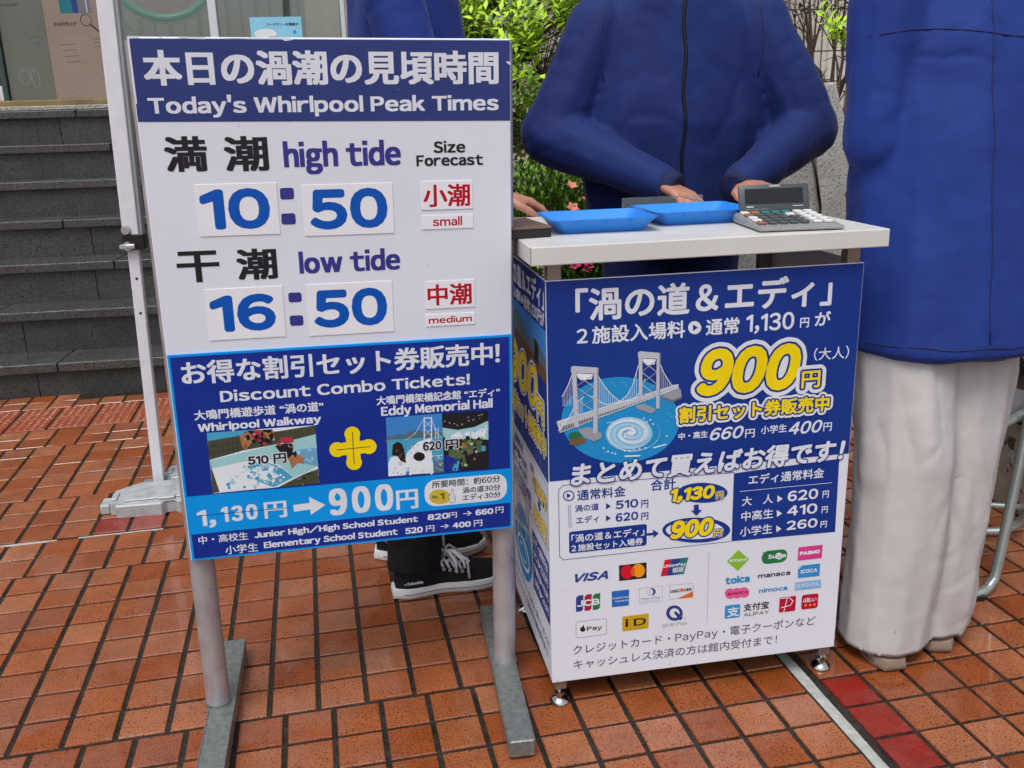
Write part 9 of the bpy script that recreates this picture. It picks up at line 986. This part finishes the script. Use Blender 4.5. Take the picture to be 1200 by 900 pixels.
J = [[((-.215, 2.25, 1.46), (.125, .19, .055)), ((-.21, 2.25, 1.22), (.15, .175, .10)), ((-.19, 2.25, 1.53), (.07, .10, .03))], [((-.21, 2.25, 1.22), (.15, .175, .10)), ((-.20, 2.25, .86), (.14, .185, .05))]] \
   + chain([(-.23, 2.07, 1.45), (-.15, 2.03, 1.12), (-.045, 2.115, 1.01)], [.066, .058, .042]) + chain([(-.20, 2.42, 1.45), (-.17, 2.46, 1.10), (-.06, 2.43, .95)], [.066, .056, .042])
world_child(organic('jacket', J, .009, NAVYE, pA, 4, .006, .09, fold=.011))
Tq = chain([(-.21, 2.19, .92), (-.235, 2.15, .5), (-.266, 2.15, .06)], [(.11, .095, .1), (.075, .075, .07), (.070, .056, .045)]) + chain([(-.21, 2.32, .92), (-.27, 2.34, .5), (-.335, 2.345, .06)], [(.11, .095, .1), (.075, .075, .07), (.066, .054, .045)])
world_child(organic('trousers', Tq, .009, BLACKC, pA, 3, .008, .06, fold=-.006, hem=.074))
sh = {'sole': WHITER, 'upper': BLACKC}
def shoe_at(parent, *a, **k):
    before = set(bpy.data.objects); shoe(parent, *a, **k)
    for o in set(bpy.data.objects) - before:
        if o.parent == parent: world_child(o)
shoe_at(pA, Vector((-.318, 2.128, 0)), R(14), .305, sh, text=True)
shoe_at(pA, Vector((-.392, 2.352, 0)), R(3), .305, sh)

# --- staff member behind the counter, facing the camera
pB = empty('person', (.43, 2.50, 0), 0, 'person in blue jacket leaning on the counter behind the blue trays', 'person')
H, hairH, trh = head_parts(Vector((.435, 2.40, 1.63)), Matrix.Rotation(R(4), 4, 'Z'), pB)
la = [(.245, 2.46, 1.375), (.115, 2.42, 1.12), (.365, 2.235, 1.005)]; ra = [(.635, 2.46, 1.375), (.760, 2.40, 1.115), (.560, 2.225, 1.005)]
Hb = H + [[((.435, 2.46, 1.38), (.16, .09, .06)), ((.435, 2.50, .95), (.14, .10, .1))]] + chain(la, [.045, .038, .026]) + hand(la[-1], (.5, -.8, -.25), (0, -.2, -1), 1, .45) + chain(ra, [.045, .038, .026]) + hand(ra[-1], (.25, -.9, -.12), (0, -.2, -1), -1, .35) \
   + chain([(.36, 2.52, .9), (.34, 2.50, .5), (.34, 2.55, .07)], [.08, .05, .035]) + chain([(.52, 2.52, .9), (.53, 2.50, .5), (.53, 2.55, .07)], [.08, .05, .035])
b1 = world_child(organic('body', Hb, .006, SKIN, pB, 2)); face_bits(trh, b1)
world_child(organic('hair', hairH, .008, HAIR, pB, 2, .01, .03))
J = [[((.435, 2.46, 1.375), (.235, .10, .06)), ((.435, 2.46, 1.14), (.265, .135, .10)), ((.435, 2.44, 1.45), (.11, .08, .03))], [((.435, 2.46, 1.14), (.265, .135, .10)), ((.435, 2.49, .84), (.215, .14, .05))]] \
   + chain(la, [.080, .076, .048]) + chain(ra, [.080, .076, .048]) + [[((.435, 2.43, 1.46), (.085, .075, .02)), ((.435, 2.42, 1.50), (.075, .07, .02))]]
jk = world_child(organic('jacket', J, .008, NAVYC, pB, 6, .008, .13, fold=.010))
Tq = chain([(.36, 2.52, .90), (.34, 2.50, .5), (.34, 2.55, .075)], [(.11, .11, .1), (.085, .085, .07), (.07, .07, .05)]) + chain([(.52, 2.52, .90), (.53, 2.50, .5), (.53, 2.55, .075)], [(.11, .11, .1), (.085, .085, .07), (.07, .07, .05)])
world_child(organic('trousers', Tq, .012, NAVYD, pB, 3, .012, .06))
shoe_at(pB, Vector((.34, 2.60, 0)), R(-92), .27, sh, laces=False); shoe_at(pB, Vector((.53, 2.60, 0)), R(-86), .27, sh, laces=False)

def on_surface(o, pts, dirv, off=.002):
    """drop points onto the cloth along a direction (parent space world coordinates)"""
    me = o.data; from mathutils.bvhtree import BVHTree
    T_ = BVHTree.FromPolygons([v.co for v in me.vertices], [tuple(p.vertices) for p in me.polygons]); out = []
    for p in pts:
        h_ = T_.ray_cast(Vector(p) - Vector(dirv) * .6, Vector(dirv))
        if h_[0] is not None: out.append(h_[0] - Vector(dirv) * off)
    return out
def seam(o, pts, dirv, rad, m, name='seam', off=.0005):
    q = on_surface(o, pts, dirv, off)
    if len(q) > 2: bm = BM(); tube(bm, q, rad, 6); obj(name, bm, m, o, smooth=True)
SEAM = mat('seam_navy', hx('12204e'), .7); ZIP = mat('zip_dark', hx('20242e'), .35, .5)
CUFF = mat('ribbed_cuff', hx('14224e'), .85, bump=.6, bscale=200)
def cuff(parent, arm, rad):
    e_, w_ = Vector(arm[1]), Vector(arm[2]); d = (w_ - e_).normalized(); c = w_ + d * .030
    bm = BM(); tube(bm, [c - d * .020, c - d * .010, c + d * .012, c + d * .014], [rad, rad * 1.03, rad * .98, rad * .80], 20); obj('cuff', bm, CUFF, parent, smooth=True)
cuff(jk, la, .041); cuff(jk, ra, .041)
seam(jk, [(.435 + .003 * math.sin(z * 40), 2.2, z) for z in [1.50 - i * .02 for i in range(30)]], Vector((0, 1, 0)), .0042, ZIP, 'zip')
for s in (-1, 1):
    seam(jk, [(.435 + s * (.185 + .012 * math.sin(i * .35)), 2.2, 1.42 - i * .022) for i in range(9)], Vector((0, 1, 0)), .0016, SEAM, 'armhole_seam')
# --- customer at the right of the counter, back turned
pC = empty('person', (.92, 1.92, 0), 0, 'person in blue jacket and pale grey trousers at the right end of the counter', 'person')
H, hairH, trh = head_parts(Vector((.90, 1.99, 1.62)), Matrix.Rotation(R(205), 4, 'Z'), pC)
la = [(.775, 1.985, 1.37), (.765, 1.965, 1.10), (.87, 2.17, 1.0)]; ra = [(1.12, 2.06, 1.37), (1.17, 2.08, 1.10), (1.05, 2.27, 1.0)]
Hb = H + [[((.94, 2.03, 1.38), (.13, .09, .06)), ((.94, 2.0, .95), (.12, .10, .1))]] + chain(la, [.045, .038, .026]) + hand(la[-1], (0, 1, -.1), (0, 0, -1), 1, .5) + chain(ra, [.045, .038, .026]) + hand(ra[-1], (-.4, .8, -.1), (0, 0, -1), -1, .5) \
   + chain([(.86, 1.95, .85), (.835, 1.86, .5), (.80, 1.80, .07)], [.08, .05, .035]) + chain([(1.0, 2.0, .85), (.98, 1.95, .5), (.93, 1.90, .07)], [.08, .05, .035])
b1 = world_child(organic('body', Hb, .006, SKIN, pC, 2)); face_bits(trh, b1)
world_child(organic('hair', hairH, .008, HAIR, pC, 2, .01, .03))
J = [[((.945, 2.03, 1.38), (.20, .11, .05)), ((.94, 2.01, 1.15), (.21, .16, .10)), ((.92, 2.01, 1.45), (.10, .08, .03))], [((.94, 2.01, 1.15), (.21, .16, .10)), ((.925, 1.945, .68), (.215, .185, .03))]] \
   + chain(la, [.078, .068, .05]) + chain(ra, [.078, .068, .05])
jk = world_child(organic('jacket', J, .008, NAVYE, pC, 6, .008, .13, fold=.010))
Tq = chain([(.85, 1.925, .72), (.84, 1.86, .45), (.805, 1.815, .0)], [(.115, .11, .08), (.108, .105, .08), (.098, .093, .045)]) + chain([(.98, 1.965, .72), (.965, 1.92, .45), (.925, 1.885, .0)], [(.120, .12, .08), (.110, .11, .08), (.098, .093, .045)])
world_child(organic('trousers', Tq, .008, PANTS, pC, 5, .006, .12, fold=-.013, hem=.036))
seam(jk, [(.945 + .002 * math.sin(z * 30), 1.5, z) for z in [1.46 - i * .025 for i in range(31)]], Vector((0, 1, 0)), .0014, SEAM)
seam(jk, [(.72 + i * .02, 1.5, .700 - .003 * math.sin(i)) for i in range(22)], Vector((0, 1, 0)), .0014, SEAM, 'hem_stitch')
seam(jk, [(.72 + i * .02, 1.5, 1.30 + .01 * math.sin(i * .3)) for i in range(22)], Vector((0, 1, 0)), .0014, SEAM, 'yoke_seam')
shb = {'sole': mat('tan_rubber', hx('8c7a6c'), .7), 'upper': mat('brown_leather', hx('5e4a42'), .6)}
shoe_at(pC, Vector((.803, 1.735, 0)), R(98), .27, shb, laces=False); shoe_at(pC, Vector((.930, 1.80, 0)), R(85), .27, shb, laces=False)

# ------------------------------------------------------------------ planting bed with shrubs, stone wall, cladding
bedM = lambda X, Y, z: tw(X, Y) + Vector((0, 0, z))
SOIL = mat('wet_soil', hx('2e241c'), .8, var=.4, scale=12, bump=1, bscale=30)
bm = BM(); X0, X1, Y0, Y1 = BED[0], BED[1], BED[2], 60
vv = [bm.verts.new(bedM(X0 + (X1 - X0) * i / 20, Y0 + (Y1 - Y0) * j / 16, .07 + .03 * noise.noise(Vector((i * .5, j * .5, 0))))) for j in range(17) for i in range(21)]
for j in range(16):
    for i in range(20): bm.faces.new((vv[j * 21 + i], vv[j * 21 + i + 1], vv[(j + 1) * 21 + i + 1], vv[(j + 1) * 21 + i]))
setp(obj('planting_bed', bm, SOIL, smooth=True), kind='structure')
kerb = empty('bed_kerb', tw(X0, Y0), TY, kind='structure')
for i in range(3):
    bm = BM(); box(bm, i * .62 + .002, i * .62 + .617, -.11, -.002, -.012, .11, .008); obj('kerb_stone', bm, GRANL, kerb)
bm = BM(); box(bm, -.11, -.002, -.11, 1.4, -.012, .109, .008); obj('kerb_stone', bm, GRANL, kerb)

# rough pale wall behind the bush
wl = empty('stone_wall', (-.55, 4.35, 0), R(4), 'rough pale aggregate wall behind the green bush', 'wall')
AGG = speckle('rough_aggregate', hx('b9b1a8'), hx('746c66'), hx('dcd6ce'), .85, .05, 110, 1.0, 0, .05, .52, .25)
for r_ in range(4):
    for c_ in range(3):
        bm = BM(); rx = random.Random(r_ * 7 + c_)
        box(bm, c_ * .62 + .004, c_ * .62 + .612, 0, .25, r_ * .6 + .004, r_ * .6 + .594, .012); obj('wall_block', bm, AGG, wl)

def leaf(bm, p, d, up, L, W):
    d = d.normalized(); s = d.cross(up)
    if s.length < 1e-3: s = d.orthogonal()
    s.normalize(); n_ = s.cross(d)
    a = bm.verts.new(p); b_ = bm.verts.new(p + d * L * .45 + s * W * .5 + n_ * W * .12); c = bm.verts.new(p + d * L - n_ * L * .08); e = bm.verts.new(p + d * L * .45 - s * W * .5 + n_ * W * .12); m_ = bm.verts.new(p + d * L * .5)
    for f in ((a, m_, b_), (b_, m_, c), (c, m_, e), (e, m_, a)): bm.faces.new(f)
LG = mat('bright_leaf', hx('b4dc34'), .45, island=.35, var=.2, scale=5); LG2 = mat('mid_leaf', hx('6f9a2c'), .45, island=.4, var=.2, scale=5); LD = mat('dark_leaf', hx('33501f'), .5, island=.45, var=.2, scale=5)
for m_ in (LG, LG2, LD): m_.node_tree.nodes['Principled BSDF'].inputs['Subsurface Weight'].default_value = 0
BARK = mat('grey_bark', hx('5a463a'), .8, var=.25, scale=30, bump=.5, bscale=80)
def rdir(r, up=.3):
    return Vector((r.gauss(0, 1), r.gauss(0, 1), r.gauss(0, 1) + up)).normalized()
def bush(name, label, base, top_c, rad, nstem, nspray, leafn, LL, seed, mats, z0=.1, cat='bush', twig=True, low=0):
    r = random.Random(seed); o = empty(name, base, 0, label, cat); bt_ = BM(); bl = [BM() for _ in mats]
    base = Vector(base); tc2 = Vector(top_c) - base
    tips = []
    for s in range(nstem):
        a = r.uniform(0, 6.28); p = Vector((r.uniform(-.08, .08), r.uniform(-.06, .06), 0)); q = [p.copy()]
        end = tc2 + Vector((r.uniform(-1, 1) * rad[0], r.uniform(-1, 1) * rad[1], r.uniform(-.8, .6) * rad[2]))
        for k in range(1, 6): q.append(p.lerp(end, k / 5) + Vector((r.gauss(0, .02), r.gauss(0, .02), 0)))
        tube(bt_, q, [.011, .010, .008, .006, .004, .002], 6); tips.append(q)
    for s in range(nspray):
        d = rdir(r, .25); rr = r.uniform(.45, 1) ** .5
        c = tc2 + Vector((d.x * rad[0] * rr, d.y * rad[1] * rr, d.z * rad[2] * rr))
        if noise.noise(c * 6 + Vector((seed, 0, 0))) < -.18: continue
        q0 = min((p for q in tips for p in q[2:]), key=lambda p: (p - c).length); 
        if twig: tube(bt_, [q0, q0.lerp(c, .5) + Vector((0, 0, .01)), c], [.003, .002, .0012], 4, cap=False)
        dd = (c - q0).normalized() if (c - q0).length > .01 else d
        dd = (dd + Vector((0, 0, .6))).normalized()
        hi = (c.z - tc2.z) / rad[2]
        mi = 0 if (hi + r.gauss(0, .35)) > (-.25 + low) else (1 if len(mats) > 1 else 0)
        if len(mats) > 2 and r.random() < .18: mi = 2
        for k in range(leafn):
            u = k / leafn; az = k * 2.4; side = dd.orthogonal().normalized(); side.rotate(Matrix.Rotation(az, 3, dd))
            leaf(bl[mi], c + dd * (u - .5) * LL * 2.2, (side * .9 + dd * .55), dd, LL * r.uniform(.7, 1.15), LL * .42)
    obj('stem', bt_, BARK, o, smooth=True)
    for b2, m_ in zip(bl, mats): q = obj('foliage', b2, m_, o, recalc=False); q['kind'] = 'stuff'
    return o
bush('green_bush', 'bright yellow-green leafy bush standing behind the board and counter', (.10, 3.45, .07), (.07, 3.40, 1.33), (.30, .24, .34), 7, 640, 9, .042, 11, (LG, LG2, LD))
bush('bare_shrub', 'bare brown twiggy shrub with a few olive leaves at the top right', (1.05, 3.35, .07), (.95, 3.3, 1.58), (.36, .2, .15), 12, 420, 5, .022, 5, (mat('olive_leaf', hx('6f7430'), .5, island=.4), BARK))
bush('leafy_shoot', 'young light green leafy shoot in front of the ribbed cladding', (1.10, 3.18, .07), (1.02, 3.12, 1.33), (.09, .05, .12), 3, 60, 6, .034, 9, (LG, LG2))
# long crooked bare branches crossing in front of the cladding
bb = empty('bare_branches', (1.12, 3.25, .07), 0, 'crooked bare brown branches between the two blue jackets', 'branches'); r = random.Random(8)
for k in range(9):
    bm = BM(); a = Vector((0, 0, .9 + r.uniform(-.1, .1))); d = Vector((r.uniform(-.28, .08), r.uniform(-.05, .08), r.uniform(.25, .75)))
    q = [a + d * t / 6 + Vector((r.gauss(0, .014), r.gauss(0, .01), r.gauss(0, .012))) for t in range(7)]; tube(bm, q, [.008, .007, .006, .005, .004, .003, .0015], 6)
    for j in range(5):
        s = q[2 + j % 4]; e_ = s + Vector((r.uniform(-.16, .16), r.uniform(-.05, .05), r.uniform(-.02, .16))); tube(bm, [s, s.lerp(e_, .5) + Vector((0, 0, .02)), e_], [.003, .0022, .001], 4, cap=False)
    obj('branch', bm, BARK, bb, smooth=True)
bm = BM(); tube(bm, [(0, 0, 0), (.01, 0, .5), (0, 0, .97)], [.022, .018, .012], 8); obj('stem', bm, BARK, bb, smooth=True)

# azalea hedge with flowers
PINK = mat('pink_petal', hx('d8487a'), .5, island=.2); SAL = mat('salmon_petal', hx('e08a70'), .5, island=.22); 
def flower(bm, p, d, s):
    d = d.normalized(); a = d.orthogonal().normalized()
    for k in range(5):
        q = a.copy(); q.rotate(Matrix.Rotation(k * 1.2566, 3, d)); leaf(bm, p, q + d * .5, d, s, s * .75)
def azalea(base, rad, top, seed, label, petals, nf):
    r = random.Random(seed); o = empty('azalea', base, 0, label, 'flowering shrub'); bl = [BM(), BM()]; bf = BM(); bs = BM()
    for k in range(9):
        e_ = Vector((r.uniform(-.7, .7) * rad[0], r.uniform(-.7, .7) * rad[1], top * .8)); tube(bs, [(0, 0, -.02), e_ * .5 + Vector((0, 0, .02)), e_], [.012, .008, .004], 6)
    n_ = int(13000 * rad[0] / .3)
    for k in range(n_):
        d = rdir(r, .3); 
        if d.z < -.25: continue
        rr = r.uniform(.72, 1.0); lump = 1 + .12 * noise.noise(d * 3 + Vector((seed, 0, 0)))
        p = Vector((d.x * rad[0] * rr * lump, d.y * rad[1] * rr * lump, top * .45 + d.z * top * .55 * rr * lump))
        if p.z < .02: continue
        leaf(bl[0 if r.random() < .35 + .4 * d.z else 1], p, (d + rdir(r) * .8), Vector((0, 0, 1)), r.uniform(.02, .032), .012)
    for k in range(nf):
        d = rdir(r, .3); lump = 1 + .12 * noise.noise(d * 3 + Vector((seed, 0, 0)))
        if d.z < -.1 or noise.noise(d * 4 + Vector((0, seed, 0))) < -.05: continue
        p = Vector((d.x * rad[0] * lump * 1.01, d.y * rad[1] * lump * 1.01, top * .45 + d.z * top * .555 * lump)); flower(bf, p, d, r.uniform(.018, .026))
    obj('stem', bs, BARK, o, smooth=True)
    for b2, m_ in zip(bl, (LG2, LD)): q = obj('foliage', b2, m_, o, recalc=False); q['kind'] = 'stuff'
    q = obj('blossom', bf, petals, o, recalc=False); q['kind'] = 'stuff'; return o
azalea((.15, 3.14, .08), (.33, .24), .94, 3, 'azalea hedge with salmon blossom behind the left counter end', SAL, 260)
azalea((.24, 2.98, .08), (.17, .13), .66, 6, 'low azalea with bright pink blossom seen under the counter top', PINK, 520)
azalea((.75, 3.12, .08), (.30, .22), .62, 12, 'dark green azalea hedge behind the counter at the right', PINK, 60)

# pale granite monument slab behind the staff
gs = empty('granite_slab', (.93, 2.95, 0), R(-10), 'pale speckled granite slab with a slanted top behind the calculator', 'stone slab')
bm = BM(); F2 = Matrix(((1, 0, 0, 0), (0, 0, 1, 0), (0, 1, 0, 0), (0, 0, 0, 1)))
prism(bm, [(-.35, 0), (.04, 0), (.04, .86), (.015, .99), (-.03, 1.08), (-.35, 1.0)], -.10, .10, F2); bmesh.ops.bevel(bm, geom=bm.edges[:], offset=.006, segments=1, affect='EDGES'); obj('left_block', bm, GRANL, gs)
bm = BM(); prism(bm, [(.045, 0), (.13, 0), (.135, .90), (.105, 1.08), (.055, 1.235), (.03, 1.235), (-.005, 1.10), (.045, .88)], -.13, .12, F2); bmesh.ops.bevel(bm, geom=bm.edges[:], offset=.006, segments=1, affect='EDGES'); obj('edge_block', bm, GRANL, gs)

# ribbed metal cladding and wire mesh fence
cw = empty('ribbed_cladding', (1.1, 4.6, 0), R(2), 'pale grey ribbed metal cladding behind the bare branches', 'wall')
RIB = mat('cladding_grey', hx('cfccc2'), .55, .1, var=.08, scale=5)
for k in range(8):
    bm = BM(); x0 = k * .26
    out = []
    for j in range(4): x = x0 + j * .065; out += [(x, 0), (x + .03, 0), (x + .038, -.022), (x + .057, -.022)]
    out += [(x0 + .2585, 0), (x0 + .2585, .02), (x0, .02)]
    prism(bm, out, .0, 2.6); obj('cladding_sheet', bm, RIB, cw)
bm = BM(); box(bm, -.02, 2.1, -.05, -.024, 1.02, 1.07); obj('rail', bm, mat('dark_grey_rail', hx('6f7274'), .5), cw)
fn = empty('mesh_fence', (.95, 3.75, .05), R(3), 'thin dark wire mesh fence in front of the ribbed cladding', 'fence')
WIRE = mat('dark_wire', hx('3a3c3a'), .5, .4)
for k in range(21):
    bm = BM(); tube(bm, [(k * .055, 0, 0), (k * .055, 0, 1.85)], .0026, 5); obj('wire', bm, WIRE, fn)
for k in range(12):
    bm = BM(); tube(bm, [(-.01, -.005, .12 + k * .15), (1.12, -.005, .12 + k * .15)], .0026, 5); obj('wire', bm, WIRE, fn)
for x in (-.015, 1.125):
    bm = BM(); tube(bm, [(x, 0, -.05), (x, 0, 1.9)], .018, 10); obj('post', bm, WIRE, fn)

# ------------------------------------------------------------------ old concrete planter with dark hedge, and folding chair (right edge)
pl = empty('concrete_planter', (1.62, 2.66, 0), R(12), 'old concrete planter with flaking pale paint behind the folding chair', 'planter')
PCON = speckle('flaking_paint', hx('a59c8e'), hx('4c463f'), hx('c2bbae'), .8, .05, 26, .8, 0, 0, .57, .5)
bm = BM()
def frus(bm, a, b_, z0, z1):
    v = [bm.verts.new((x * a[0], y * a[1], z0)) for x, y in ((-1, -1), (1, -1), (1, 1), (-1, 1))] + [bm.verts.new((x * b_[0], y * b_[1], z1)) for x, y in ((-1, -1), (1, -1), (1, 1), (-1, 1))]
    for f in ((3, 2, 1, 0), (4, 5, 6, 7), (0, 1, 5, 4), (1, 2, 6, 5), (2, 3, 7, 6), (3, 0, 4, 7)): bm.faces.new([v[i] for i in f])
frus(bm, (.19, .19), (.215, .215), 0, .30); bmesh.ops.bevel(bm, geom=bm.edges[:], offset=.015, segments=2, affect='EDGES'); obj('trough', bm, PCON, pl)
bm = BM(); box(bm, -.235, .235, -.235, .235, .301, .36, .012, seg=2); obj('rim', bm, PCON, pl)
bm = BM(); box(bm, -.2, .2, -.2, .2, .355, .368); obj('soil', bm, SOIL, pl)
bush('dark_hedge', 'dark evergreen shrub growing in the concrete planter at the right edge', (1.62, 2.66, .36), (1.60, 2.64, .68), (.27, .24, .30), 6, 520, 9, .030, 21, (LD, mat('very_dark_leaf', hx('1f2f1a'), .5, island=.4)))

ch = empty('folding_chair', (1.40, 2.20, 0), R(0), 'grey steel tube folding chair cut off by the right edge', 'chair')
TUB = mat('grey_green_tube', hx('a7b0ac'), .3, .55, rvar=.1, var=.05)
def smooth_path(pts, n_=6):
    pts = [Vector(p) for p in pts]; o = []
    for i in range(len(pts) - 1):
        p0 = pts[max(i - 1, 0)]; p1 = pts[i]; p2 = pts[i + 1]; p3 = pts[min(i + 2, len(pts) - 1)]
        for k in range(n_):
            t = k / n_; o.append(.5 * ((2 * p1) + (p2 - p0) * t + (2 * p0 - 5 * p1 + 4 * p2 - p3) * t * t + (3 * p1 - p0 - 3 * p2 + p3) * t ** 3))
    return o + [pts[-1]]
def wtube(name, pts, rad, m, parent, n_=6):
    bm = BM(); tube(bm, smooth_path(pts, n_), rad, 12); return wpart(name, bm, m, parent, smooth=True)

wtube('front_leg_frame', [(.93, 2.13, .40), (.93, 2.08, .2), (.93, 2.03, .03), (.96, 2.008, .0135), (1.05, 2.010, .0135), (1.13, 2.028, .0135), (1.165, 2.045, .028), (1.185, 2.06, .07), (1.222, 2.094, .28), (1.252, 2.122, .45), (1.33, 2.19, .82)], .0125, TUB, ch, 8)
wtube('rear_leg_frame', [(1.02, 2.20, .42), (1.02, 2.32, .2), (1.03, 2.41, .03), (1.07, 2.42, .0135), (1.24, 2.385, .0135), (1.33, 2.365, .0135), (1.375, 2.35, .03), (1.40, 2.33, .08), (1.385, 2.26, .24), (1.345, 2.20, .40)], .0125, TUB, ch, 8)
wtube('seat_rail', [(.97, 2.155, .432), (1.06, 2.035, .430), (1.115, 2.045, .430), (1.185, 2.098, .431), (1.28, 2.185, .432), (1.345, 2.26, .433), (1.30, 2.34, .434)], .0115, TUB, ch, 8)
wtube('cross_rail', [(1.03, 2.40, .10), (1.2, 2.38, .10), (1.39, 2.33, .10)], .009, TUB, ch, 3)
bm = BM(); prism(bm, [(1.07, 2.05), (1.12, 2.06), (1.19, 2.112), (1.28, 2.195), (1.335, 2.26), (1.28, 2.40), (1.08, 2.40), (.98, 2.22)], .425, .452)
bmesh.ops.bevel(bm, geom=[e for e in bm.edges if min(v.co.z for v in e.verts) > .44], offset=.008, segments=3, affect='EDGES')
wpart('seat', bm, mat('grey_vinyl', hx('77757a'), .45, var=.06), ch, auto=40)
for x, y in ((1.0, 2.0095), (1.12, 2.025), (1.12, 2.41), (1.28, 2.377)):
    bm = BM(); box(bm, x - .02, x + .02, y - .014, y + .014, 0, .016, .003); wpart('rubber_foot', bm, BLACKP, ch)
